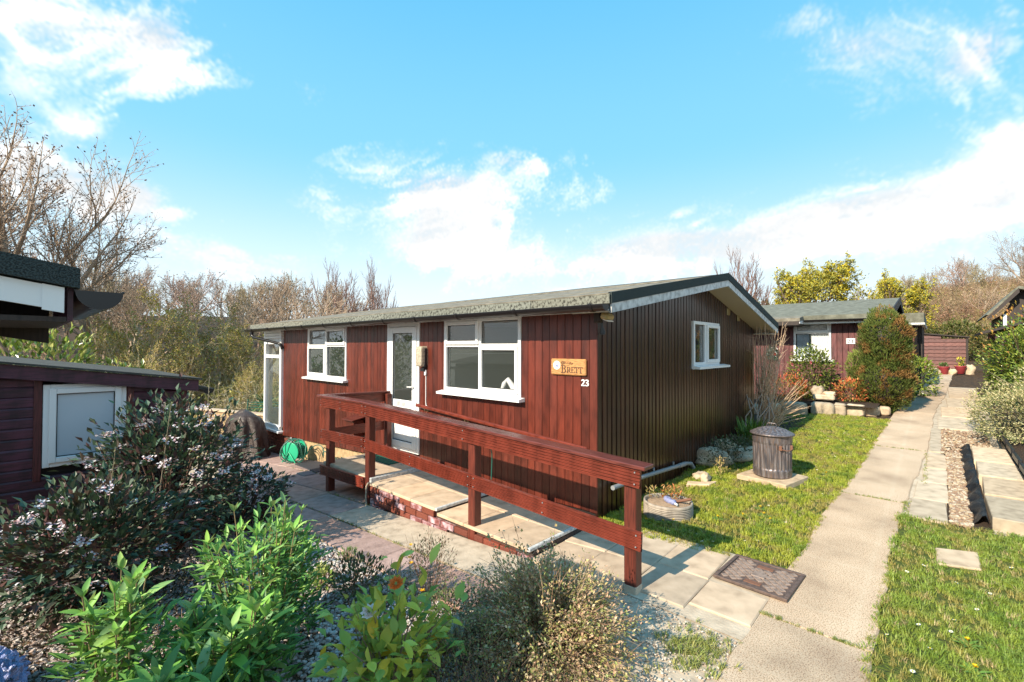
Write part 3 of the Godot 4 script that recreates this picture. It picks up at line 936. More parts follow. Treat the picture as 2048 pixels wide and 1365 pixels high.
func porch(o: Node) -> void:
	var p := node(o, "porch", Vector3(0, 0, 0.05))
	var x0 := -9.80
	var x1 := -8.70
	var b := MB.new()
	for q in [[x0, x0 + 0.09], [x1 - 0.10, x1]]:
		b.box(Vector3((q[0] + q[1]) * 0.5, 1.20, -0.04), Vector3(q[1] - q[0], 2.10, 0.09), 0.005)
	for q in [[0.05, 0.16], [1.78, 1.86], [2.12, 2.24]]:
		b.box(Vector3((x0 + x1) * 0.5 - 0.005, (q[0] + q[1]) * 0.5, -0.041), Vector3(x1 - x0 - 0.19, q[1] - q[0], 0.08), 0.005)
	part(p, "frame", b.mesh(), M.upvc)
	for k in 3: piece(p, "fascia_board", Vector3(x0, 2.255 + k * 0.068, -0.06), Vector3(x1, 2.317 + k * 0.068, 0.012), M.upvc, 0.006)
	piece(p, "sill", Vector3(x0 - 0.05, 0.0, -0.08), Vector3(x1, 0.05, 0.06), M.upvc, 0.008)
	part(p, "pane", bxm(Vector3(0.93, 1.62, 0.006), 0), M.glass, Vector3(-9.25, 0.97, -0.04))
	part(p, "pane", bxm(Vector3(0.93, 0.26, 0.006), 0), M.glass, Vector3(-9.25, 1.99, -0.04))
	piece(p, "inner_rail", Vector3(x0 + 0.1, 1.08, -0.6), Vector3(x1, 1.11, -0.57), M.upvc, 0.004)
	# glazed end and rear so that daylight crosses it
	for q in [[-0.10, -0.18], [-1.35, -1.43], [-2.62, -2.70]]:
		piece(p, "corner_post", Vector3(x0, 0.05, q[1]), Vector3(x0 + 0.08, 2.46, q[0]), M.upvc, 0.005)
	piece(p, "end_rail", Vector3(x0 + 0.001, 0.0, -2.70), Vector3(x0 + 0.07, 0.5, -0.1), M.upvc, 0.005)
	part(p, "pane", bxm(Vector3(0.006, 1.9, 1.16), 0), M.glass, Vector3(x0 + 0.04, 1.48, -0.76))
	part(p, "pane", bxm(Vector3(0.006, 1.9, 1.16), 0), M.glass, Vector3(x0 + 0.04, 1.48, -2.02))
	piece(p, "porch_floor", Vector3(x0, -0.06, -2.7), Vector3(x1, -0.005, -0.085), M.floor, 0.0)

# ---------- ramp, landing and railing ----------
func grooved(len_: float, h: float, t := 0.028) -> ArrayMesh:   # decking board along x, grooves on its +z face, origin at its middle
	var b := MB.new()
	var k := 5
	var prof := [Vector2(-h / 2, -t / 2), Vector2(-h / 2 + 0.004, t / 2)]
	for i in k:
		var y := lerpf(-h / 2 + 0.012, h / 2 - 0.012, (i + 0.5) / k)
		prof.append_array([Vector2(y - 0.0095, t / 2), Vector2(y - 0.007, t / 2 - 0.013), Vector2(y + 0.006, t / 2 - 0.013), Vector2(y + 0.0085, t / 2)])
	prof.append_array([Vector2(h / 2 - 0.004, t / 2), Vector2(h / 2, -t / 2)])
	var l := len_ / 2
	for i in prof.size():
		var p: Vector2 = prof[i]
		var q: Vector2 = prof[(i + 1) % prof.size()]
		b.quad(Vector3(-l, p.x, p.y), Vector3(l, p.x, p.y), Vector3(l, q.x, q.y), Vector3(-l, q.x, q.y))
	for sx in [-1.0, 1.0]:
		for i in range(1, prof.size() - 1):
			var a := Vector3(l * sx, 0, -t / 2); var e := Vector3(l * sx, prof[i].x, prof[i].y); var f := Vector3(l * sx, prof[i + 1].x, prof[i + 1].y)
			if sx < 0: b.tri(a, e, f)
			else: b.tri(a, f, e)
	return b.mesh()

func rail_between(o: Node, called: String, a: Vector3, e: Vector3, h: float, material: Material) -> void:
	var d := e - a
	var m := part(o, called, grooved(d.length(), h), material, (a + e) * 0.5)
	var x := d.normalized()
	var y := (Vector3.UP - x * x.y).normalized()
	m.basis = Basis(x, y, x.cross(y))
	for q in [0.04, d.length() * 0.5, d.length() - 0.04]:
		for s in [-0.3, 0.3]:
			var b := MB.new()
			b.tube([Vector3(q - d.length() * 0.5, h * s, 0.012), Vector3(q - d.length() * 0.5, h * s, 0.0155)], [0.008, 0.006], 6)
			part(m, "screw", b.mesh(), M.greypipe)

func ramp() -> void:
	var o := thing("access_ramp", "low brick and pale slab ramp with landing below the white door", "ramp")
	# landing
	piece(o, "landing", Vector3(-4.10, 0.18, 0.02), Vector3(-2.76, 0.325, 1.155), M.walk[1], 0.012)
	piece(o, "landing_edge", Vector3(-2.757, 0.27, 0.02), Vector3(-2.715, 0.335, 1.16), M.edge, 0.008)
	piece(o, "landing_beam", Vector3(-4.05, 0.06, 0.9), Vector3(-2.80, 0.178, 0.98), M.post[0], 0.006)
	piece(o, "landing_beam", Vector3(-4.05, 0.06, 0.15), Vector3(-2.80, 0.178, 0.23), M.post[1], 0.006)
	# two tiers of slabs on a brick wall
	var tiers := [[-2.71, -1.296, 0.285, 3], [-1.293, 0.045, 0.243, 3]]
	for t in tiers:
		var dx: float = (t[1] - 0.035 - t[0]) / t[3]
		for i in t[3]:
			for r in [[0.16, 0.67], [0.675, 1.19]]:
				var x0: float = t[0] + dx * i
				piece(o, "paving_slab", Vector3(x0 + 0.002, t[2] - 0.035, r[0]), Vector3(x0 + dx - 0.002, t[2] + rnd(-0.003, 0.002), r[1]), pick(M.slab), 0.005)
		piece(o, "edge_strip", Vector3(t[1] - 0.034, t[2] - 0.03, 0.162), Vector3(t[1], t[2] + 0.004, 1.192), M.edge, 0.006)
		piece(o, "ramp_core", Vector3(t[0], -0.3, 0.02), Vector3(t[1] - 0.004, t[2] - 0.037, 1.135), M.mortar, 0.0)
	var course := 0
	var y := 0.247
	while y > -0.2:
		y -= 0.075
		var x := -2.715 + (0.1125 if course % 2 else 0.0)
		if course % 2: _ramp_brick(o, -2.715, -2.715 + 0.1025, y, tiers)
		while x < 0.04:
			_ramp_brick(o, x, minf(x + 0.215, 0.04), y, tiers)
			x += 0.225
		course += 1
	# short wall end of the second tier
	y = 0.247
	# mat, boot brush stone
	tag(part(self, "door_mat", bxm(Vector3(0.72, 0.014, 0.30), 0.006), M.mat, Vector3(-3.53, 0.333, 0.46)), "green door mat lying on the landing before the white door", "door mat")
	# railing
	var f := thing("ramp_railing", "red brown timber railing with grooved boards along the ramp", "railing")
	for p in [[-3.93, -0.12, 1.26], [-2.80, -0.06, 1.25], [-0.757, 0.06, 1.22], [1.02, 0.17, 1.16]]:
		part(f, "post", bxm(Vector3(0.10, p[2] - p[1], 0.10), 0.007), pick(M.post), Vector3(p[0], (p[1] + p[2]) * 0.5, 1.122))
		if p[0] > 1.0: part(f, "post_base", bxm(Vector3(0.106, 0.07, 0.106), 0.006), M.cement, Vector3(p[0], 0.225, 1.122))
	part(f, "post", bxm(Vector3(0.09, 1.05, 0.09), 0.007), M.post[1], Vector3(-4.02, 0.75, 0.09))
	var z := 1.187
	rail_between(f, "upper_board", Vector3(-4.14, 1.222, z), Vector3(-2.848, 1.225, z), 0.145, M.rail[1])
	rail_between(f, "upper_board", Vector3(-2.842, 1.225, z), Vector3(1.115, 1.078, z), 0.145, M.rail[2])
	rail_between(f, "middle_board", Vector3(-4.115, 0.742, z), Vector3(-2.855, 0.778, z), 0.145, M.rail[0])
	rail_between(f, "middle_board", Vector3(-2.848, 0.77, z), Vector3(-0.74, 0.695, z), 0.142, M.rail[1])
	rail_between(f, "middle_board", Vector3(-0.736, 0.695, z), Vector3(1.125, 0.615, z), 0.142, M.rail[2])
	rail_between(f, "lower_board", Vector3(-4.12, 0.205, z), Vector3(-2.846, 0.255, z), 0.145, M.rail[3])
	var b := MB.new()
	beam(b, Vector3(-4.20, 1.312, 1.145), Vector3(-2.847, 1.315, 1.145), 0.15, 0.03, 0.005)
	part(f, "capping", b.mesh(), M.cap)
	b = MB.new()
	beam(b, Vector3(-2.845, 1.315, 1.145), Vector3(1.165, 1.165, 1.145), 0.15, 0.03, 0.005)
	part(f, "capping", b.mesh(), M.cap)
	b = MB.new()
	beam(b, Vector3(-4.12, 1.313, 1.068), Vector3(-4.12, 1.30, 0.03), 0.15, 0.03, 0.005)
	part(f, "capping", b.mesh(), M.cap)
	b = MB.new()
	beam(b, Vector3(-4.08, 1.225, 1.072), Vector3(-4.08, 1.215, 0.04), 0.028, 0.145, 0.005)
	part(f, "return_board", b.mesh(), M.railz)
	b = MB.new()
	beam(b, Vector3(-4.08, 0.745, 1.072), Vector3(-4.08, 0.745, 0.13), 0.028, 0.145, 0.005)
	part(f, "return_board", b.mesh(), M.railz)
	b = MB.new()
	b.tube([Vector3(-0.55, 1.04, 1.10), Vector3(-0.57, 0.98, 1.06), Vector3(-0.58, 0.9, 1.05), Vector3(-0.58, 0.72, 1.06)], [0.006, 0.006, 0.006, 0.006], 6)
	part(f, "hook", b.mesh(), M.metalgreen)
	b = MB.new()
	b.tube([Vector3(-2.70, 0.29, 1.205), Vector3(-2.73, 0.24, 1.215), Vector3(-2.745, 0.1, 1.215), Vector3(-2.73, 0.0, 1.215), Vector3(-2.70, -0.06, 1.22)], [0.011, 0.011, 0.011, 0.011, 0.011], 8)
	part(o, "overflow_hose", b.mesh(), M.meter)
	# rail fixed to the house wall
	var h := thing("wall_handrail", "sloping red brown handrail on brackets fixed to the chalet wall beside the door", "handrail")
	b = MB.new()
	beam(b, Vector3(-3.25, 1.15, 0.07), Vector3(-0.09, 0.935, 0.07), 0.045, 0.05, 0.012)
	part(h, "rail", b.mesh(), M.rail[1])
	for k in 4:
		var x := -3.05 + k * 0.93
		var yy := lerpf(1.15, 0.935, (x + 3.25) / 3.16)
		b = MB.new()
		b.tube([Vector3(x, yy - 0.06, 0.0), Vector3(x, yy - 0.065, 0.05), Vector3(x, yy - 0.027, 0.068)], [0.008, 0.008, 0.008], 6)
		b.tube([Vector3(x, yy - 0.06, 0.001), Vector3(x, yy - 0.06, 0.006)], [0.024, 0.022], 10)
		part(h, "bracket", b.mesh(), M.brass)
	# letter box on the wall left of the landing
	var l := thing("parcel_box", "dark red wooden parcel box on the chalet wall left of the landing", "box", Vector3(-5.1, 0.42, 0.0))
	b = MB.new()
	b.box(Vector3(0, 0.16, 0.11), Vector3(0.32, 0.30, 0.2), 0.006)
	part(l, "body", b.mesh(), M.front[1])
	b = MB.new()
	b.box(Vector3(0, 0.335, 0.12), Vector3(0.38, 0.022, 0.28), 0.004, Basis(Vector3.RIGHT, 0.18))
	part(l, "lid", b.mesh(), M.front[4])
	b = MB.new()
	b.box(Vector3(-3.99, 0.30, 0.5), Vector3(0.02, 0.1, 0.1), 0.0)

func _ramp_brick(o: Node, x0: float, x1: float, y: float, tiers: Array) -> void:
	if x1 - x0 < 0.04: return
	var top: float = tiers[0][2] if (x0 + x1) * 0.5 < tiers[0][1] else tiers[1][2]
	if y + 0.07 > top - 0.02: return
	if y + 0.06 < ground((x0 + x1) * 0.5, 1.2): return
	var white := rng.randf() < 0.34 and x0 < -0.8 or rng.randf() < 0.12
	piece(o, "brick", Vector3(x0, y, 1.06), Vector3(x1, y + 0.065, 1.172 + rnd(-0.003, 0.003)), M.efflo if white else pick(M.brick), 0.005)

# ---------- paths ----------
var lx := []

func paths() -> void:
	var o := node(self, "path")
	o.set_meta("kind", "structure")
	lx = [[-40.0, 3.6], [-30.0, 3.05], [-22.0, 2.66], [-13.0, 2.24], [-9.3, 2.03], [-7.0, 1.97], [-3.5, 1.89], [-2.0, 1.82], [3.6, 1.80]]
	var rx := [[-40.0, 4.5], [-23.0, 3.25], [-14.0, 2.93], [-9.5, 2.69], [-5.3, 2.61], [-4.0, 2.54], [-2.5, 2.45], [-1.0, 2.425], [3.6, 2.45]]
	var zs := [3.6, 0.80, -2.50, -5.31, -9.45, -13.0, -17.0, -22.0, -28.0, -36.0]
	for i in zs.size() - 1:
		var poly := []
		var n := 10
		for k in n + 1:   # left edge going away, then right edge back: counter-clockwise from above needs right side first
			var z := lerpf(zs[i] - 0.008, zs[i + 1] + 0.008, float(k) / n)
			poly.append(Vector2(interp(z, rx) + (rnd(-0.018, 0.018) if k > 0 and k < n else 0.0), z))
		for k in n + 1:
			var z := lerpf(zs[i + 1] + 0.008, zs[i] - 0.008, float(k) / n)
			var l := interp(z, lx)
			if z > 0.55 and z < 0.80 or z > 0.8 and z < 0.98: l = 1.82
			poly.append(Vector2(l + (rnd(-0.018, 0.018) if k > 0 and k < n else 0.0), z))
		part(o, "slab", strip_slab(poly, n, 0.006 + rnd(-0.003, 0.004)), M.concrete[i % 4])
	# a second row of slabs along the right of the path
	var s := node(self, "side_paving")
	s.set_meta("kind", "structure")
	for q in [[2.50, 2.80, -2.78, -2.06], [2.53, 2.82, -3.55, -2.80], [2.58, 2.86, -4.3, -3.57], [2.62, 2.90, -5.18, -4.32], [2.64, 2.80, -7.5, -5.40], [2.73, 3.15, -9.0, -7.55], [2.80, 3.3, -10.6, -9.05], [2.90, 3.45, -12.6, -10.65], [2.97, 3.6, -15.5, -12.65], [2.92, 3.03, -4.9, -4.4]]:
		part(s, "slab", slab_mesh(rect(q[0], q[1], q[2], q[3], 0.012), 0.010 + rnd(-0.004, 0.005), 0.05), pick(M.greyslab))
	# pale slabs that lead from the ramp to the path
	var w := node(self, "slab_walk")
	w.set_meta("kind", "structure")
	for q in [[0.05, 0.50, 0.68, 1.19], [0.505, 0.96, 0.68, 1.19], [0.965, 1.40, 0.60, 1.10], [1.405, 1.815, 0.61, 1.02], [0.05, 0.50, 0.18, 0.675], [0.505, 0.96, 0.16, 0.675], [0.965, 1.39, 0.08, 0.595], [1.935, 1.80, 0.0, 0.0]]:
		if q[1] < q[0]: continue
		part(w, "slab", slab_mesh(rect(q[0], q[1], q[2], q[3], 0.004), 0.018 + rnd(-0.003, 0.004), 0.10), pick(M.walk))
	part(w, "slab", slab_mesh(rect(0.9, 1.78, 1.22, 1.75, 0.02), -0.03, 0.02), M.cement)
	# riven flagstones before the house
	var f := node(self, "flagstone_path")
	f.set_meta("kind", "structure")
	var rows := [[1.72, 2.14, [-6.4, -5.5, -4.62, -3.9, -2.72, -1.95, -1.1, -0.53, 0.25]], [1.20, 1.70, [-7.2, -6.3, -5.45, -4.7, -3.78, -2.72]], [0.62, 1.18, [-9.6, -8.8, -7.9, -7.1, -6.2, -5.3, -4.45, -3.7, -2.75]], [0.02, 0.60, [-10.4, -9.5, -8.6, -7.7, -6.9, -6.0, -5.2, -4.3, -3.5, -2.75]], [2.16, 2.7, [-6.6, -5.8, -5.0]]]
	for r in rows:
		for i in r[2].size() - 1:
			part(f, "flagstone", slab_mesh(rect(r[2][i] + 0.008, r[2][i + 1] - 0.008, r[0] + 0.004, r[1] - 0.004, 0.012), 0.012 + rnd(-0.006, 0.008), 0.06, 0.01, 0.012), pick(M.flag))
	struct("mortar_strip", sheet(-2.72, 0.1, 1.195, 1.70, 0.008, 0.2), M.cement)
	struct("path_bed", sheet(2.05, 3.7, -16.0, -2.06, -0.012, 0.4), M.cement)
	struct("slab_walk_bed", sheet(0.0, 1.86, -0.02, 1.2, 0.003, 0.3), M.cement)
	struct("flagstone_bed", sheet(-2.69, 0.95, 1.19, 2.2, -0.010, 0.3), M.cement)
	struct("patio_base", sheet(-11.0, -2.7, 0.0, 2.75, -0.012, 0.3), M.cement)
	# loose slabs
	tag(part(self, "stepping_slab", slab_mesh([Vector2(2.72, -0.94), Vector2(2.99, -1.04), Vector2(2.985, -1.42), Vector2(2.71, -1.31)], 0.012, 0.05), M.greyslab[1]), "small square slab let into the right hand lawn", "slab")
	tag(part(self, "stone_chip", slab_mesh([Vector2(0.30, -1.68), Vector2(0.55, -1.80), Vector2(0.58, -1.98), Vector2(0.42, -1.86), Vector2(0.26, -1.82)], 0.035, 0.06), M.greyslab[3]), "small broken slab on the grass by the grey waste pipe", "slab")
	# stone steps on the right with a dark plastic edge
	var st := thing("stone_step_row", "row of sandy stone slabs stepping beside the black liner at the right", "steps")
	var i := 0
	for q in [[3.12, 3.62, -3.0, -2.2], [3.12, 3.50, -3.78, -3.02], [3.11, 3.48, -4.55, -3.8], [3.10, 3.46, -5.45, -4.57]]:
		part(st, "slab", slab_mesh(rect(q[0], q[1], q[2], q[3], 0.012), 0.11 + 0.01 * i, 0.16), M.stone[i % 4])
		i += 1
	var ln := MB.new()
	var rws := []
	for k in 46:
		var z := lerpf(-5.75, -2.2, k / 45.0)
		var bulge := 0.03 * sin(k * 1.1) + rnd(-0.015, 0.015)
		rws.append([gp(2.99 + bulge + rnd(-0.01, 0.01), z, 0.002), gp(3.02 + bulge + rnd(-0.02, 0.02), z, 0.05), gp(3.05 + bulge * 0.6 + rnd(-0.015, 0.015), z + rnd(-0.02, 0.02), 0.10), gp(3.085 + rnd(-0.008, 0.008), z, 0.125 + rnd(-0.012, 0.014)), gp(3.10, z, 0.05)])
	ln.skin(rws, false)
	tag(part(self, "pond_liner", ln.mesh(), M.liner), "crumpled black plastic liner standing along the gravel strip beside the stone slabs", "liner")
	var edge := thing("raised_bed_edge", "dark plastic raised bed edge below the variegated bush at the right", "bed edging")
	for k in 6:
		var z0 := -3.0 - k * 0.62
		for j in 2:
			piece(edge, "board", gp(3.49 - k * 0.01, z0 - 0.615, 0.05) + Vector3(0, j * 0.115, 0), gp(3.53 - k * 0.01, z0, 0.05) + Vector3(0, j * 0.115 + 0.11, 0), M.black, 0.006)
	for j in 2: piece(edge, "board", Vector3(3.50, ground(4.0, -2.9) + j * 0.115, -2.92), Vector3(6.5, ground(4.0, -2.9) + j * 0.115 + 0.11, -2.88), M.black, 0.006)
	struct("raised_bed", sheet(3.52, 6.5, -14.0, -2.9, 0.16, 0.5), M.soil)
	struct("gravel_strip", sheet(2.80, 3.12, -5.9, -2.06, 0.002), M.soil)

func strip_slab(poly: Array, n: int, dy: float) -> ArrayMesh:
	var b := MB.new()
	var bev := 0.01
	var k := n + 1
	for i in n:
		var r0: Vector2 = poly[i]; var r1: Vector2 = poly[i + 1]
		var l0: Vector2 = poly[2 * k - 1 - i]; var l1: Vector2 = poly[2 * k - 2 - i]
		var a := gp(l0.x + bev, l0.y, dy); var e := gp(r0.x - bev, r0.y, dy); var f := gp(r1.x - bev, r1.y, dy); var g := gp(l1.x + bev, l1.y, dy)
		b.quad(a, e, f, g)
		var e2 := gp(r0.x, r0.y, dy - bev); var f2 := gp(r1.x, r1.y, dy - bev)
		b.quad(e2, f2, f, e); b.quad(e2 - Vector3(0, 0.08, 0), f2 - Vector3(0, 0.08, 0), f2, e2)
		var a2 := gp(l0.x, l0.y, dy - bev); var g2 := gp(l1.x, l1.y, dy - bev)
		b.quad(g2, a2, a, g); b.quad(g2 - Vector3(0, 0.08, 0), a2 - Vector3(0, 0.08, 0), a2, g2)
	for s in [[poly[0], poly[2 * k - 1], 1.0], [poly[n], poly[n + 1], -1.0]]:
		var e := gp(s[0].x, s[0].y, dy); var a := gp(s[1].x, s[1].y, dy)
		var d := Vector3(0, 0.09, 0)
		if s[2] > 0: b.quad(a - d, e - d, e, a)
		else: b.quad(e - d, a - d, a, e)
	return b.mesh()

# ---------- things in the garden ----------
func letters(parent: Node, txt: String, face: String, size: float, at: Vector3, material: Material, bold := false, turn := 0.0) -> float:
	var f := SystemFont.new()
	f.font_names = PackedStringArray([face])
	if bold: f.font_weight = 700
	var t := TextMesh.new()
	t.text = txt
	t.font = f
	t.font_size = 64
	t.pixel_size = size / 64.0
	t.depth = 0.006
	t.curve_step = 1.0
	part(parent, "letter" if txt.length() == 1 else "lettering", t, material, at, Vector3(0, 0, turn))
	return t.get_aabb().size.x

func items() -> void:
	var b := MB.new()
	# name board and number on the chalet
	var s := thing("name_board", "varnished wooden name board lettered GULLEY BRETT on the red wall", "sign", Vector3(-0.379, 1.83, 0.002))
	b.box(Vector3(0, 0, 0.016), Vector3(0.49, 0.188, 0.03), 0.011)
	part(s, "board", b.mesh(), M.signwood)
	b = MB.new()
	b.tube([Vector3(-0.155, 0.018, 0.0305), Vector3(-0.155, 0.018, 0.034)], [0.052, 0.051], 28)
	part(s, "painted_disc", b.mesh(), M.upvc)
	b = MB.new()
	b.tube([Vector3(-0.15, 0.012, 0.0335), Vector3(-0.15, 0.012, 0.0355)], [0.02, 0.019], 14)
	part(s, "painted_flower", b.mesh(), M.bag)
	var x := -0.075
	for k in 6:
		letters(s, "GULLEY"[k], "Droid Sans", 0.048 if k == 0 else 0.036, Vector3(x + k * 0.0275, 0.044 + sin(k * 0.6) * 0.012 - k * 0.002, 0.032), M.ink, true, 0.12 - k * 0.1)
	letters(s, "B", "Droid Serif", 0.125, Vector3(-0.055, -0.025, 0.032), M.ink)
	letters(s, "R", "Droid Serif", 0.092, Vector3(0.015, -0.033, 0.032), M.ink)
	letters(s, "E", "Droid Serif", 0.092, Vector3(0.074, -0.033, 0.032), M.ink)
	letters(s, "T", "Droid Serif", 0.092, Vector3(0.127, -0.033, 0.032), M.ink)
	letters(s, "T", "Droid Serif", 0.092, Vector3(0.182, -0.033, 0.032), M.ink)
	var nb := thing("house_number", "white numerals 23 on the red boards under the wooden name board", "house number", Vector3(-0.162, 1.657, 0.004))
	letters(nb, "2", "Droid Sans", 0.10, Vector3(-0.026, 0, 0), M.upvc, true)
	letters(nb, "3", "Droid Sans", 0.10, Vector3(0.028, 0, 0), M.upvc, true)
	# ornament behind the big window
	b = MB.new()
	b.tube([Vector3(-1.62, 1.46, -0.16), Vector3(-1.56, 1.56, -0.16), Vector3(-1.50, 1.62, -0.16), Vector3(-1.40, 1.52, -0.16), Vector3(-1.34, 1.44, -0.16)], [0.02, 0.04, 0.035, 0.045, 0.02], 10)
	tag(part(self, "window_ornament", b.mesh(), M.upvc), "curved white ornament standing inside the large front window", "ornament")
	# galvanised incinerator bin on a slab
	var slab := part(self, "bin_slab", slab_mesh([Vector2(0.72, -2.35), Vector2(1.34, -2.20), Vector2(1.48, -2.76), Vector2(0.88, -2.92)], 0.06, 0.09), M.stone[1])
	tag(slab, "mossy square slab in the grass under the metal bin", "slab")
	var bin := thing("metal_bin", "rusty galvanised ribbed dustbin with lid standing on a slab in the lawn", "dustbin", Vector3(1.10, ground(1.1, -2.57) + 0.062, -2.57))
	var rows := []
	for q in [[0.0, 0.225, 0.0], [0.02, 0.232, 0.0], [0.03, 0.226, 0.0], [0.05, 0.234, 0.0], [0.06, 0.227, 0.0], [0.085, 0.235, 0.0], [0.10, 0.226, 0.0], [0.12, 0.222, 1.0], [0.42, 0.226, 1.0], [0.44, 0.228, 0.0], [0.46, 0.238, 0.0], [0.475, 0.230, 0.0], [0.495, 0.240, 0.0], [0.51, 0.232, 0.0], [0.53, 0.242, 0.0], [0.55, 0.238, 0.0]]:
		var row := []
		for k in 168:
			var a := -TAU * k / 168
			var r: float = q[1] + q[2] * 0.008 * sin(a * 30.0)
			row.append(Vector3(r * cos(a), q[0], r * sin(a)))
		rows.append(row)
	b = MB.new()
	b.skin(rows)
	part(bin, "body", b.mesh(), M.galv)
	rows = []
	for q in [[0.535, 0.246, 0.0], [0.545, 0.268, 0.0], [0.56, 0.262, 0.0], [0.568, 0.245, 0.1], [0.605, 0.165, 1.0], [0.635, 0.07, 0.6], [0.64, 0.03, 0.0], [0.641, 0.001, 0.0]]:
		var row := []
		for k in 96:
			var a := -TAU * k / 96
			row.append(Vector3(q[1] * cos(a), q[0] + q[2] * 0.006 * sin(a * 20.0), q[1] * sin(a)))
		rows.append(row)
	b = MB.new()
	b.skin(rows)
	part(bin, "lid", b.mesh(), M.galv)
	b = MB.new()
	b.tube([Vector3(-0.055, 0.63, 0.02), Vector3(-0.058, 0.665, 0.02), Vector3(-0.04, 0.685, 0.02), Vector3(0.04, 0.685, 0.02), Vector3(0.058, 0.665, 0.02), Vector3(0.055, 0.63, 0.02)], [0.006, 0.006, 0.006, 0.006, 0.006, 0.006], 8)
	part(bin, "lid_handle", b.mesh(), M.galv)
	b = MB.new()
	var pth := []
	var rr := []
	for k in 9:
		var a := 0.35 + 0.75 * k / 8.0
		pth.append(Vector3(0.255 * sin(a + 0.3), 0.385 - 0.02 * sin(PI * k / 8.0), 0.255 * cos(a + 0.3)))
		rr.append(0.007)
	b.tube(pth, rr, 8)
	for k in [0, 8]: b.box(pth[k] * Vector3(0.94, 1, 0.94) + Vector3(0, 0.01, 0), Vector3(0.035, 0.06, 0.035), 0.006)
	part(bin, "side_handle", b.mesh(), M.rusty)
	# ribbed planter ring
	var pr := thing("ribbed_planter", "low round ribbed planter ring filled with sandy soil on the grass", "planter", gp(0.53, -0.60, -0.02))
	var prof := []
	for k in 8:
		var y := 0.004 + k * 0.017
		prof.append_array([Vector2(0.250, y), Vector2(0.262, y + 0.004), Vector2(0.262, y + 0.010), Vector2(0.250, y + 0.0135)])
	prof.append_array([Vector2(0.258, 0.142), Vector2(0.262, 0.15), Vector2(0.26, 0.172), Vector2(0.244, 0.174), Vector2(0.236, 0.16), Vector2(0.236, 0.12)])
	b = MB.new()
	b.lathe(prof, 48)
	part(pr, "ring", b.mesh(), M.ring)
	b = MB.new()
	b.lathe([Vector2(0.24, 0.135), Vector2(0.2, 0.15), Vector2(0.12, 0.165), Vector2(0.05, 0.16), Vector2(0.001, 0.165)], 24)
	part(pr, "soil", b.mesh(), M.sandsoil)
	b = MB.new()
	for k in 3:
		b.col = [Color(0.5, 0.16, 0.06), Color(0.42, 0.22, 0.08), Color(0.28, 0.22, 0.06)][k]
		for i in 34:
			var p := Vector3(-0.02, 0.17, -0.12) + Vector3(rnd(-0.1, 0.1), rnd(0.0, 0.12), rnd(-0.07, 0.07))
			b.leaf(p, (Vector3(rnd(-1, 1), rnd(0.1, 1), rnd(-1, 1))).normalized(), Vector3.UP, 0.05, 0.02)
	tag(part(self, "astilbe_tuft", b.mesh(), M.leaf, pr.position), "small orange leaved tuft at the back of the ribbed planter ring", "plant")
	b = MB.new()
	for i in 40:
		b.col = Color(0.35, 0.2, 0.1).lerp(Color(0.3, 0.3, 0.08), rng.randf())
		var p := Vector3(-0.19, 0.15, 0.04) + Vector3(rnd(-0.04, 0.06), rnd(0.0, 0.13), rnd(-0.05, 0.05))
		b.leaf(p, (Vector3(rnd(-1, 1), rnd(0.1, 1.5), rnd(-1, 1))).normalized(), Vector3.UP, 0.045, 0.016)
	tag(part(self, "dry_sprig", b.mesh(), M.leaf, pr.position), "dry reddish sprig at the left rim of the ribbed planter ring", "plant")
	var bt := thing("crushed_bottle", "crumpled blue and white bottle lying in the ribbed planter ring", "bottle", pr.position + Vector3(0.06, 0.185, 0.05), "", -0.6)
	b = MB.new()
	b.tube([Vector3(-0.10, 0, 0), Vector3(-0.095, 0, 0), Vector3(-0.04, 0.004, 0.01), Vector3(0.0, -0.004, 0), Vector3(0.05, 0.004, 0), Vector3(0.08, 0, 0)], [0.02, 0.034, 0.036, 0.028, 0.032, 0.012], 12)
	part(bt, "body", b.mesh(), M.bag)
	b = MB.new()
	b.tube([Vector3(0.08, 0, 0), Vector3(0.105, 0, 0)], [0.013, 0.013], 10)
	part(bt, "cap", b.mesh(), M.upvc)
	b = MB.new()
	b.box(Vector3.ZERO, Vector3(0.2, 0.03, 0.035), 0.012)
	tag(part(self, "hand_trowel", b.mesh(), M.rusty, pr.position + Vector3(0.15, 0.195, -0.03), Vector3(0.0, 0.5, 0.25)), "brown wooden tool handle resting on the rim of the ribbed planter", "tool")
	# inspection cover
	var mh := thing("inspection_cover", "square rusty iron inspection cover with diamond tread beside the path", "manhole cover", gp(1.68, 0.285, 0.022), "", -0.04)
	b = MB.new()
	var hw := 0.262
	for q in [[Vector3(0, 0, hw - 0.014), Vector3(hw * 2, 0.022, 0.028)], [Vector3(0, 0, -hw + 0.014), Vector3(hw * 2, 0.022, 0.028)], [Vector3(hw - 0.014, 0.0005, 0), Vector3(0.028, 0.022, hw * 2 - 0.056)], [Vector3(-hw + 0.014, 0.0005, 0), Vector3(0.028, 0.022, hw * 2 - 0.056)]]:
		b.box(q[0], q[1], 0.003)
	part(mh, "frame", b.mesh(), M.iron)
	part(mh, "plate", bxm(Vector3(hw * 2 - 0.06, 0.014, hw * 2 - 0.06), 0.002), M.iron, Vector3(0, -0.004, 0))
	b = MB.new()
	var turn := Basis(Vector3.UP, PI / 4)
	for i in range(-9, 10):
		for k in range(-9, 10):
			var p := turn * Vector3(i * 0.046, 0, k * 0.046)
			if absf(p.x) > hw - 0.052 or absf(p.z) > hw - 0.052: continue
			if absf(p.x) < 0.06 and absf(p.z) < 0.06: continue
			if absf(p.x) < 0.07 and absf(absf(p.z) - 0.16) < 0.04: continue
			b.box(p + Vector3(0, 0.005, 0), Vector3(0.040, 0.010, 0.040), 0.003, turn)
	stuff(part(mh, "tread", b.mesh(), M.tread))
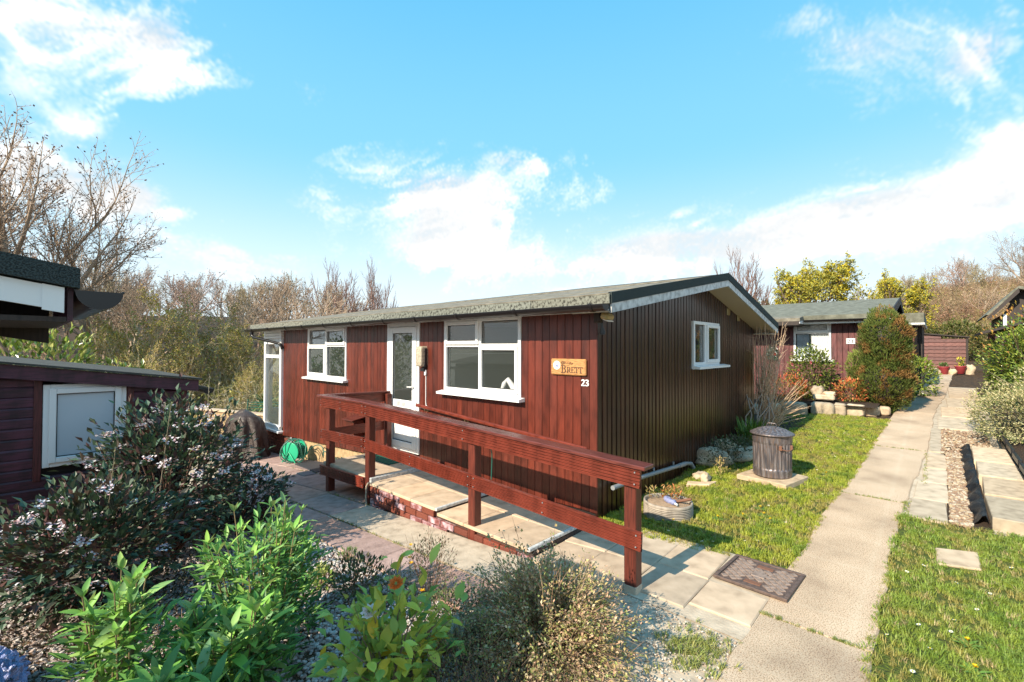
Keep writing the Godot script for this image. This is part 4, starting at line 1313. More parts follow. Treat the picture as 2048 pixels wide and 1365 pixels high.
	part(mh, "centre_plate", bxm(Vector3(0.10, 0.012, 0.10), 0.004), M.tread, Vector3(0, 0.006, 0))
	for sg in [-1.0, 1.0]: part(mh, "lifting_slot", bxm(Vector3(0.12, 0.006, 0.05), 0.002), M.rusty, Vector3(0, 0.004, 0.16 * sg))
	# hose reel, mats, covered barbecue at the far left of the house
	var hr := thing("hose_reel", "bright green garden hose reel with tangled hose beside the brick plinth", "hose reel", gp(-7.25, 0.30, 0.05), "", 0.5)
	for sg in [-1.0, 1.0]:
		b = MB.new()
		var disc := []
		for q in [[0.20, 0.0], [0.205, 0.012], [0.19, 0.022], [0.08, 0.026], [0.03, 0.03], [0.001, 0.03]]:
			var row := []
			for k in 28:
				var a: float = -TAU * k / 28 * sg
				row.append(Vector3(q[0] * cos(a), 0.21 + q[0] * sin(a), sg * (0.13 + q[1])))
			disc.append(row)
		b.skin(disc)
		part(hr, "side_disc", b.mesh(), M.green)
	b = MB.new()
	b.tube([Vector3(0, 0.21, -0.13), Vector3(0, 0.21, 0.13)], [0.09, 0.09], 18)
	part(hr, "drum", b.mesh(), M.green)
	b = MB.new()
	for k in 5:
		pth = []; rr = []
		var cz := -0.10 + k * 0.05
		for i in 25:
			var a := TAU * i / 24
			var q := 0.145 + 0.02 * sin(i * 1.3 + k)
			pth.append(Vector3(q * cos(a), 0.21 + q * sin(a), cz + 0.01 * sin(a * 2)))
			rr.append(0.011)
		b.tube(pth, rr, 6, false)
	for k in 3:
		pth = []; rr = []
		for i in 22:
			var a := TAU * i / 21
			pth.append(Vector3(0.05 + (0.24 + k * 0.02) * cos(a) + k * 0.06, 0.25 + 0.24 * sin(a), 0.18 + 0.07 * sin(a * 2 + k)))
			rr.append(0.010)
		b.tube(pth, rr, 6, false)
	part(hr, "hose", b.mesh(), M.metalgreen)
	b = MB.new()
	for sg in [-1.0, 1.0]: b.tube([Vector3(-0.16, 0.0, sg * 0.18), Vector3(0, 0.21, sg * 0.17), Vector3(0.16, 0.0, sg * 0.18)], [0.012, 0.012, 0.012], 8)
	b.tube([Vector3(-0.16, 0.01, -0.18), Vector3(-0.16, 0.01, 0.18)], [0.012, 0.012], 8)
	part(hr, "stand", b.mesh(), M.green)
	b = MB.new()
	pth = []; rr = []
	for i in 40:
		var t := i / 39.0
		pth.append(Vector3(lerpf(-6.95, -5.35, t), ground(-6.2, 0.1) + 0.10 + 0.24 * absf(sin(t * 9.0)) * (1.0 - t * 0.4), 0.10 + 0.08 * cos(t * 13.0)))
		rr.append(0.010)
	b.tube(pth, rr, 6)
	tag(part(self, "loose_hose", b.mesh(), M.metalgreen), "loose dark green hose looping along the sandy plinth below the red wall", "hose")
	tag(part(self, "rubber_mat", slab_mesh([Vector2(-6.95, 0.42), Vector2(-5.55, 0.62), Vector2(-5.45, 0.05), Vector2(-7.05, -0.02 + 0.1)], 0.035, 0.02, 0.005), M.rubber), "large black rubber mat lying on the flagstones by the hose reel", "mat")
	tag(part(self, "grey_slate", slab_mesh([Vector2(-5.95, 0.80), Vector2(-5.50, 0.84), Vector2(-5.48, 0.64), Vector2(-5.90, 0.60)], 0.024, 0.012, 0.004), M.grey), "small grey slate lying beside the black rubber mat", "slate")
	var bb := thing("covered_barbecue", "tall barbecue under a draped dark brown cover by the glazed porch", "barbecue", gp(-9.35, 0.62, 0.03), "", 0.15)
	rows = []
	for q in [[0.0, 0.60, 1.0], [0.15, 0.57, 0.95], [0.4, 0.53, 0.8], [0.65, 0.50, 0.55], [0.85, 0.47, 0.3], [0.95, 0.40, 0.2], [1.03, 0.24, 0.15], [1.06, 0.06, 0.1], [1.062, 0.002, 0.0]]:
		var row := []
		for k in 72:
			var a := -TAU * k / 72
			var fold: float = 1.0 + q[2] * (0.13 * sin(a * 7.0 + q[0] * 2.5) + 0.08 * sin(a * 13.0 + 1.0 - q[0] * 3.0))
			row.append(Vector3(q[1] * 1.15 * cos(a) * fold, q[0] + 0.05 * sin(a * 2.0 + 0.6) * q[0], q[1] * 0.75 * sin(a) * fold))
		rows.append(row)
	b = MB.new()
	b.skin(rows)
	part(bb, "cover", b.mesh(), M.cover)
	b = MB.new()
	b.tube([Vector3(-0.42, 0.98, 0.3), Vector3(-0.62, 0.5, 0.46), Vector3(-0.7, 0.1, 0.5)], [0.01, 0.01, 0.008], 6)
	b.tube([Vector3(0.1, 1.07, 0.1), Vector3(0.42, 0.9, 0.34), Vector3(0.58, 0.5, 0.42)], [0.01, 0.01, 0.008], 6)
	part(bb, "tie_cord", b.mesh(), M.meter)
	# low coping and green seat further left
	var lw := thing("patio_coping", "low pale coping wall at the far edge of the patio left of the porch", "wall", Vector3(-12.2, 0, -0.6), "", 0.32)
	piece(lw, "wall", Vector3(-3.6, -0.95, -0.1), Vector3(3.0, 0.02, 0.1), M.render, 0.01)
	for k in 11: piece(lw, "coping_stone", Vector3(-3.6 + k * 0.6, 0.021, -0.14), Vector3(-3.005 + k * 0.6, 0.075, 0.14), M.slab[k % 4], 0.01)
	var ch := thing("green_metal_seat", "green slatted metal garden seat behind the coping wall", "garden seat", Vector3(-13.6, -0.78, -1.15), "", 0.7)
	b = MB.new()
	for k in 7: beam(b, Vector3(-0.6, 0.46 + k * 0.085, -0.24 - k * 0.02), Vector3(0.6, 0.46 + k * 0.085, -0.24 - k * 0.02), 0.02, 0.03, 0.004)
	part(ch, "back_slats", b.mesh(), M.metalgreen)
	b = MB.new()
	for k in 6: beam(b, Vector3(-0.6, 0.43, 0.22 - k * 0.08), Vector3(0.6, 0.43, 0.22 - k * 0.08), 0.05, 0.02, 0.004)
	part(ch, "seat", b.mesh(), M.metalgreen)
	for sx in [-0.6, 0.6]:
		for q in [[0.22, 0.62], [-0.24, 1.08]]:
			b = MB.new()
			b.tube([Vector3(sx, 0, q[0]), Vector3(sx, q[1] * 0.6, q[0]), Vector3(sx, q[1], q[0] - 0.06)], [0.018, 0.018, 0.016], 8)
			part(ch, "leg", b.mesh(), M.metalgreen)
		b = MB.new()
		b.tube([Vector3(sx, 0.62, 0.24), Vector3(sx, 0.66, 0.0), Vector3(sx, 0.66, -0.26)], [0.018, 0.02, 0.018], 8)
		part(ch, "arm", b.mesh(), M.metalgreen)
	# rocks and gully by the gable wall
	var rk := [[0.30, -2.15, 0.13, 0.05, 0.09, "small grey rubble stone beside the end of the grey waste pipe"], [0.42, -2.02, 0.14, 0.07, 0.06, "pinkish log like stone lying by the waste pipe"], [0.18, -3.0, 0.26, 0.15, 0.22, "shaded brown boulder against the gable wall left of the bin"], [0.48, -3.55, 0.36, 0.10, 0.24, "flat shaded stone behind the bin near the gable wall"], [0.10, -3.75, 0.22, 0.13, 0.2, "mossy stone against the gable wall"]]
	for q in rk: rock("rock", q[5], gp(q[0], q[1], 0.0), Vector3(q[2], q[3], q[4]), M.stone[rng.randi() % 4])
	rock("rock", "half buried grey rock among the low plants in front of the ramp", gp(0.50, 2.42, 0.0), Vector3(0.13, 0.10, 0.11), M.stone[0])
	b = MB.new()
	var cr := FastNoiseLite.new()
	cr.seed = 8; cr.frequency = 2.2; cr.fractal_type = FastNoiseLite.FRACTAL_RIDGED; cr.fractal_octaves = 3
	rows = []
	for i in 36:
		var el := lerpf(-PI / 2, PI / 2, i / 35.0)
		var row := []
		for k in 48:
			var a := -TAU * k / 48
			var d := Vector3(cos(el) * cos(a), sin(el), cos(el) * sin(a))
			row.append(d * (0.75 + 0.42 * cr.get_noise_3dv(d)) * Vector3(0.20, 0.17, 0.16) + Vector3(0, 0.09, 0))
		rows.append(row)
	b.skin(rows)
	tag(part(self, "plastic_bag", b.mesh(), M.bag, gp(-1.12, 4.42, 0.0)), "crumpled pale blue plastic bag at the bottom left edge", "bag")

func rock(called: String, label: String, at: Vector3, size: Vector3, material: Material) -> MeshInstance3D:
	var f := FastNoiseLite.new()
	f.seed = rng.randi() % 1000
	f.frequency = 0.9
	var b := MB.new()
	var rows := []
	for i in 10:
		var el := lerpf(-PI / 2, PI / 2, i / 9.0)
		var row := []
		for k in 16:
			var a := -TAU * k / 16
			var d := Vector3(cos(el) * cos(a), sin(el), cos(el) * sin(a))
			var r := 1.0 + f.get_noise_3dv(d * 1.4) * 0.75
			var q := d * r
			q = Vector3(signf(q.x) * pow(absf(q.x), 0.8), signf(q.y) * pow(absf(q.y), 0.8), signf(q.z) * pow(absf(q.z), 0.8))
			row.append(q * size)
		rows.append(row)
	b.skin(rows)
	var o := part(self, called, b.mesh(), material, at + Vector3(0, size.y * 0.5, 0), Vector3(0, rnd(0, 6), 0))
	tag(o, label, "rock" if called == "rock" else called)
	return o

# ---------- neighbouring buildings ----------
func hboards(o: Node, called: String, x_face: float, z0: float, z1: float, y0: float, top: Callable, mats: Array, h: float, hole := Vector4.ZERO) -> void:
	# horizontal shiplap on a wall that faces +x, from z0 (far) to z1 (near); top gives the wall's height at z
	var y := y0
	while y < maxf(top.call(z0), top.call(z1)):
		var runs := [[z0, z1]]
		if hole != Vector4.ZERO and y + h > hole.z and y < hole.w: runs = [[z0, hole.x], [hole.y, z1]]
		for r in runs:
			var a: float = r[0]; var e: float = r[1]
			# trim to the sloping roof
			if top.call(a) < y + h * 0.5:
				while a < e and top.call(a) < y + h * 0.5: a += 0.02
			if e - a < 0.04: continue
			var b := MB.new()
			var f := x_face + rnd(-0.002, 0.003)
			var p := [Vector2(f + 0.012, y), Vector2(f + 0.012, y + h - 0.022), Vector2(f + 0.002, y + h - 0.004), Vector2(f - 0.02, y + h)]
			for i in 3: b.quad(Vector3(p[i].x, p[i].y, e), Vector3(p[i].x, p[i].y, a), Vector3(p[i + 1].x, p[i + 1].y, a), Vector3(p[i + 1].x, p[i + 1].y, e))
			b.quad(Vector3(f - 0.02, y, e), Vector3(f - 0.02, y, a), Vector3(f + 0.012, y, a), Vector3(f + 0.012, y, e))
			for s in [[e, 1.0], [a, -1.0]]:
				if s[1] > 0: b.quad(Vector3(f - 0.02, y, e), Vector3(f + 0.012, y, e), Vector3(f + 0.002, y + h - 0.004, e), Vector3(f - 0.02, y + h, e))
				else: b.quad(Vector3(f + 0.012, y, a), Vector3(f - 0.02, y, a), Vector3(f - 0.02, y + h, a), Vector3(f + 0.002, y + h - 0.004, a))
			part(o, called, b.mesh(), pick(mats))
		y += h

func neighbours() -> void:
	var b := MB.new()
	# --- shed on the left
	var s := thing("garden_shed", "dark purple shiplap shed with white frosted window at the left", "shed")
	var xf := -3.4
	var ry := func(z: float) -> float: return 1.80 - 0.145 * (4.43 - z)
	hboards(s, "shiplap_board", xf, 3.06, 6.6, -0.2, ry, M.shed, 0.094, Vector4(3.50, 4.22, 0.86, 1.76))
	b = MB.new()
	for q in [[3.05, 3.55, -0.3, 1.55], [4.17, 6.55, -0.3, 1.80], [3.55, 4.17, -0.3, 0.90], [3.55, 4.17, 1.68, 1.70]]:
		b.box(Vector3(xf - 0.06, (q[2] + q[3]) * 0.5, (q[0] + q[1]) * 0.5), Vector3(0.07, q[3] - q[2], q[1] - q[0]))
	part(s, "wall_core", b.mesh(), M.groove)
	for q in [[-0.0, 3.05], [-2.6, 6.6]]: pass
	part(s, "side_wall", bxm(Vector3(2.6, 1.85, 0.06), 0), M.shed[1], Vector3(xf - 1.35, 0.62, 3.04))
	part(s, "side_wall", bxm(Vector3(2.6, 2.3, 0.06), 0), M.shed[1], Vector3(xf - 1.35, 0.85, 6.6))
	part(s, "rear_wall", bxm(Vector3(0.06, 2.0, 3.5), 0), M.shed[1], Vector3(xf - 2.65, 0.65, 4.8))
	for q in [[3.04, 3.10, -0.2, 1.60], [3.50, 3.555, 0.80, 1.70], [4.165, 4.22, 0.80, 1.74]]: piece(s, "trim_board", Vector3(xf - 0.01, q[2], q[0]), Vector3(xf + 0.028, q[3], q[1]), M.shedred, 0.004)
	window(s, Vector3(xf + 0.012, 0.915, 4.16), PI / 2, 0.60, 0.775, [[0, 0.60, 0, 0.775, true]], false, M.frost)
	b = MB.new()
	prism(b, [Vector3(xf + 0.10, ry.call(2.95) - 0.03, 2.95), Vector3(xf + 0.10, ry.call(2.95) + 0.095, 2.95), Vector3(xf + 0.10, ry.call(6.8) + 0.095, 6.8), Vector3(xf + 0.10, ry.call(6.8) - 0.03, 6.8)], Vector3(-0.03, 0, 0))
	part(s, "bargeboard", b.mesh(), M.shed[2])
	b = MB.new()
	prism(b, [Vector3(xf + 0.13, ry.call(2.92) + 0.098, 2.92), Vector3(xf + 0.13, ry.call(2.92) + 0.118, 2.92), Vector3(xf + 0.13, ry.call(6.85) + 0.118, 6.85), Vector3(xf + 0.13, ry.call(6.85) + 0.098, 6.85)], Vector3(-2.95, 0, 0))
	part(s, "felt_roof", b.mesh(), M.shedfelt)
	part(s, "gutter", gutter_mesh(-6.4, xf + 0.12, 0.055), M.gutter, Vector3(0, 1.575, 2.86))
	# --- the building whose eave hangs in at the upper left
	var n := thing("near_chalet", "near building whose felt roof edge and dark gutter end hang in at upper left", "building")
	var gx := 0.80
	var ty := func(z: float) -> float: return 2.255 + 0.17 * (z - 4.2)
	b = MB.new()
	prism(b, [Vector3(gx, ty.call(4.22) - 0.03, 4.22), Vector3(gx, ty.call(7.8) - 0.03, 7.8), Vector3(gx, ty.call(7.8) + 0.02, 7.8), Vector3(gx, ty.call(4.22) + 0.02, 4.22)], Vector3(-0.85, 0, 0))
	part(n, "roof_slope", b.mesh(), M.verge)
	b = MB.new()
	prism(b, [Vector3(gx, ty.call(7.802) + 0.02, 11.4 - 7.802 * 0 - 0.0), Vector3(gx, ty.call(7.8) + 0.02, 7.802), Vector3(gx, ty.call(7.8) - 0.03, 7.802), Vector3(gx, ty.call(4.22) - 0.03, 11.4)], Vector3(-0.85, 0, 0))
	part(n, "roof_slope", b.mesh(), M.verge)
	b = MB.new()
	prism(b, [Vector3(gx + 0.03, ty.call(4.235) - 0.035, 4.21), Vector3(gx + 0.03, ty.call(7.8) - 0.035, 7.8), Vector3(gx + 0.03, ty.call(7.8) + 0.028, 7.8), Vector3(gx + 0.03, ty.call(4.21) + 0.03, 4.21)], Vector3(-0.05, 0, 0))
	part(n, "verge_felt", b.mesh(), M.verge)
	b = MB.new()
	prism(b, [Vector3(gx + 0.012, ty.call(4.245) - 0.105, 4.245), Vector3(gx + 0.012, ty.call(7.8) - 0.105, 7.8), Vector3(gx + 0.012, ty.call(7.8) - 0.037, 7.8), Vector3(gx + 0.012, ty.call(4.245) - 0.037, 4.245)], Vector3(-0.02, 0, 0))
	part(n, "bargeboard", b.mesh(), M.upvc)
	b = MB.new()
	prism(b, [Vector3(gx - 0.83, ty.call(4.245) - 0.2, 4.245), Vector3(gx - 0.83, ty.call(7.8) - 0.105, 7.8), Vector3(gx - 0.83, ty.call(7.8) - 0.03, 7.8), Vector3(gx - 0.83, ty.call(4.245) - 0.03, 4.245)], Vector3(-0.02, 0, 0))
	part(n, "bargeboard", b.mesh(), M.darkwood)
	b = MB.new()
	prism(b, [Vector3(gx + 0.016, ty.call(4.243) - 0.112, 4.243), Vector3(gx + 0.016, ty.call(4.29) - 0.112, 4.29), Vector3(gx + 0.016, ty.call(4.29) - 0.036, 4.29), Vector3(gx + 0.016, ty.call(4.243) - 0.036, 4.243)], Vector3(-0.01, 0, 0))
	part(n, "barge_cap", b.mesh(), M.upvc)
	piece(n, "eave_soffit", Vector3(-0.03, 2.125, 4.236), Vector3(gx - 0.012, 2.14, 4.60), M.darkwood, 0.0)
	piece(n, "fascia", Vector3(-0.03, 2.128, 4.222), Vector3(gx - 0.01, 2.25, 4.235), M.shed[2], 0.0)
	part(n, "gutter", gutter_mesh(-0.03, gx + 0.012, 0.057), M.gutter, Vector3(0, 2.222, 4.163))
	piece(n, "gable_wall", Vector3(gx - 0.45, -0.2, 4.62), Vector3(gx - 0.38, 2.2, 11.0), M.shed[2], 0.0)
	piece(n, "front_wall", Vector3(0.07, -0.2, 4.58), Vector3(gx - 0.39, 2.13, 4.65), M.shed[3], 0.0)
	piece(n, "end_wall", Vector3(0.02, -0.2, 4.66), Vector3(0.09, 2.2, 11.0), M.shed[3], 0.0)
	piece(n, "rear_wall", Vector3(0.07, -0.2, 11.0), Vector3(gx - 0.38, 2.13, 11.07), M.shed[3], 0.0)
	# --- chalet beyond the lawn
	var h := thing("second_chalet", "mauve brown timber chalet numbered 21 beyond the lawn", "chalet")
	var zf := -10.3
	var wl := node(h, "front_wall")
	b = MB.new()
	for q in [[-3.4, -0.19, 0.55, 2.86], [0.69, 1.79, 0.55, 2.86], [-0.19, 0.69, 0.55, 1.74]]: b.box(Vector3((q[0] + q[1]) * 0.5, (q[2] + q[3]) * 0.5, zf - 0.07), Vector3(q[1] - q[0], q[3] - q[2], 0.08))
	part(wl, "wall_core", b.mesh(), M.groove)
	var x := 1.78
	while x > -1.6:
		var x0 := x - 0.122
		var hi := 2.86
		if x0 > -0.2 and x < 0.70: hi = 1.74
		piece(wl, "cladding_board", Vector3(x0 + 0.004, 0.55, zf - 0.03), Vector3(x, hi, zf + rnd(-0.003, 0.002)), pick(M.mauve), 0.007)
		x = x0
	var gw := node(h, "gable_wall")
	b = MB.new()
	prism(b, [Vector3(1.78, 0.5, zf - 0.03), Vector3(1.78, 0.5, -18.2), Vector3(1.78, 2.75, -18.2), Vector3(1.78, 3.5, -14.1), Vector3(1.78, 2.82, zf - 0.03)], Vector3(-0.08, 0, 0))
	part(gw, "wall_core", b.mesh(), M.mauve[0])
	window(h, Vector3(-0.18, 1.76, zf), 0, 0.86, 1.02, [[0, 0.86, 0.72, 1.02, true], [0, 0.86, 0, 0.72, false]])
	# net curtain and lining
	for q in [[-0.12, 0.17, 0], [0.22, 0.62, 1]]:
		b = MB.new()
		var r0 := []; var r1 := []
		for k in 41:
			var xx := lerpf(q[0], q[1], k / 40.0)
			var zz: float = zf - 0.10 + 0.018 * sin(k * 1.6)
			r0.append(Vector3(xx, 1.78, zz)); r1.append(Vector3(xx, 2.48, zz))
		b.skin([r0, r1], false)
		part(h, "curtain", b.mesh(), M.upvc if q[2] else M.frost)
	piece(h, "blind", Vector3(-0.12, 2.5, zf - 0.10), Vector3(0.62, 2.74, zf - 0.09), M.whitewood, 0.0)
	piece(h, "window_room", Vector3(-0.6, 1.5, zf - 1.6), Vector3(1.1, 2.86, zf - 1.55), M.grey, 0.0)
	b = MB.new()
	prism(b, [Vector3(1.90, 2.92 - 0.12, -9.93), Vector3(1.90, 3.50, -14.1), Vector3(1.90, 3.62, -14.1), Vector3(1.90, 2.92, -9.93)], Vector3(-5.4, 0, 0))
	part(h, "roof_front", b.mesh(), M.greyfelt)
	b = MB.new()
	prism(b, [Vector3(1.90, 3.50, -14.102), Vector3(1.90, 2.80, -18.4), Vector3(1.90, 2.92, -18.4), Vector3(1.90, 3.62, -14.102)], Vector3(-5.4, 0, 0))
	part(h, "roof_rear", b.mesh(), M.greyfelt)
	for q in [[-9.95, 2.80, -14.1, 3.50], [-18.4, 2.68, -14.104, 3.38 + 0.12]]:
		b = MB.new()
		prism(b, [Vector3(1.925, q[1] - 0.08, q[0]), Vector3(1.925, q[3] - 0.08, q[2]), Vector3(1.925, q[3] + 0.13, q[2]), Vector3(1.925, q[1] + 0.13, q[0])] if q[0] > -14.0 else [Vector3(1.925, q[3] - 0.08, q[2]), Vector3(1.925, q[1] + 0.04, q[0]), Vector3(1.925, q[1] + 0.25, q[0]), Vector3(1.925, q[3] + 0.13, q[2])], Vector3(-0.03, 0, 0))
		part(h, "bargeboard", b.mesh(), M.darkwood)
	piece(h, "verge_end", Vector3(1.80, 2.66, -9.95), Vector3(1.935, 2.80, -9.90), M.upvc, 0.004)
	piece(h, "fascia", Vector3(-3.4, 2.70, -9.955), Vector3(1.79, 2.80, -9.935), M.upvc, 0.003)
	part(h, "gutter", gutter_mesh(0.14, 1.86, 0.055), M.gutter, Vector3(0, 2.80, -9.88))
	var po := node(h, "porch_roof")
	b = MB.new()
	prism(b, [Vector3(0.12, 2.76, -9.5), Vector3(0.12, 2.86, -10.2), Vector3(0.12, 2.955, -10.2), Vector3(0.12, 2.85, -9.5)], Vector3(-3.2, 0, 0))
	part(po, "felt", b.mesh(), M.felt)
	piece(po, "fascia", Vector3(-3.1, 2.66, -9.52), Vector3(0.10, 2.765, -9.495), M.darkwood, 0.003)
	piece(po, "end_fascia", Vector3(0.095, 2.70, -9.9), Vector3(0.118, 2.79, -9.53), M.upvc, 0.003)
	piece(po, "soffit", Vector3(-3.1, 2.655, -10.27), Vector3(0.09, 2.67, -9.53), M.darkwood, 0.0)
	# flat roofed extension behind it
	var ex := node(h, "extension")
	piece(ex, "wall", Vector3(1.85, 0.6, -17.5), Vector3(2.24, 2.8, -14.0), M.mauve[3], 0.01)
	piece(ex, "flat_roof", Vector3(1.95, 2.83, -18.0), Vector3(2.46, 3.12, -13.8), M.greyfelt, 0.01)
	piece(ex, "roof_board", Vector3(1.9, 2.76, -18.0), Vector3(2.48, 2.828, -13.75), M.edge, 0.008)
	piece(ex, "side_wall", Vector3(2.245, 0.6, -17.5), Vector3(2.40, 2.75, -14.6), M.darkwood, 0.0)
	b = MB.new()
	b.tube([Vector3(2.27, 2.74, -13.9), Vector3(2.27, 2.5, -13.92), Vector3(2.27, 0.85, -13.93)], [0.035, 0.035, 0.035], 8)
	part(ex, "downpipe", b.mesh(), M.gutter)
	b = MB.new()
	b.tube([Vector3(2.15, 2.08, -13.99), Vector3(2.15, 2.08, -13.92)], [0.06, 0.045], 14)
	part(ex, "wall_lamp", b.mesh(), M.upvc)
	var pq := thing("number_plaque", "white plaque numbered 21 on the mauve timber wall", "house number", Vector3(1.10, 2.245, zf + 0.006))
	b = MB.new()
	b.box(Vector3(0, 0, 0.006), Vector3(0.19, 0.145, 0.012), 0.003)
	part(pq, "plate", b.mesh(), M.upvc)
	letters(pq, "2", "Droid Serif", 0.115, Vector3(-0.035, 0, 0.011), M.black, true)
	letters(pq, "1", "Droid Serif", 0.115, Vector3(0.04, 0, 0.011), M.black, true)
	b = MB.new()
	for sx in [-1.0, 1.0]:
		for k in 5: b.box(Vector3(sx * 0.082, -0.05 + k * 0.025, 0.0125), Vector3(0.012, 0.012, 0.002))
	part(pq, "border_marks", b.mesh(), M.black)
	var wr := thing("flower_wreath", "small wreath of white, red and green leaves on the mauve wall", "wreath", Vector3(-0.70, 1.93, zf + 0.03))
	b = MB.new()
	for i in 260:
		var a := rnd(0, TAU)
		var r := rnd(0.05, 0.16)
		b.col = pick([Color(0.02, 0.1, 0.06), Color(0.03, 0.14, 0.12), Color(0.7, 0.7, 0.68), Color(0.02, 0.06, 0.03), Color(0.62, 0.6, 0.6) if a < PI else Color(0.03, 0.05, 0.04)])
		b.leaf(Vector3(r * cos(a), r * 1.25 * sin(a), rnd(0, 0.06)), Vector3(rnd(-1, 1), rnd(-1, 1), rnd(0.2, 1)).normalized(), Vector3.UP, 0.07, 0.035)
	part(wr, "leaves", b.mesh(), M.leaf)
	b = MB.new()
	b.col = Color(0.7, 0.08, 0.05)
	for i in 30: b.leaf(Vector3(0.07, -0.03, 0.07), (Vector3(rnd(-1, 1), rnd(-1, 1), rnd(0.1, 0.8))).normalized(), Vector3.UP, 0.055, 0.03)
	part(wr, "red_flower", b.mesh(), M.leaf)
	# --- boarded shed at the end of the path
	var f := thing("far_shed", "mauve horizontally boarded shed at the far end of the path", "shed")
	var zb := -24.0
	var y := 1.02
	while y < 2.72:
		var xl := 2.14
		var xr := 3.68
		var lim := 3.68 - (y + 0.15 - 2.56) / 0.118 if y + 0.15 > 2.56 else 3.68
		if lim > xl + 0.2: piece(f, "board", Vector3(xl, y, zb - 0.03), Vector3(minf(xr, lim), y + 0.155, zb + rnd(-0.004, 0.01)), pick(M.farboard), 0.014)
		y += 0.165
	piece(f, "wall_core", Vector3(2.16, 0.9, zb - 2.0), Vector3(3.66, 2.5, zb - 0.035), M.mauve[1], 0.0)
	b = MB.new()
	prism(b, [Vector3(2.0, 2.76, zb + 0.10), Vector3(3.78, 2.55, zb + 0.10), Vector3(3.78, 2.60, zb + 0.10), Vector3(2.0, 2.81, zb + 0.10)], Vector3(0, 0, -2.3))
	part(f, "roof_sheet", b.mesh(), M.darkwood)
	piece(f, "corner_post", Vector3(3.66, 0.95, zb - 0.02), Vector3(3.74, 2.56, zb + 0.03), M.darkwood, 0.006)
	# --- building corner at the right edge
	var r := thing("right_chalet", "dark timber chalet with grey roof at the right edge behind the hedge", "chalet", Vector3(4.75, 0.9, -20.0))
	b = MB.new()
	prism(b, [Vector3(-0.62, 2.40, 0.0), Vector3(0.15, 3.32, 0.0), Vector3(0.15, 3.42, 0.0), Vector3(-0.68, 2.42, 0.0)], Vector3(0, 0, -6.0))
	part(r, "roof_slope", b.mesh(), M.greyfelt)
	b = MB.new()
	prism(b, [Vector3(0.152, 3.32, 0.0), Vector3(3.4, 2.2, 0.0), Vector3(3.4, 2.3, 0.0), Vector3(0.152, 3.42, 0.0)], Vector3(0, 0, -6.0))
	part(r, "roof_slope", b.mesh(), M.greyfelt)
	b = MB.new()
	prism(b, [Vector3(-0.66, 2.30, 0.03), Vector3(-0.54, 2.30, 0.03), Vector3(0.16, 3.18, 0.03), Vector3(0.15, 3.36, 0.03)], Vector3(0, 0, -0.03))
	part(r, "bargeboard", b.mesh(), M.darkwood)
	piece(r, "wall", Vector3(-0.20, -0.2, -5.8), Vector3(3.2, 2.45, -0.5), M.darkwood, 0.0)
	b = MB.new()
	prism(b, [Vector3(-0.20, 2.455, -0.5), Vector3(3.2, 2.455, -0.5), Vector3(0.16, 3.27, -0.5)], Vector3(0, 0, -0.05))
	part(r, "gable", b.mesh(), M.darkwood)
	piece(r, "white_post", Vector3(-0.215, 1.9, -0.52), Vector3(-0.12, 2.45, -0.46), M.upvc, 0.004)
	var rs := thing("right_shed", "low dark roofed shed behind the glossy hedge at the right", "shed", Vector3(3.75, 0.7, -11.6))
	b = MB.new()
	prism(b, [Vector3(-0.25, 1.70, 0.3), Vector3(1.6, 2.32, 0.3), Vector3(1.6, 2.38, 0.3), Vector3(-0.25, 1.76, 0.3)], Vector3(0, 0, -2.5))
	part(rs, "roof_sheet", b.mesh(), M.darkwood)
	b = MB.new()
	prism(b, [Vector3(0.0, -0.2, 0.1), Vector3(1.5, -0.2, 0.1), Vector3(1.5, 2.28, 0.1), Vector3(0.0, 1.77, 0.1)], Vector3(0, 0, -2.2))
	part(rs, "walls", b.mesh(), M.shed[0])
	# --- stones that hold the bed before the second chalet
	var sw := thing("stone_edging", "row of rough pale stones edging the bed below the mauve chalet", "stone wall")
	for q in [[0.28, -8.05, 0.26, 0.17, 0.15], [0.80, -8.18, 0.23, 0.16, 0.14], [1.12, -8.32, 0.12, 0.15, 0.12], [1.38, -8.45, 0.18, 0.14, 0.13], [1.66, -8.6, 0.14, 0.12, 0.11], [1.85, -8.85, 0.12, 0.10, 0.10], [-0.2, -8.0, 0.22, 0.15, 0.14], [-0.62, -7.95, 0.2, 0.14, 0.14]]:
		var st := rock_mesh(Vector3(q[2], q[3], q[4]))
		part(sw, "stone", st, pick(M.stone), gp(q[0], q[1], q[3] * 0.6), Vector3(0, rnd(-0.2, 0.2), 0))
	part(sw, "stone", bxm(Vector3(0.42, 0.12, 0.22), 0.025), M.stone[2], gp(0.78, -8.55, 0.33), Vector3(0, 0.06, 0))
	struct("raised_soil", sheet(-1.2, 1.78, -10.3, -8.2, 0.20, 0.3), M.soil)
	rock("rock", "grey boulder lying on the flat stone under the neighbour's window", gp(0.62, -8.75, 0.38), Vector3(0.14, 0.13, 0.12), M.stone[0])
	rock("rock", "flat pale stone below the boulder at the neighbour's bed", gp(0.86, -8.65, 0.38), Vector3(0.16, 0.05, 0.12), M.stone[3])
	# --- pots at the end of the path
	for q in [[2.92, -21.4, "left of the two red pots before the far boarded shed"], [3.43, -22.0, "right of the two red pots, with yellow flowers, before the far shed"]]:
		var p := thing("red_pot", q[2], "flower pot", gp(q[0], q[1]), "red pots before the far shed")
		b = MB.new()
		b.lathe([Vector2(0.001, 0.0), Vector2(0.12, 0.0), Vector2(0.17, 0.26), Vector2(0.19, 0.27), Vector2(0.19, 0.32), Vector2(0.165, 0.32), Vector2(0.16, 0.27), Vector2(0.001, 0.27)], 20)
		part(p, "pot", b.mesh(), M.redpot)
		b = MB.new()
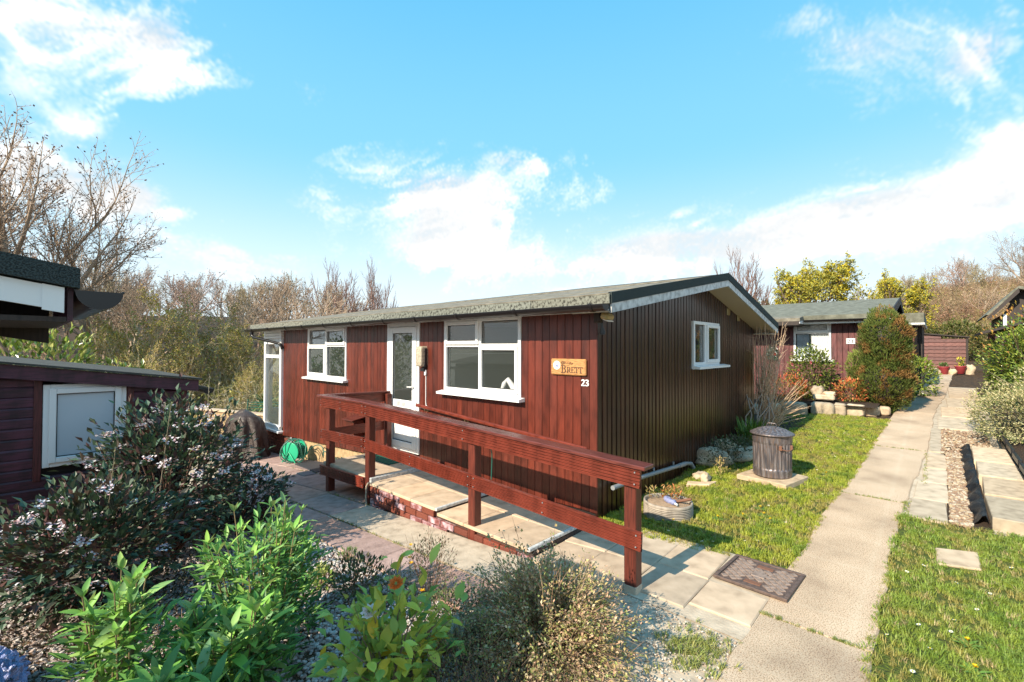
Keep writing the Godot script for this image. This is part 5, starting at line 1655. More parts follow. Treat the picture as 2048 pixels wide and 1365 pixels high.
		for i in 60:
			b.col = Color(0.55, 0.45, 0.05) if q[0] > 3.2 and i % 2 else Color(0.10, 0.16, 0.04)
			b.leaf(Vector3(rnd(-0.12, 0.12), 0.28 + rnd(0, 0.14 if q[0] < 3.2 else 0.34), rnd(-0.12, 0.12)), Vector3(rnd(-1, 1), rnd(0.2, 1.4), rnd(-1, 1)).normalized(), Vector3.UP, 0.12, 0.05)
		part(p, "plant", b.mesh(), M.leaf)
	rock("rock", "pale stone left of the two red pots", gp(2.62, -21.0), Vector3(0.22, 0.17, 0.16), M.stone[1])
	rock("rock", "pale stone between the two red pots", gp(3.17, -21.6), Vector3(0.18, 0.16, 0.15), M.stone[3])
	rock("rock", "tall pale stone right of the two red pots", gp(3.72, -22.2), Vector3(0.16, 0.24, 0.14), M.stone[2])

func rock_mesh(size: Vector3) -> ArrayMesh:
	var b := MB.new()
	var f := FastNoiseLite.new()
	f.seed = rng.randi() % 1000
	f.frequency = 0.8
	var rows := []
	for i in 8:
		var el := lerpf(-PI / 2, PI / 2, i / 7.0)
		var row := []
		for k in 14:
			var a := -TAU * k / 14
			var d := Vector3(cos(el) * cos(a), sin(el), cos(el) * sin(a))
			var q := d * (1.0 + f.get_noise_3dv(d * 1.4) * 0.35)
			q = Vector3(signf(q.x) * pow(absf(q.x), 0.45), signf(q.y) * pow(absf(q.y), 0.45), signf(q.z) * pow(absf(q.z), 0.45))
			row.append(q * size)
		rows.append(row)
	b.skin(rows)
	return b.mesh()

# ---------- plants ----------
func place(pos: Vector3, s: float, tilt := 0.25) -> Transform3D:
	var bs := Basis(Vector3.UP, rnd(0, TAU)) * Basis(Vector3(rnd(-1, 1), 0, rnd(-1, 1)).normalized(), rnd(0, tilt))
	return Transform3D(bs.scaled(Vector3.ONE * s), pos)

func lumpy(center: Vector3, radii: Vector3, f: FastNoiseLite, lump: float, depth := 0.5) -> Array:   # [point, outward direction]
	var d := ball().normalized()
	var r := (1.0 + lump * f.get_noise_3dv(d * 2.0 + center)) * lerpf(depth, 1.0, pow(rng.randf(), 0.45))
	return [center + d * radii * r, d]

func bush(b: MB, center: Vector3, radii: Vector3, n: int, l: float, w: float, cols: Array, lump := 0.5, up := 0.4, depth := 0.45, floor_y := -99.0) -> void:
	var f := FastNoiseLite.new()
	f.seed = rng.randi() % 10000
	f.frequency = 1.3
	for i in n:
		var q := lumpy(center, radii, f, lump, depth)
		if q[0].y < floor_y: q[0].y = floor_y + rnd(0, 0.05)
		var k := rng.randf()
		b.col = cols[int(pow(k, 1.0) * cols.size()) % cols.size()].lerp(pick(cols), rng.randf() * 0.5)
		var dir: Vector3 = (q[1] + ball() * 0.9 + Vector3.UP * up).normalized()
		var s := rnd(0.7, 1.25)
		b.leaf(q[0], dir, (Vector3.UP + ball() * 0.6).normalized(), l * s, w * s, rnd(0.1, 0.4))

func stems(b: MB, base: Vector3, tips: Array, r: float, bend := 0.12) -> void:
	for t in tips:
		var st: Vector3 = base + Vector3(rnd(-0.5, 0.5), 0, rnd(-0.5, 0.5)) * r * 8.0
		var m: Vector3 = st.lerp(t, 0.5) + ball() * bend * (t - st).length() + Vector3(0, (t.y - st.y) * 0.12, 0)
		b.tube([st, st.lerp(m, 0.6), m, m.lerp(t, 0.55), t], [r, r * 0.9, r * 0.7, r * 0.5, r * 0.25], 5, false)

func big_leaf(l: float, w: float, droop: float, round := 1.0) -> ArrayMesh:   # along -z from the origin, face up
	var b := MB.new()
	var n := 6
	var rows := []
	for i in n + 1:
		var t := float(i) / n
		var ww := w * 0.5 * pow(sin(PI * pow(t, 0.8 if round < 1.0 else 0.95)), round * 0.8) + 0.0004
		var y := -droop * t * t * l
		rows.append([Vector3(-ww, y + ww * 0.35, -t * l), Vector3(0, y, -t * l), Vector3(ww, y + ww * 0.35, -t * l)])
	b.skin(rows, false)
	for i in b.n.size():
		if b.n[i].y < 0: b.n[i] = -b.n[i]
	return b.mesh()

func leaf_part(o: Node, mesh: Mesh, material: Material, at: Vector3, dir: Vector3, s: float) -> void:
	var m := part(o, "leaf", mesh, material, at)
	var up := (Vector3.UP + ball() * 0.3).normalized()
	var z := -dir.normalized()
	var x := up.cross(z)
	if x.length() < 0.1: x = Vector3.RIGHT
	x = x.normalized()
	m.basis = Basis(x, z.cross(x), z).scaled_local(Vector3.ONE * s)

func solid_leaf(r: float, g: float, bl: float, rough := 0.5, back := 0.5) -> StandardMaterial3D:
	var m := leafmat(rough, back)
	m.vertex_color_use_as_albedo = false
	m.albedo_color = lin(r, g, bl)
	return m

func leafy_clump(label: String, at: Vector3, h: float, spread: float, n: int, L: Array, mats: Array, cap := 290) -> void:
	var o := thing("leafy_perennial", label, "plant", at)
	var sm := mat(lin(0.22, 0.16, 0.08), 0.8)
	var total := 0
	fill_leaves(o, h, spread, int(spread * spread * 6500.0) + 160, [Color(0.10, 0.24, 0.055), Color(0.16, 0.34, 0.07), Color(0.07, 0.16, 0.05), Color(0.24, 0.42, 0.10)])
	for i in n:
		var a := rnd(0, TAU)
		var r := sqrt(rng.randf()) * spread
		var top := Vector3(cos(a) * r, h * rnd(0.72, 1.05) * (1.0 - 0.25 * r / spread), sin(a) * r)
		var foot := Vector3(cos(a) * r * 0.35, 0, sin(a) * r * 0.35)
		var b := MB.new()
		b.tube([foot, foot.lerp(top, 0.5) + ball() * 0.02, top], [0.006, 0.005, 0.003], 5, false)
		part(o, "stem", b.mesh(), sm)
		var whorls := 6
		for k in whorls:
			var t := 1.0 - k * 0.13 - rnd(0, 0.03)
			var p := foot.lerp(top, t)
			var cnt := 4 if k == 0 else (3 if k < 3 else 2)
			var a0 := rnd(0, TAU)
			for j in cnt:
				if total >= cap: break
				total += 1
				var aa := a0 + TAU * j / cnt + rnd(-0.4, 0.4)
				var rise := rnd(1.2, 2.4) if k == 0 else (rnd(0.35, 0.9) if k < 3 else rnd(-0.1, 0.4))
				leaf_part(o, pick(L), pick(mats), p, Vector3(cos(aa), rise, sin(aa)), rnd(0.7, 1.15) * (0.75 if k == 0 else 1.0))

func fill_leaves(o: Node3D, h: float, spread: float, n: int, cols: Array) -> void:
	var b := MB.new()
	for i in n:
		var a := rnd(0, TAU)
		var r := spread * sqrt(rng.randf()) * 1.05
		var p := Vector3(cos(a) * r, h * rnd(0.05, 0.86) * (1.0 - 0.25 * r / spread), sin(a) * r)
		b.col = pick(cols) * rnd(0.8, 1.15)
		b.leaf(p, Vector3(cos(a) + rnd(-1, 1), rnd(-0.1, 1.3), sin(a) + rnd(-1, 1)).normalized(), (Vector3.UP + ball() * 0.4).normalized(), rnd(0.06, 0.12), rnd(0.02, 0.034), 0.25)
	stuff(part(o, "inner_leaves", b.mesh(), M.leaf))

func plants() -> void:
	rng.seed = 101
	var f := FastNoiseLite.new()
	f.seed = 77
	f.frequency = 0.9
	# --- grass
	var b := MB.new()
	for i in 11:
		var a := rnd(0, TAU)
		var p := Vector3(rnd(-0.022, 0.022), 0, rnd(-0.022, 0.022))
		var d := Vector3(cos(a), 0, sin(a))
		var s := Vector3(-d.z, 0, d.x)
		var hh := rnd(0.022, 0.05)
		var w := rnd(0.0018, 0.003)
		var lean := rnd(0.2, 1.1)
		b.col = Color(1, 1, 1) * rnd(0.75, 1.1)
		var m := p + d * hh * lean * 0.4 + Vector3(0, hh * 0.6, 0)
		var t := p + d * hh * lean + Vector3(0, hh * rnd(0.7, 1.0), 0)
		b.tri(p - s * w, p + s * w, m + s * w * 0.7)
		b.tri(p - s * w, m + s * w * 0.7, m - s * w * 0.7)
		b.tri(m - s * w * 0.7, m + s * w * 0.7, t)
	var tuft := b.mesh()
	for lawn in 2:
		var places := []
		var cols := []
		var tries := 22000 if lawn == 0 else 15000
		for i in tries:
			var x := rnd(0.02, 2.08) if lawn == 0 else rnd(2.40, 4.9)
			var z := rnd(-8.1, 0.16) if lawn == 0 else rnd(-2.1, 3.3)
			if lawn == 0:
				if x > interp(z, lx) + 0.03: continue
				if x > 1.38 and z > -0.03: continue
				if absf(x - 1.10) < 0.36 and absf(z + 2.57) < 0.3: continue
				if Vector2(x - 0.53, z + 0.6).length() < 0.27: continue
				if x < 0.62 and z < -2.6 and rng.randf() < 0.75: continue
				if z < -5.0 and rng.randf() < 0.3: continue
			else:
				if absf(x - 2.85) < 0.13 and absf(z + 1.18) < 0.2: continue
				if z > 1.0 and x > 3.6: continue
			var k := f.get_noise_2d(x * 2.2, z * 2.2) + 0.35 * f.get_noise_2d(x * 9.0, z * 9.0)
			if k < -0.30 and rng.randf() < 0.6: continue
			var g := Color(0.38, 0.41, 0.045) if lawn == 0 else Color(0.24, 0.31, 0.045)
			var c := g.lerp(Color(0.36, 0.27, 0.09), smoothstep(0.02, -0.35, k) * 0.8).lerp(Color(0.13, 0.22, 0.03), smoothstep(0.1, 0.45, k) * 0.7)
			if rng.randf() < 0.06: c = Color(0.45, 0.36, 0.17)
			cols.append((c * rnd(0.75, 1.2)))
			places.append(place(gp(x, z, -0.006), rnd(0.7, 1.3) * (1.0 + 0.4 * k), 0.3))
		var o := many(self, "grass", tuft, M.leaf, places, cols)
		tag(o, "sunny yellow green grass of the lawn beside the chalet gable" if lawn == 0 else "green grass of the small lawn right of the path", "grass")
	# daisies and dandelions
	b = MB.new()
	b.col = Color(0.85, 0.85, 0.82)
	for k in 12:
		var a := TAU * k / 12
		b.leaf(Vector3(0, 0.03, 0), Vector3(cos(a), 0.25, sin(a)).normalized(), Vector3.UP, 0.014, 0.007, 0.05)
	b.col = Color(0.7, 0.5, 0.03)
	b.box(Vector3(0, 0.033, 0), Vector3(0.007, 0.004, 0.007))
	b.col = Color(0.1, 0.2, 0.04)
	b.tube([Vector3.ZERO, Vector3(0, 0.03, 0)], [0.0012, 0.001], 4, false)
	var dm := b.mesh()
	for q in [[1.50, -0.35], [1.38, -0.30], [1.30, -0.20], [1.12, 0.02], [1.06, -0.12], [1.42, -0.55], [1.28, -0.62], [1.18, -0.10], [1.62, -1.0], [1.55, -1.6], [1.30, -1.45], [1.70, -2.2], [1.62, -2.9], [1.52, -3.3], [1.66, -3.5], [1.58, -4.1], [1.70, -4.3], [1.45, -4.6], [1.62, -5.0], [1.3, -5.2], [1.72, -5.4], [1.75, -5.6], [1.5, -5.9], [1.60, -3.0], [1.1, -1.3], [0.9, -0.25], [1.0, -0.9], [0.72, -0.05], [2.55, -0.95], [2.62, 0.30], [2.75, 0.25], [2.85, 0.1], [2.5, 0.55], [2.78, -0.55], [3.02, -0.5], [2.68, -0.72], [2.58, -0.5], [2.9, -0.2], [3.15, -1.2], [2.6, 0.9], [2.72, 0.95], [2.95, 0.75], [3.2, 0.3], [2.66, 0.62]]:
		var d := part(self, "daisy", dm, M.leaf, gp(q[0] + rnd(-0.05, 0.05), q[1] + rnd(-0.05, 0.05)), Vector3(rnd(-0.3, 0.3), rnd(0, 6), rnd(-0.3, 0.3)))
		d.scale = Vector3.ONE * rnd(0.8, 1.15)
		tag(d, "tiny white daisy in the lawn " + ("near the square slab, right of the path" if q[0] > 2.3 else ("close to the inspection cover and slabs" if q[1] > -0.7 else ("between the metal bin and the path" if q[1] > -3.6 else "towards the stone edging"))), "daisy", "daisies scattered over the lawns")
	b = MB.new()
	for k in 60:
		b.col = Color(0.80, 0.50, 0.01).lerp(Color(0.85, 0.62, 0.02), rng.randf())
		var a := rnd(0, TAU)
		b.leaf(Vector3(0, 0.04, 0), Vector3(cos(a), rnd(0.15, 1.6), sin(a)).normalized(), Vector3.UP, 0.018, 0.005, 0.05)
	b.col = Color(0.12, 0.22, 0.04)
	b.tube([Vector3.ZERO, Vector3(0, 0.042, 0)], [0.002, 0.0016], 4, false)
	for k in 7:
		var a := TAU * k / 7
		b.leaf(Vector3(0, 0.004, 0), Vector3(cos(a), 0.25, sin(a)).normalized(), Vector3.UP, 0.09, 0.022, 0.2)
	var dd := b.mesh()
	for q in [[0.28, -0.20], [0.46, -0.22], [0.62, -0.28], [0.70, -0.35], [1.02, -0.72], [1.20, -0.95], [1.36, -1.12], [1.62, -3.15], [1.28, -1.3], [1.45, -1.0], [2.86, 0.32], [2.88, 0.62], [1.35, -6.5]]:
		tag(part(self, "dandelion", dd, M.leaf, gp(q[0], q[1]), Vector3(0, rnd(0, 6), 0)), "yellow dandelion in flower in the grass " + ("right of the path" if q[0] > 2.3 else ("by the ribbed planter" if q[1] > -0.5 else "between the planter and the path")), "dandelion", "dandelions in the lawns")
	# --- gravel
	var pm := rock_mesh(Vector3(1.0, 0.55, 0.8))
	var places := []
	var cols := [Color(0.50, 0.42, 0.37), Color(0.38, 0.32, 0.30), Color(0.58, 0.51, 0.46), Color(0.32, 0.25, 0.23), Color(0.46, 0.35, 0.30), Color(0.62, 0.57, 0.53), Color(0.36, 0.29, 0.27)]
	for i in 22000:
		var x := rnd(-3.4, 0.85)
		var z := rnd(2.17, 4.6)
		places.append(place(gp(x, z, rnd(-0.002, 0.008)), rnd(0.006, 0.015), 0.7))
	tag(many(self, "gravel", pm, M.vc, places, cols), "grey pink gravel between the flagstone path and the plants", "gravel")
	places = []
	for i in 3600:
		var x := rnd(2.83, 2.98)
		var z := rnd(-5.4, -2.08)
		if rng.randf() < 0.3:
			x = rnd(2.78, 3.35); z = rnd(-7.4, -5.3)
		places.append(place(gp(x, z, rnd(0.0, 0.02)), rnd(0.008, 0.022), 0.7))
	tag(many(self, "gravel", pm, M.vc, places, [Color(0.40, 0.30, 0.19), Color(0.30, 0.19, 0.12), Color(0.50, 0.41, 0.31), Color(0.24, 0.15, 0.10)]), "sandy brown gravel in the narrow strip beside the black liner", "gravel")
	places = []
	for i in 1500:
		var x := rnd(0.9, 1.8)
		var z := rnd(1.22, 2.6)
		places.append(place(gp(x, z, rnd(0.0, 0.008)), rnd(0.003, 0.009), 0.7))
	tag(many(self, "gravel", pm, M.vc, places, [Color(0.55, 0.46, 0.36), Color(0.40, 0.30, 0.22), Color(0.62, 0.54, 0.45)]), "fine sandy grit over the bed between the bush and the path", "gravel")
	# weeds in the joints
	places = []; cols = []
	for q in [[-2.72, -0.3, 1.71, 1.71, 46], [-4.6, -2.7, 1.71, 1.71, 30], [-3.9, -2.7, 1.19, 1.19, 22], [-2.65, 0.2, 2.16, 2.17, 40], [-6.6, -5.4, 0.6, 0.62, 30], [-6.3, -5.6, 0.9, 1.25, 40], [1.80, 2.44, 0.80, 0.80, 60], [1.84, 2.46, -2.5, -2.5, 60], [1.93, 2.6, -5.31, -5.31, 40], [2.44, 2.50, -2.6, -2.06, 30], [2.58, 2.63, -5.2, -3.4, 40], [1.62, 1.83, 1.25, 1.5, 40]]:
		for i in q[4]:
			places.append(place(gp(rnd(q[0], q[1]), rnd(q[2], q[3]) + rnd(-0.01, 0.01), 0.005), rnd(0.3, 0.85), 0.6))
			cols.append(Color(0.16, 0.22, 0.04).lerp(Color(0.36, 0.34, 0.12), rng.randf()))
	tag(many(self, "weeds", tuft, M.leaf, places, cols), "small weeds and moss growing in the joints of the paving", "weeds")
	places = []; cols = []
	for i in 150:
		places.append(place(gp(1.62 + 0.13 * rng.randfn() * 0.7, 1.52 + 0.16 * rng.randfn() * 0.7, 0.0), rnd(0.6, 1.3), 0.6))
		cols.append(Color(0.20, 0.26, 0.05).lerp(Color(0.42, 0.36, 0.14), rng.randf() * 0.7))
	tag(many(self, "grass_tuft", tuft, M.leaf, places, cols), "tuft of grass at the corner of the bed beside the concrete path", "grass")
	# --- bright leafy perennials in the foreground
	var L := [big_leaf(0.13, 0.036, 0.2, 1.0), big_leaf(0.15, 0.042, 0.45, 1.0), big_leaf(0.11, 0.032, -0.1, 1.0), big_leaf(0.09, 0.03, 0.1, 1.0)]
	var G := [solid_leaf(0.20, 0.42, 0.07, 0.45, 0.6), solid_leaf(0.13, 0.31, 0.07), solid_leaf(0.34, 0.52, 0.15), solid_leaf(0.08, 0.20, 0.06), solid_leaf(0.28, 0.48, 0.09), solid_leaf(0.17, 0.30, 0.13)]
	var L2 := [big_leaf(0.17, 0.05, 0.2, 1.0), big_leaf(0.20, 0.055, 0.45, 1.0), big_leaf(0.14, 0.042, -0.1, 1.0), big_leaf(0.11, 0.036, 0.1, 1.0)]
	leafy_clump("tallest bright green leafy clump at the foreground left, before the flagstones", gp(-0.46, 3.24), 1.02, 0.33, 19, L, G)
	leafy_clump("bright green leafy clump at the far left of the foreground, before the dark soil", gp(-0.22, 3.98), 0.86, 0.20, 17, L, G)
	leafy_clump("lower bright green leafy clump at the bottom, between the tallest clump and the camellia", gp(-0.06, 3.52), 0.64, 0.28, 19, L2, G)
	leafy_clump("small darker leafy clump on the gravel edge right of the tallest clump", gp(-0.66, 3.02), 0.80, 0.15, 12, L, [G[1], G[3], G[0]])
	leafy_clump("low leafy shoots at the bottom edge left of centre", gp(0.16, 3.80), 0.46, 0.26, 17, L2, G)
	var cam_fill := [Color(0.34, 0.42, 0.06), Color(0.22, 0.33, 0.06), Color(0.46, 0.48, 0.08), Color(0.14, 0.24, 0.05)]
	# --- camellia with yellowing leaves, foreground middle
	var cm := thing("camellia", "yellow green camellia with big glossy leaves at bottom centre", "shrub", gp(0.60, 2.98))
	var CL := [big_leaf(0.098, 0.054, 0.2, 1.15), big_leaf(0.09, 0.052, 0.4, 1.15), big_leaf(0.108, 0.056, 0.05, 1.15)]
	var CG := [solid_leaf(0.38, 0.45, 0.05, 0.35, 0.5), solid_leaf(0.50, 0.54, 0.09, 0.35, 0.5), solid_leaf(0.22, 0.33, 0.06, 0.35, 0.4), solid_leaf(0.52, 0.50, 0.06, 0.35, 0.5), solid_leaf(0.24, 0.34, 0.06, 0.35, 0.5), solid_leaf(0.62, 0.42, 0.03, 0.35, 0.5)]
	var tips := []
	for i in 32:
		var a := TAU * i / 32.0 + rnd(-0.2, 0.2)
		var r := 0.36 * sqrt(rng.randf())
		tips.append(Vector3(cos(a) * r, rnd(0.18, 0.62) * (1.0 - r * 0.7), sin(a) * r))
	tips.append_array([Vector3(-0.32, 0.58, -0.22), Vector3(0.30, 0.56, -0.24), Vector3(-0.05, 0.72, -0.1), Vector3(-0.34, 0.42, 0.05), Vector3(0.05, 0.66, -0.22)])
	for t in tips:
		b = MB.new()
		b.col = Color(0.26, 0.18, 0.12)
		stems(b, Vector3.ZERO, [t], 0.006)
		part(cm, "branch", b.mesh(), M.vc)
		for k in 8:
			var p: Vector3 = Vector3.ZERO.lerp(t, 1.0 - k * 0.08) + ball() * 0.03
			var dir: Vector3 = (t.normalized() * 0.5 + ball() + Vector3(0, 0.15, 0)).normalized()
			leaf_part(cm, pick(CL), CG[rng.randi() % 5] if rng.randf() < 0.92 else CG[5], p, dir, rnd(0.75, 1.15))
	b = MB.new()
	bush(b, Vector3(0, 0.28, 0), Vector3(0.34, 0.30, 0.32), 190, 0.095, 0.05, cam_fill, 0.5, 0.2, 0.35, 0.02)
	stuff(part(cm, "inner_leaves", b.mesh(), M.leafgloss))
	for q in [[Vector3(0.06, 0.64, 0.0), Color(0.66, 0.15, 0.02), "orange_flower"], [Vector3(0.0, 0.52, 0.12), Color(0.78, 0.70, 0.72), "white_flower"]]:
		b = MB.new()
		b.col = q[1]
		for ring in 4:
			for k in 9 - ring:
				var a := TAU * k / (9 - ring) + ring * 0.4
				var r := 0.034 - ring * 0.008
				b.col = q[1] * rnd(0.85, 1.1)
				b.leaf(Vector3(cos(a) * r * 0.3, 0.004 * ring, sin(a) * r * 0.3), Vector3(cos(a), 0.25 + ring * 0.5, sin(a)).normalized(), Vector3.UP, r, r * 0.95, -0.2)
		part(cm, q[2], b.mesh(), M.leaf, q[0], Vector3(0.5, 0.6, 0))
	# --- the twiggy sunlit bush by the ramp's foot
	var tb := thing("twiggy_bush", "wide twiggy bush with tiny pale leaves before the ramp railing", "shrub", gp(0.95, 2.10))
	b = MB.new()
	var lb := MB.new()
	var LCOL := [Color(0.46, 0.36, 0.15), Color(0.34, 0.33, 0.12), Color(0.58, 0.45, 0.26), Color(0.26, 0.29, 0.09), Color(0.56, 0.34, 0.22), Color(0.50, 0.36, 0.22)]
	var fb := FastNoiseLite.new()
	fb.seed = 4
	for i in 600:
		var d := ball().normalized()
		d.y = absf(d.y) * 0.9 + 0.05
		var r := rnd(0.6, 1.0) * (1.0 + 0.35 * fb.get_noise_3dv(d * 40.0))
		var tip := Vector3(d.x * 0.62, d.y * 0.60, d.z * 0.58) * r
		if tip.y > 0.45 and rng.randf() < 0.25: tip.y += rnd(0.05, 0.18)
		b.col = Color(0.34, 0.20, 0.13).lerp(Color(0.48, 0.36, 0.24), rng.randf())
		var st := Vector3(rnd(-0.07, 0.07), 0, rnd(-0.07, 0.07))
		var m := st.lerp(tip, 0.5) + ball() * 0.06 + Vector3(0, 0.05, 0)
		b.tube([st, m, tip], [0.0035, 0.0026, 0.0012], 3, false)
		for k in 3:
			var s := m.lerp(tip, rnd(0.0, 0.9))
			b.tube([s, s + (d + ball() * 0.9).normalized() * rnd(0.05, 0.13)], [0.0016, 0.0008], 3, false)
		for k in 34:
			var p := m.lerp(tip, rnd(-0.1, 1.05)) + ball() * 0.035
			lb.col = pick(LCOL)
			lb.leaf(p, (d + ball() * 1.2).normalized(), (Vector3.UP + ball() * 0.5).normalized(), rnd(0.014, 0.027), rnd(0.010, 0.018), 0.2)
	part(tb, "twigs", b.mesh(), M.twig)
	stuff(part(tb, "leaves", lb.mesh(), M.leaf))
	# --- low shaded cover in front of it
	var lc := thing("low_shrub", "low shaded green and brown ground shrub at the bottom right of centre", "shrub", gp(0.98, 2.62))
	b = MB.new()
	for i in 600:
		b.col = Color(0.20, 0.10, 0.08).lerp(Color(0.30, 0.22, 0.14), rng.randf())
		var p := Vector3(rnd(-0.45, 0.45), 0, rnd(-0.4, 0.45))
		b.tube([p, p + Vector3(rnd(-0.1, 0.1), rnd(0.06, 0.28), rnd(-0.1, 0.1))], [0.0025, 0.001], 3, false)
	part(lc, "twigs", b.mesh(), M.twig)
	b = MB.new()
	bush(b, Vector3(0, 0.12, 0), Vector3(0.50, 0.22, 0.45), 3800, 0.017, 0.010, [Color(0.13, 0.17, 0.05), Color(0.20, 0.22, 0.08), Color(0.24, 0.16, 0.09)], 0.5, 0.5, 0.3, 0.01)
	stuff(part(lc, "leaves", b.mesh(), M.leaf))
	# --- small plants on the gravel
	for q in [[-0.62, 2.50, 0.22, 0.16, "dark reddish green little shrub on the gravel behind the camellia", [Color(0.10, 0.13, 0.05), Color(0.16, 0.10, 0.06), Color(0.08, 0.16, 0.06)], 520, 0.04, 0.02], [-0.13, 2.16, 0.20, 0.27, "upright dark heathery shrub beside the mortar strip", [Color(0.07, 0.10, 0.05), Color(0.13, 0.12, 0.07), Color(0.16, 0.09, 0.07)], 1500, 0.022, 0.008], [-0.98, 2.62, 0.10, 0.09, "pale yellow primrose clump on the gravel", [Color(0.62, 0.58, 0.26), Color(0.20, 0.30, 0.07), Color(0.26, 0.36, 0.08)], 150, 0.05, 0.026], [0.32, 2.28, 0.30, 0.12, "low weedy cover between the heathery shrub and the twiggy bush", [Color(0.10, 0.16, 0.05), Color(0.16, 0.20, 0.07), Color(0.2, 0.16, 0.08)], 1500, 0.022, 0.011], [-1.30, 2.22, 0.10, 0.06, "small green weed tuft at the edge of the flagstones", [Color(0.12, 0.2, 0.05)], 120, 0.05, 0.008], [-0.52, 2.24, 0.09, 0.08, "spiky weed tuft beside the last flagstone joint", [Color(0.10, 0.17, 0.05)], 100, 0.06, 0.007]]:
		var o := thing("small_plant", q[4], "plant", gp(q[0], q[1]))
		b = MB.new()
		bush(b, Vector3(0, q[3] * 0.8, 0), Vector3(q[2], q[3], q[2]), q[6], q[7], q[8], q[5], 0.5, 0.9, 0.2, 0.01)
		stuff(part(o, "leaves", b.mesh(), M.leaf))
		b = MB.new()
		b.col = Color(0.22, 0.13, 0.09)
		for i in 26:
			var tp := Vector3(rnd(-1, 1) * q[2] * 0.8, q[3] * rnd(1.0, 1.9), rnd(-1, 1) * q[2] * 0.8)
			b.tube([tp * Vector3(0.2, 0, 0.2), tp], [0.002, 0.001], 3, false)
		part(o, "stems", b.mesh(), M.twig)
	for q in [[-0.48, 2.10, 0.30], [-0.30, 2.22, 0.24], [0.30, 2.16, 0.26], [0.02, 2.35, 0.17], [-0.44, 2.14, 0.22]]:
		var mg := MB.new()
		mg.col = Color(0.12, 0.2, 0.05)
		mg.tube([Vector3.ZERO, Vector3(0.01, q[2], 0)], [0.002, 0.0015], 4, false)
		for k in 16:
			mg.col = Color(0.85, 0.45, 0.02)
			var a := TAU * k / 16
			mg.leaf(Vector3(0.01, q[2], 0), Vector3(cos(a), rnd(0.1, 0.8), sin(a)).normalized(), Vector3.UP, 0.022, 0.009, 0.05)
		tag(part(self, "marigold", mg.mesh(), M.leaf, gp(q[0], q[1])), "small orange marigold flower on a thin stem above the gravel", "flower", "marigolds on the gravel")
	# --- viburnum by the shed
	for q in [[-2.74, 3.30, 0.62, 1.45, 4300, 84, "large dark leaved shrub with white flower heads before the shed"], [-1.95, 3.92, 0.52, 0.92, 3300, 56, "lower dark leaved shrub with white flower heads at the left edge"], [-3.1, 2.55, 0.45, 0.66, 1500, 46, "dark leaved shrub with white flower heads beside the patio"]]:
		var o := thing("viburnum", q[6], "shrub", gp(q[0], q[1]))
		b = MB.new()
		b.col = Color(0.14, 0.08, 0.06)
		tips = []
		var fl := FastNoiseLite.new()
		fl.seed = int(q[4])
		fl.frequency = 1.2
		var c := Vector3(0, q[3] * 0.56, 0)
		var rad := Vector3(q[2], q[3] * 0.46, q[2])
		for i in 50: tips.append(lumpy(c, rad, fl, 0.5, 0.8)[0])
		stems(b, Vector3.ZERO, tips, 0.011, 0.08)
		part(o, "branches", b.mesh(), M.twig)
		b = MB.new()
		bush(b, c, rad, q[4], 0.075, 0.04, [Color(0.055, 0.09, 0.05), Color(0.08, 0.13, 0.075), Color(0.12, 0.062, 0.055), Color(0.045, 0.07, 0.045), Color(0.11, 0.16, 0.09), Color(0.09, 0.17, 0.12), Color(0.14, 0.07, 0.065)], 0.8, 0.3, 0.5, 0.03)
		stuff(part(o, "leaves", b.mesh(), M.leaf))
		for i in q[5]:
			var p := lumpy(c, rad * 1.04, fl, 0.5, 0.93)
			if p[1].y < -0.25: p[1].y = -p[1].y; 
			var at: Vector3 = c + p[1] * rad * (1.0 + 0.25 * fl.get_noise_3dv(p[1] * 2.0)) 
			b = MB.new()
			for k in 26:
				b.col = [Color(0.70, 0.60, 0.64), Color(0.80, 0.76, 0.78), Color(0.55, 0.34, 0.38)][k % 3]
				var d := ball() * Vector3(0.06, 0.022, 0.06)
				var a := rnd(0, TAU)
				b.leaf(d, Vector3(cos(a), 0.4, sin(a)).normalized(), Vector3.UP, 0.024, 0.020, 0.1)
			part(o, "flower_head", b.mesh(), M.leaf, at, Vector3(rnd(-0.5, 0.5), 0, rnd(-0.5, 0.5)))
	# tall bare stalks before the shed
	for q in [[-2.15, 3.55, 1.55, 0.22, "thin bare stalk rising before the left side of the shed window"], [-2.7, 3.1, 1.78, -0.3, "tall thin seed stalk rising before the shed right of its window"], [-1.9, 3.9, 1.25, 0.16, "short bare stalk before the boards at the left edge"]]:
		var st := MB.new()
		var pth := []
		var rr := []
		for k in 9:
			var t := k / 8.0
			pth.append(Vector3(q[3] * t * t * 0.6, q[2] * t, -0.5 * absf(q[3]) * t))
			rr.append(lerpf(0.006, 0.002, t))
		st.col = Color(0.35, 0.28, 0.2)
		st.tube(pth, rr, 5, false)
		for k in 40:
			st.col = Color(0.30, 0.30, 0.16)
			st.leaf(pth[8].lerp(pth[5], rng.randf()) + ball() * 0.008, (ball() + Vector3.UP).normalized(), Vector3.UP, 0.03, 0.006)
		tag(part(self, "bare_stalk", st.mesh(), M.leaf, gp(q[0], q[1])), q[4], "stalk")
	# dead straw under the plants at lower left
	b = MB.new()
	for i in 260:
		b.col = Color(0.42, 0.32, 0.24).lerp(Color(0.20, 0.12, 0.09), rng.randf())
		var p := gp(-0.85 + rnd(-0.55, 0.7), 4.0 + rnd(-0.6, 0.4), 0.02)
		var d := Vector3(rnd(-1, 1), rnd(-0.05, 0.35), rnd(-1, 1)).normalized()
		b.tube([p, p + d * rnd(0.06, 0.2)], [0.003, 0.0015], 3, false)
	stuff(tag(part(self, "dead_stems", b.mesh(), M.twig), "dead straw coloured stems lying on the dark soil at lower left", "dead stems"))
	b = MB.new()
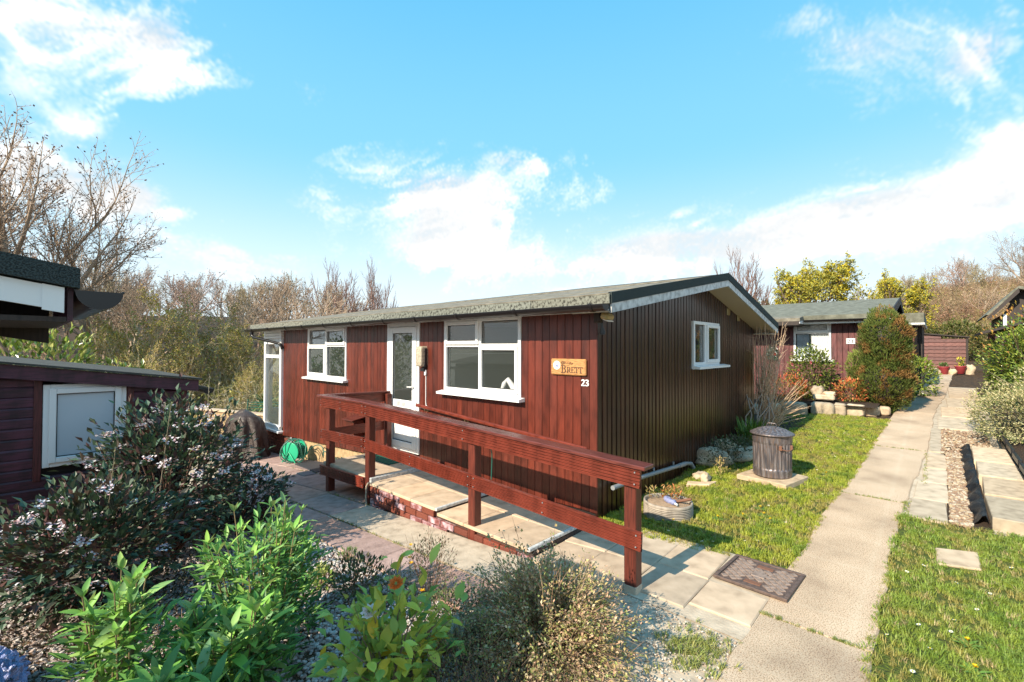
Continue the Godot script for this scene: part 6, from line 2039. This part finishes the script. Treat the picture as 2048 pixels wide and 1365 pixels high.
	bush(b, gp(-1.7, 3.9, 0.02), Vector3(0.9, 0.22, 0.9), 2600, 0.035, 0.018, [Color(0.05, 0.05, 0.03), Color(0.09, 0.06, 0.05), Color(0.06, 0.09, 0.04), Color(0.14, 0.10, 0.07)], 0.5, 0.6, 0.2, ground(-1.7, 3.9) + 0.01)
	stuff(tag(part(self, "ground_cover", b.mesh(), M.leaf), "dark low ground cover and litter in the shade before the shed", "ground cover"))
	# --- beside the gable
	var dr := thing("dry_bush", "tall bare straw coloured bush leaning beside the far gable corner", "shrub", gp(0.28, -5.55))
	b = MB.new()
	for i in 115:
		b.col = Color(0.56, 0.36, 0.22).lerp(Color(0.70, 0.52, 0.37), rng.randf())
		var a := rnd(0, TAU)
		var up := rng.randf() < 0.55
		var tip := Vector3(rnd(-0.2, 0.38), rnd(1.3, 2.15), rnd(-0.3, 0.3)) if up else Vector3(rnd(0.0, 0.75), rnd(0.3, 1.1), rnd(-0.5, 0.4))
		var st := Vector3(rnd(-0.12, 0.12), 0, rnd(-0.12, 0.12))
		var m := st.lerp(tip, 0.5) + ball() * 0.09 + Vector3(-0.04, 0.08, 0)
		b.tube([st, st.lerp(m, 0.5) + ball() * 0.02, m, m.lerp(tip, 0.5) + ball() * 0.03, tip], [0.008, 0.007, 0.0055, 0.004, 0.002], 4, false)
		if up:
			for k in 3:
				var s := m.lerp(tip, rnd(0.2, 0.9))
				b.tube([s, s + (Vector3(rnd(-1, 1), rnd(0, 1.4), rnd(-1, 1))).normalized() * rnd(0.1, 0.3)], [0.003, 0.0012], 3, false)
	part(dr, "stems", b.mesh(), M.twig)
	b = MB.new()
	for i in 8:
		b.col = Color(0.40, 0.34, 0.30)
		var st := Vector3(rnd(-0.3, 0.1), 0, rnd(0.2, 0.6))
		b.tube([st, st + Vector3(rnd(-0.05, 0.15), 0.35, rnd(-0.1, 0.1)), st + Vector3(rnd(-0.1, 0.3), rnd(0.6, 0.85), rnd(-0.2, 0.1))], [0.016, 0.014, 0.008], 5, false)
	part(dr, "thick_stems", b.mesh(), M.twig)
	b = MB.new()
	for i in 130:
		b.col = Color(0.08, 0.17, 0.03).lerp(Color(0.20, 0.28, 0.05), rng.randf())
		var a := rnd(0, TAU)
		var r := rnd(0.1, 0.42)
		var p := Vector3(rnd(-0.12, 0.12), 0, rnd(-0.2, 0.2))
		var hh := rnd(0.25, 0.5)
		var d := Vector3(cos(a) * r, hh, sin(a) * r)
		var s := Vector3(-sin(a), 0, cos(a)) * 0.009
		var m := p + d * 0.6 + Vector3(0, 0.06, 0)
		b.tri(p - s, p + s, m + s); b.tri(p - s, m + s, m - s); b.tri(m - s, m + s, p + d)
	tag(part(self, "iris_clump", b.mesh(), M.leaf, gp(0.28, -4.55)), "dark green clump of blade leaves between gable wall and metal bin", "plant")
	var tuft2 := part(self, "iris_tuft", b.mesh(), M.leaf, gp(0.92, -4.15), Vector3(0, 1.3, 0))
	tuft2.scale = Vector3(0.42, 0.75, 0.42)
	tag(tuft2, "small bright tuft of blade leaves just behind the metal bin", "plant")
	b = MB.new()
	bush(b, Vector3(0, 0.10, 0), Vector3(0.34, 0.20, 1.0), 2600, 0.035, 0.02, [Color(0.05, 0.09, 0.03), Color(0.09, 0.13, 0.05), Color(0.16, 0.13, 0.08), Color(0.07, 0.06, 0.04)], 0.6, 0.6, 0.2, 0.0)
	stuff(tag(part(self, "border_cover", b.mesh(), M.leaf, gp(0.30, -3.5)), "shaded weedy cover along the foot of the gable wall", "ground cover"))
	b = MB.new()
	for i in 90:
		b.col = Color(0.34, 0.30, 0.09).lerp(Color(0.45, 0.30, 0.16), rng.randf())
		b.leaf(Vector3(rnd(-0.07, 0.07), rnd(0.02, 0.26), rnd(-0.07, 0.07)), (ball() + Vector3.UP * 0.6).normalized(), Vector3.UP, 0.04, 0.016)
	b.tube([Vector3.ZERO, Vector3(0.01, 0.14, 0), Vector3(0, 0.27, 0)], [0.005, 0.004, 0.002], 5)
	stuff(tag(part(self, "young_shoot", b.mesh(), M.leaf, gp(0.50, -2.35)), "small sunlit yellow shoot beside the waste pipe end", "plant"))
	b = MB.new()
	for i in 240:
		b.col = Color(0.05, 0.02, 0.02).lerp(Color(0.10, 0.05, 0.04), rng.randf())
		b.leaf(ball() * Vector3(0.25, 0.5, 0.2) + Vector3(0, 0.7, 0), ball().normalized(), Vector3.UP, 0.06, 0.04)
	b.tube([Vector3.ZERO, Vector3(0.03, 0.6, 0), Vector3(0, 1.1, 0)], [0.012, 0.008, 0.004], 5, false)
	tag(part(self, "purple_shrub", b.mesh(), M.leaf, gp(-0.42, -8.6, 0.1)), "small dark purple leaved shrub between the two chalets", "shrub")
	# --- bed of the second chalet
	for q in [1]:
		var o := thing("camellia_bush", "round glossy camellia with pink flowers under the neighbour's window", "shrub", gp(0.42, -9.25, 0.2))
		b = MB.new()
		bush(b, Vector3(0, 0.62, 0), Vector3(0.52, 0.66, 0.42), 2300, 0.075, 0.04, [Color(0.09, 0.14, 0.025), Color(0.17, 0.22, 0.04), Color(0.26, 0.27, 0.05), Color(0.06, 0.09, 0.02)], 0.45, 0.2, 0.5, 0.02)
		stuff(part(o, "leaves", b.mesh(), M.leafgloss))
		b = MB.new()
		b.col = Color(0.2, 0.13, 0.09)
		tips = []
		for i in 20: tips.append(Vector3(rnd(-0.4, 0.4), rnd(0.5, 1.2), rnd(-0.3, 0.3)))
		stems(b, Vector3.ZERO, tips, 0.012)
		part(o, "branches", b.mesh(), M.twig)
		for p in [Vector3(-0.36, 0.86, 0.32), Vector3(0.05, 0.92, 0.40), Vector3(-0.2, 0.72, 0.42), Vector3(0.25, 0.6, 0.42), Vector3(0.1, 0.3, 0.42)]:
			b = MB.new()
			for k in 14:
				b.col = Color(0.72, 0.22, 0.26) * rnd(0.8, 1.1)
				b.leaf(Vector3.ZERO, (ball() + Vector3(0, 0.2, 0.7)).normalized(), Vector3.UP, 0.05, 0.04, 0.1)
			part(o, "pink_flower", b.mesh(), M.leaf, p)
	var pi := [[0.02, -8.75, 0.40, 0.44, "red tipped evergreen shrub before the dry bush, left of the boulder"], [1.24, -9.0, 0.30, 0.36, "red tipped evergreen shrub left of the tall conifer"]]
	for q in pi:
		var o := thing("red_tipped_shrub", q[4], "shrub", gp(q[0], q[1], 0.15))
		b = MB.new()
		bush(b, Vector3(0, q[3] * 0.7, 0), Vector3(q[2], q[3] * 0.75, q[2] * 0.8), 500, 0.06, 0.022, [Color(0.20, 0.22, 0.05), Color(0.30, 0.28, 0.07), Color(0.10, 0.13, 0.03)], 0.6, 0.2, 0.4, 0.0)
		part(o, "green_leaves", b.mesh(), M.leaf)
		b = MB.new()
		bush(b, Vector3(0, q[3] * 0.85, 0), Vector3(q[2], q[3] * 0.75, q[2] * 0.85), 750, 0.06, 0.02, [Color(0.62, 0.14, 0.05), Color(0.66, 0.20, 0.08), Color(0.50, 0.08, 0.04), Color(0.6, 0.32, 0.10)], 0.6, 0.5, 0.75, 0.1)
		part(o, "red_shoots", b.mesh(), M.leaf)
		b = MB.new()
		b.col = Color(0.2, 0.13, 0.09)
		tips = []
		for i in 12: tips.append(Vector3(rnd(-1, 1) * q[2] * 0.7, q[3], rnd(-1, 1) * q[2] * 0.6))
		stems(b, Vector3.ZERO, tips, 0.008)
		part(o, "branches", b.mesh(), M.twig)
	conifer()
	var cb := thing("laurel_bush", "bright green bush behind the conifer beside the path", "shrub", gp(2.30, -12.9, 0.0))
	b = MB.new()
	bush(b, Vector3(0, 0.5, 0), Vector3(0.48, 0.58, 0.6), 1300, 0.09, 0.045, [Color(0.16, 0.24, 0.03), Color(0.30, 0.36, 0.06), Color(0.08, 0.13, 0.02)], 0.4, 0.3, 0.5, 0.02)
	stuff(part(cb, "leaves", b.mesh(), M.leafgloss))
	# --- hedge and variegated bush on the right
	var hd := thing("glossy_hedge", "tall glossy green hedge bush with copper tips at the right edge", "hedge", gp(4.25, -10.6, 0.1))
	b = MB.new()
	for q in [[Vector3(-0.15, 0.75, 0.2), Vector3(0.62, 0.95, 0.8), 4200], [Vector3(0.6, 1.15, 0.0), Vector3(0.9, 1.0, 0.9), 4600], [Vector3(0.1, 0.55, 1.2), Vector3(0.6, 0.65, 0.7), 2600], [Vector3(0.0, 1.2, -1.2), Vector3(0.6, 0.8, 0.8), 2200]]:
		bush(b, q[0], q[1], q[2], 0.085, 0.045, [Color(0.10, 0.17, 0.025), Color(0.18, 0.25, 0.04), Color(0.06, 0.10, 0.02), Color(0.30, 0.33, 0.06)], 0.5, 0.1, 0.5, 0.05)
	stuff(part(hd, "leaves", b.mesh(), M.leafgloss))
	b = MB.new()
	bush(b, Vector3(0.2, 1.35, 0.2), Vector3(0.95, 0.95, 0.9), 420, 0.075, 0.035, [Color(0.42, 0.22, 0.05), Color(0.5, 0.34, 0.06), Color(0.35, 0.14, 0.05)], 0.5, 0.8, 0.92, 0.9)
	part(hd, "copper_tips", b.mesh(), M.leaf)
	b = MB.new()
	b.col = Color(0.2, 0.15, 0.1)
	tips = []
	for i in 40: tips.append(Vector3(rnd(-0.5, 1.2), rnd(0.6, 2.0), rnd(-1.5, 1.5)))
	stems(b, Vector3(0.2, 0, 0), tips, 0.018)
	part(hd, "branches", b.mesh(), M.twig)
	var ev := thing("variegated_bush", "wide cream and green variegated bush on the raised bed at the right edge", "shrub", gp(3.82, -6.85, 0.14))
	b = MB.new()
	var VC := [Color(0.52, 0.46, 0.24), Color(0.62, 0.55, 0.32), Color(0.36, 0.33, 0.14), Color(0.17, 0.20, 0.06), Color(0.45, 0.37, 0.2), Color(0.11, 0.15, 0.05)]
	for q in [[Vector3(-0.05, 0.28, 0.35), Vector3(0.64, 0.50, 1.1), 7000], [Vector3(0.55, 0.60, -0.1), Vector3(0.75, 0.68, 1.2), 5200], [Vector3(-0.1, 0.30, -0.9), Vector3(0.62, 0.5, 0.8), 2600], [Vector3(0.35, 0.25, 1.4), Vector3(0.5, 0.42, 0.55), 2200]]:
		bush(b, q[0], q[1], q[2], 0.038, 0.024, VC, 0.4, 0.3, 0.7, 0.0)
	stuff(part(ev, "leaves", b.mesh(), M.leaf))
	b = MB.new()
	b.col = Color(0.25, 0.2, 0.14)
	tips = []
	for i in 50: tips.append(Vector3(rnd(-0.5, 1.0), rnd(0.3, 1.0), rnd(-1.4, 1.6)))
	stems(b, Vector3(0.2, 0, 0), tips, 0.01)
	part(ev, "branches", b.mesh(), M.twig)
	# --- left background greens
	var lr := thing("laurel_hedge", "bright yellow green laurel hedge behind the shed roof", "hedge", Vector3(-12.6, -0.6, 4.0))
	b = MB.new()
	for q in [[Vector3(0, 1.4, 0.2), Vector3(1.3, 1.75, 1.6), 2600], [Vector3(-0.2, 0.9, -1.6), Vector3(1.1, 1.25, 1.0), 1500], [Vector3(0.3, 1.6, 2.2), Vector3(1.4, 1.7, 1.4), 1500]]:
		bush(b, q[0], q[1], q[2], 0.17, 0.075, [Color(0.26, 0.34, 0.05), Color(0.40, 0.44, 0.10), Color(0.14, 0.22, 0.03), Color(0.07, 0.11, 0.02), Color(0.48, 0.46, 0.16)], 0.4, 0.5, 0.6, 0.0)
	stuff(part(lr, "leaves", b.mesh(), M.leafgloss))
	b = MB.new()
	b.col = Color(0.2, 0.15, 0.1)
	tips = []
	for i in 30: tips.append(Vector3(rnd(-0.9, 0.9), rnd(1.0, 2.6), rnd(-2.0, 3.0)))
	stems(b, Vector3.ZERO, tips, 0.03)
	part(lr, "branches", b.mesh(), M.twig)
	var yb := thing("yellow_bush", "yellow green bush with pink tips behind the white flowered shrub", "shrub", Vector3(-9.6, -0.75, 1.75))
	b = MB.new()
	bush(b, Vector3(0, 0.7, 0), Vector3(0.5, 0.7, 0.55), 1700, 0.05, 0.028, [Color(0.50, 0.44, 0.05), Color(0.38, 0.36, 0.05), Color(0.24, 0.26, 0.04), Color(0.55, 0.30, 0.22)], 0.5, 0.4, 0.5, 0.0)
	stuff(part(yb, "leaves", b.mesh(), M.leaf))
	var pa := thing("cordyline", "spiky palm like plant behind the patio coping left of the porch", "plant", Vector3(-14.3, -0.9, -1.55))
	b = MB.new()
	b.col = Color(0.16, 0.11, 0.08)
	b.tube([Vector3.ZERO, Vector3(0.02, 0.5, 0), Vector3(0, 0.95, 0)], [0.08, 0.07, 0.06], 8)
	part(pa, "stem", b.mesh(), M.vc)
	for i in 70:
		b = MB.new()
		b.col = Color(0.07, 0.13, 0.05).lerp(Color(0.20, 0.26, 0.08), rng.randf())
		var a := rnd(0, TAU)
		var rise := rnd(-0.3, 1.6)
		var d := Vector3(cos(a), rise, sin(a)).normalized()
		var s := d.cross(Vector3.UP).normalized() * 0.022
		var p := Vector3(0, 0.95, 0)
		var m := p + d * 0.42
		var t := p + d * 0.8 - Vector3(0, 0.16, 0)
		b.quad(p - s, p + s, m + s, m - s); b.tri(m - s, m + s, t)
		part(pa, "leaf", b.mesh(), M.leaf)

func conifer() -> void:
	var o := thing("conifer", "dense rounded conifer bush with bronzed patches before the mauve chalet", "shrub", gp(1.76, -9.35, 0.05))
	var f := FastNoiseLite.new()
	f.seed = 12
	f.frequency = 1.1
	var b := MB.new()
	for q in [[Vector3(0.03, 0.60, 0.0), Vector3(0.56, 0.70, 0.46), 13000], [Vector3(0.07, 1.15, -0.01), Vector3(0.52, 0.55, 0.43), 6000], [Vector3(0.09, 1.62, -0.02), Vector3(0.47, 0.66, 0.40), 11000], [Vector3(-0.48, 0.95, 0.05), Vector3(0.15, 0.36, 0.15), 801]]:
		for i in q[2]:
			var p := lumpy(q[0], q[1], f, 0.36, 0.80)
			var pos: Vector3 = p[0]
			var k := f.get_noise_3dv(pos * 2.3) + 0.25 * f.get_noise_3dv(pos * 9.0)
			b.col = Color(0.065, 0.105, 0.025).lerp(Color(0.16, 0.185, 0.045), rng.randf()).lerp(Color(0.30, 0.15, 0.055), smoothstep(0.05, 0.38, k + 0.25 * pos.x) * 0.85)
			if q[2] == 801: b.col = Color(0.22, 0.26, 0.06)
			var dir: Vector3 = (p[1] * 0.7 + Vector3.UP * 0.75 + ball() * 0.5).normalized()
			b.leaf(pos, dir, (p[1] + ball() * 0.5).normalized(), rnd(0.045, 0.085), rnd(0.016, 0.028), 0.3)
	stuff(part(o, "foliage", b.mesh(), M.leaf))
	b = MB.new()
	for q in [[Vector3(0.03, 0.58, 0.0), Vector3(0.44, 0.55, 0.36)], [Vector3(0.09, 1.5, -0.02), Vector3(0.36, 0.6, 0.30)]]:
		var rows := []
		for i in 9:
			var el := lerpf(-PI / 2, PI / 2, i / 8.0)
			var row := []
			for k in 14:
				var a := -TAU * k / 14
				row.append(q[0] + Vector3(cos(el) * cos(a), sin(el), cos(el) * sin(a)) * q[1])
			rows.append(row)
		b.skin(rows)
	part(o, "inner_wood", b.mesh(), M.darkwood)
	b = MB.new()
	b.tube([Vector3(0, -0.05, 0), Vector3(0.02, 0.4, 0)], [0.06, 0.05], 8)
	part(o, "trunk", b.mesh(), M.bark)

# ---------- trees ----------
func grow(t: MB, b: MB, lf: MB, p: Vector3, d: Vector3, l: float, r: float, level: int, o: Dictionary) -> void:
	var last: bool = level >= o.levels
	var segs := 5 if level == 0 else (4 if level == 1 else (3 if level == 2 else 2))
	var sides := 8 if level == 0 else (6 if level == 1 else (4 if level == 2 else 3))
	var path := [p]
	var radii := [r]
	var dirs := [d]
	var q := p
	var dd := d
	for i in segs:
		dd = (dd + ball() * o.wander * (0.6 + 0.25 * level) + Vector3.UP * (o.lift if level > 0 else 0.05)).normalized()
		q += dd * l / segs
		path.append(q)
		radii.append(r * lerpf(1.0, 0.22 if last else 0.5, float(i + 1) / segs))
		dirs.append(dd)
	(t if level == 0 else b).tube(path, radii, sides, false)
	if last:
		for i in o.leaves:
			lf.col = pick(o.leaf_cols)
			lf.leaf(path[1].lerp(path[-1], rng.randf()) + ball() * o.leaf_size * 0.8, (ball() + Vector3.UP * 0.3).normalized(), ball().normalized(), o.leaf_size * rnd(0.7, 1.2), o.leaf_size * 0.55, 0.2)
		return
	var n: int = o.kids[level]
	for i in n:
		var at := lerpf(o.first if level == 0 else 0.25, 1.0, (i + rng.randf()) / n)
		var k := mini(int(at * segs), segs - 1)
		var s: Vector3 = path[k].lerp(path[k + 1], at * segs - k)
		var rr: float = lerpf(radii[k], radii[k + 1], at * segs - k)
		var ax: Vector3 = dirs[k].cross(ball()).normalized()
		var kd: Vector3 = dirs[k + 1].rotated(ax, o.spread * rnd(0.6, 1.25))
		grow(t, b, lf, s, kd, l * o.ratio * rnd(0.7, 1.15) * (1.15 - 0.45 * at), maxf(rr * rnd(0.5, 0.72), o.twig), level + 1, o)
	if level > 0: grow(t, b, lf, path[-1], dirs[-1], l * o.ratio * 0.8, maxf(radii[-1] * 0.9, o.twig), level + 1, o)

func tree_kind(o: Dictionary) -> Array:   # [trunk mesh, branch mesh, leaf mesh or null]
	var t := MB.new()
	var b := MB.new()
	var lf := MB.new()
	t.col = o.bark
	b.col = o.twig_col
	grow(t, b, lf, Vector3(0, -0.3, 0), Vector3(o.get("tilt", 0.0), 1, 0).normalized(), o.height, o.radius, 0, o)
	for k in o.get("stems", 0):
		var a: float = TAU * k / 3.0 + rnd(0, 1)
		grow(t, b, lf, Vector3(cos(a) * 0.3, -0.3, sin(a) * 0.3), Vector3(cos(a) * 0.45, 1, sin(a) * 0.45).normalized(), o.height * rnd(0.7, 0.95), o.radius * 0.75, 0, o)
	return [t.mesh(), b.mesh(), lf.mesh() if lf.v.size() else null]

func plant_tree(kind: Array, called: String, label: String, at: Vector3, s: float, turn: float, group := "") -> Node3D:
	var o := thing(called, label, "tree", at, group, turn)
	o.scale = Vector3.ONE * s
	part(o, "trunk", kind[0], M.twig)
	part(o, "branches", kind[1], M.twig)
	if kind[2]: stuff(part(o, "leaves", kind[2], M.leaf))
	return o

func trees() -> void:
	rng.seed = 7
	var base := {"levels": 4, "wander": 0.20, "lift": 0.10, "leaves": 0, "leaf_cols": [Color.WHITE], "leaf_size": 0.08, "kids": [7, 5, 5, 4], "first": 0.3, "spread": 0.75, "ratio": 0.60, "twig": 0.010, "height": 7.0, "radius": 0.22, "bark": Color(0.42, 0.35, 0.27), "twig_col": Color(0.40, 0.32, 0.24)}
	var oak := tree_kind(base.merged({"kids": [9, 6, 6, 5], "height": 7.5, "leaves": 1, "leaf_cols": [Color(0.16, 0.09, 0.06), Color(0.22, 0.12, 0.08)], "leaf_size": 0.10, "twig_col": Color(0.36, 0.27, 0.20)}, true))
	var oak2 := tree_kind(base.merged({"kids": [9, 6, 6, 4], "height": 7.0, "radius": 0.19, "leaves": 1, "leaf_cols": [Color(0.20, 0.11, 0.08)], "leaf_size": 0.09, "twig_col": Color(0.40, 0.30, 0.22)}, true))
	var willow := tree_kind(base.merged({"stems": 2, "kids": [5, 5, 4, 4], "height": 4.2, "radius": 0.13, "wander": 0.3, "twig": 0.008, "leaves": 3, "leaf_cols": [Color(0.40, 0.34, 0.07), Color(0.30, 0.27, 0.07), Color(0.44, 0.30, 0.11)], "leaf_size": 0.10, "twig_col": Color(0.54, 0.43, 0.24), "bark": Color(0.52, 0.44, 0.32)}, true))
	var thorn := tree_kind(base.merged({"stems": 1, "kids": [6, 5, 4, 4], "height": 4.5, "radius": 0.13, "wander": 0.28, "leaves": 1, "leaf_cols": [Color(0.30, 0.16, 0.11), Color(0.26, 0.2, 0.10)], "leaf_size": 0.07, "twig_col": Color(0.52, 0.39, 0.29)}, true))
	var beech := tree_kind(base.merged({"kids": [9, 6, 5, 4], "height": 5.5, "radius": 0.17, "wander": 0.09, "lift": 0.16, "spread": 0.5, "first": 0.15, "twig_col": Color(0.28, 0.18, 0.15)}, true))
	# left wood, nearest first
	var spots := [
		[oak, -29.1, 3.85, 1.36, 0.4, "bare_tree", "largest bare tree with spreading crown at the left edge, above the shed roof"],
		[oak2, -29.6, 1.55, 1.2, 2.0, "bare_tree", "second bare tree from the left, right of the largest, above the felt roof edge"],
		[oak2, -30.5, 7.0, 1.35, 4.2, "bare_tree", "bare tree cut by the left edge of the picture"],
		[willow, -27.6, -0.9, 1.25, 1.0, "budding_tree", "olive budding many stemmed tree right of the second bare tree"],
		[willow, -27.0, -3.0, 1.18, 3.3, "budding_tree", "olive budding tree directly above the yellow bush, left of the porch"],
		[thorn, -29.5, -6.2, 1.3, 0.2, "bare_thicket_tree", "brown twiggy tree just left of the porch roof end"],
		[thorn, -30.2, -8.6, 1.36, 2.6, "bare_thicket_tree", "brown twiggy tree rising over the left end of the chalet roof"],
		[thorn, -32.5, -11.6, 1.28, 4.0, "bare_thicket_tree", "brown twiggy tree over the chalet roof, above the small window"],
		[beech, -36.6, -15.8, 1.3, 1.2, "bare_beech", "left one of two fan shaped bare trees over the chalet roof"],
		[beech, -33.6, -16.9, 1.25, 3.1, "bare_beech", "right one of two fan shaped bare trees over the chalet roof"],
		[thorn, -25.0, -2.0, 0.75, 5.0, "bare_thicket_tree", "small twiggy tree low in the wood between the shed roof and the porch"],
		[willow, -24.0, 0.5, 0.80, 2.2, "budding_tree", "small olive tree just above the shed roof's right end"],
		[oak2, -35.0, -0.5, 0.90, 5.2, "bare_tree", "bare tree standing deeper in the wood behind the olive trees"],
		[thorn, -31.0, 5.6, 0.95, 3.7, "bare_thicket_tree", "twiggy tree between the two leftmost bare trees"],
		[willow, -22.0, -3.6, 0.62, 4.4, "budding_tree", "low olive thicket tree beside the porch window"],
		[beech, -42.0, -20.5, 0.6, 5.5, "bare_beech", "faint bare tree top showing over the middle of the chalet roof"],
		[thorn, -23.5, 3.0, 0.66, 0.9, "bare_thicket_tree", "small twiggy tree just behind the laurel hedge"]]
	for q in spots: plant_tree(q[0], q[5], q[6], gp(q[1], q[2]), q[3], q[4], "trees of the wood on the left")
	# understorey of the wood
	var b := MB.new()
	for i in 60:
		b.col = Color(0.9, 0.9, 0.9) * rnd(0.7, 1.1)
		var st := Vector3(rnd(-0.5, 0.5), 0, rnd(-0.5, 0.5))
		var tip := st + Vector3(rnd(-0.8, 0.8), rnd(0.5, 1.7), rnd(-0.8, 0.8))
		var m := st.lerp(tip, 0.5) + ball() * 0.18 + Vector3(0, 0.15, 0)
		b.tube([st, m, tip], [0.012, 0.009, 0.004], 3, false)
		for k in 3:
			var s := m.lerp(tip, rng.randf())
			b.tube([s, s + (Vector3(rnd(-1, 1), rnd(-0.1, 1), rnd(-1, 1))).normalized() * rnd(0.2, 0.5)], [0.006, 0.003], 3, false)
		for k in 4:
			b.leaf(m.lerp(tip, rng.randf()) + ball() * 0.15, ball().normalized(), ball().normalized(), 0.10, 0.05, 0.2)
	var brush := b.mesh()
	var places := []
	var cols := []
	for i in 360:
		var x := rnd(-46, -16.5)
		var z := rnd(-24, 10)
		if x > -19 and z > 0.5: continue
		places.append(place(gp(x, z, -0.1), rnd(0.9, 1.9), 0.2))
		cols.append(pick([Color(0.50, 0.38, 0.20), Color(0.44, 0.39, 0.13), Color(0.54, 0.44, 0.27), Color(0.36, 0.27, 0.17), Color(0.46, 0.42, 0.12)]))
	tag(many(self, "undergrowth", brush, M.leaf, places, cols), "tan and olive undergrowth filling the wood behind the chalet", "undergrowth")
	places = []; cols = []
	for i in 620:
		var x := rnd(-12, 14)
		var z := rnd(-78, -33)
		if z > -38 and x > 0.0 and x < 5.5: continue
		places.append(place(gp(x, z, -0.1), rnd(1.1, 2.3), 0.2))
		cols.append(pick([Color(0.42, 0.28, 0.16), Color(0.36, 0.24, 0.15), Color(0.46, 0.33, 0.20), Color(0.38, 0.31, 0.12), Color(0.44, 0.25, 0.16)]))
	tag(many(self, "undergrowth", brush, M.leaf, places, cols), "brown scrub on the hillside beyond the far shed", "undergrowth")
	# far woods that read as one mass
	var far := tree_kind(base.merged({"levels": 3, "kids": [7, 6, 5], "height": 6.0, "radius": 0.2, "twig": 0.028, "leaves": 1, "leaf_cols": [Color(0.9, 0.9, 0.9)], "leaf_size": 0.22, "bark": Color(0.8, 0.8, 0.8), "twig_col": Color(0.9, 0.9, 0.9), "ratio": 0.62}, true))
	places = []; cols = []
	for i in 220:
		var a := rnd(-1.85, 0.25)
		if a > -1.12 and a < -0.36: continue
		var r := rnd(44, 118)
		if a > -0.35 and r < 62: continue
		places.append(place(gp(-2.0 + r * sin(a), -r * cos(a), -0.2), rnd(0.8, 1.35) * (0.55 if a > -0.5 else 0.9), 0.1))
		cols.append(pick([Color(0.36, 0.27, 0.20), Color(0.40, 0.29, 0.21), Color(0.33, 0.27, 0.16), Color(0.38, 0.26, 0.21)]))
	var wood := node(self, "distant_wood")
	stuff(tag(wood, "distant bare woodland along the hillside on the horizon", "woodland"))
	many(wood, "trunks", far[0], M.twig, places, cols)
	many(wood, "branches", far[1], M.twig, places, cols)
	many(wood, "dead_leaves", far[2], M.leaf, places, cols)
	# right side
	rng.seed = 31
	var gold := tree_kind(base.merged({"kids": [8, 5, 5, 4], "height": 4.4, "radius": 0.22, "first": 0.3, "spread": 0.85, "leaves": 7, "leaf_cols": [Color(0.50, 0.40, 0.03), Color(0.40, 0.36, 0.04), Color(0.56, 0.42, 0.03), Color(0.26, 0.27, 0.05), Color(0.34, 0.34, 0.08)], "leaf_size": 0.15, "twig_col": Color(0.18, 0.13, 0.10), "bark": Color(0.16, 0.12, 0.10)}, true))
	var big := plant_tree(gold, "golden_tree", "large yellow green tree behind the mauve chalet", gp(-2.55, -28.9), 0.98, 0.5)
	var gb := MB.new()
	for i in 15:
		var a := rnd(0, TAU)
		var r := rnd(0.4, 2.5)
		bush(gb, Vector3(cos(a) * r, 5.6 - 0.28 * r * r + rnd(-1.3, 1.0), sin(a) * r), Vector3(1.05, 0.8, 1.0) * rnd(0.7, 1.15), 330, 0.17, 0.09, [Color(0.42, 0.34, 0.04), Color(0.34, 0.31, 0.05), Color(0.48, 0.38, 0.05), Color(0.22, 0.23, 0.05), Color(0.30, 0.30, 0.08)], 0.6, 0.3, 0.3)
	stuff(part(big, "outer_leaves", gb.mesh(), M.leaf))
	plant_tree(gold, "golden_tree", "smaller yellow green tree at the right end of the mauve chalet roof", gp(0.45, -36.5), 0.86, 2.5)
	plant_tree(gold, "golden_tree", "low yellow green tree at the left of the large one, beside the chalet gable", gp(-5.2, -29.6), 0.72, 4.1)
	plant_tree(beech, "bare_beech", "pinkish bare tree between the chalet gable and the yellow green tree", gp(-6.5, -28.5), 0.92, 0.3)
	plant_tree(oak, "bare_tree", "wide bare tree at the right edge over the hillside", gp(8.3, -47.0), 0.74, 2.2)
	plant_tree(thorn, "bare_thicket_tree", "pale twiggy tree left of the wide bare tree at the right", gp(4.9, -44.5), 0.72, 1.0)
	plant_tree(oak2, "bare_tree", "bare tree behind the roof at the right edge", gp(9.5, -40.0), 0.55, 0.8)
	for q in [[1.5, -41.0, 1.5, 1.3, 1900, "yellow gorse bush left of the dark evergreen beyond the far shed", [Color(0.42, 0.36, 0.03), Color(0.30, 0.28, 0.04), Color(0.5, 0.42, 0.04)]], [-0.8, -41.5, 1.8, 1.9, 2000, "yellow gorse mass behind the flat roofed extension", [Color(0.42, 0.36, 0.03), Color(0.30, 0.28, 0.04), Color(0.5, 0.42, 0.04)]], [3.6, -34.0, 1.35, 1.25, 2300, "dark evergreen bush behind the far boarded shed", [Color(0.07, 0.09, 0.025), Color(0.12, 0.14, 0.035), Color(0.16, 0.15, 0.05)]]]:
		var o := thing("bush", q[5], "shrub", gp(q[0], q[1]))
		b = MB.new()
		bush(b, Vector3(0, q[3] * 0.9, 0), Vector3(q[2], q[3], q[2]), q[4], 0.17, 0.09, q[6], 0.5, 0.3, 0.5, 0.0)
		stuff(part(o, "leaves", b.mesh(), M.leaf))
		b = MB.new()
		b.col = Color(0.2, 0.14, 0.1)
		var tips := []
		for i in 14: tips.append(Vector3(rnd(-1, 1) * q[2] * 0.6, q[3] * rnd(0.8, 1.6), rnd(-1, 1) * q[2] * 0.6))
		stems(b, Vector3.ZERO, tips, 0.03)
		part(o, "branches", b.mesh(), M.twig)
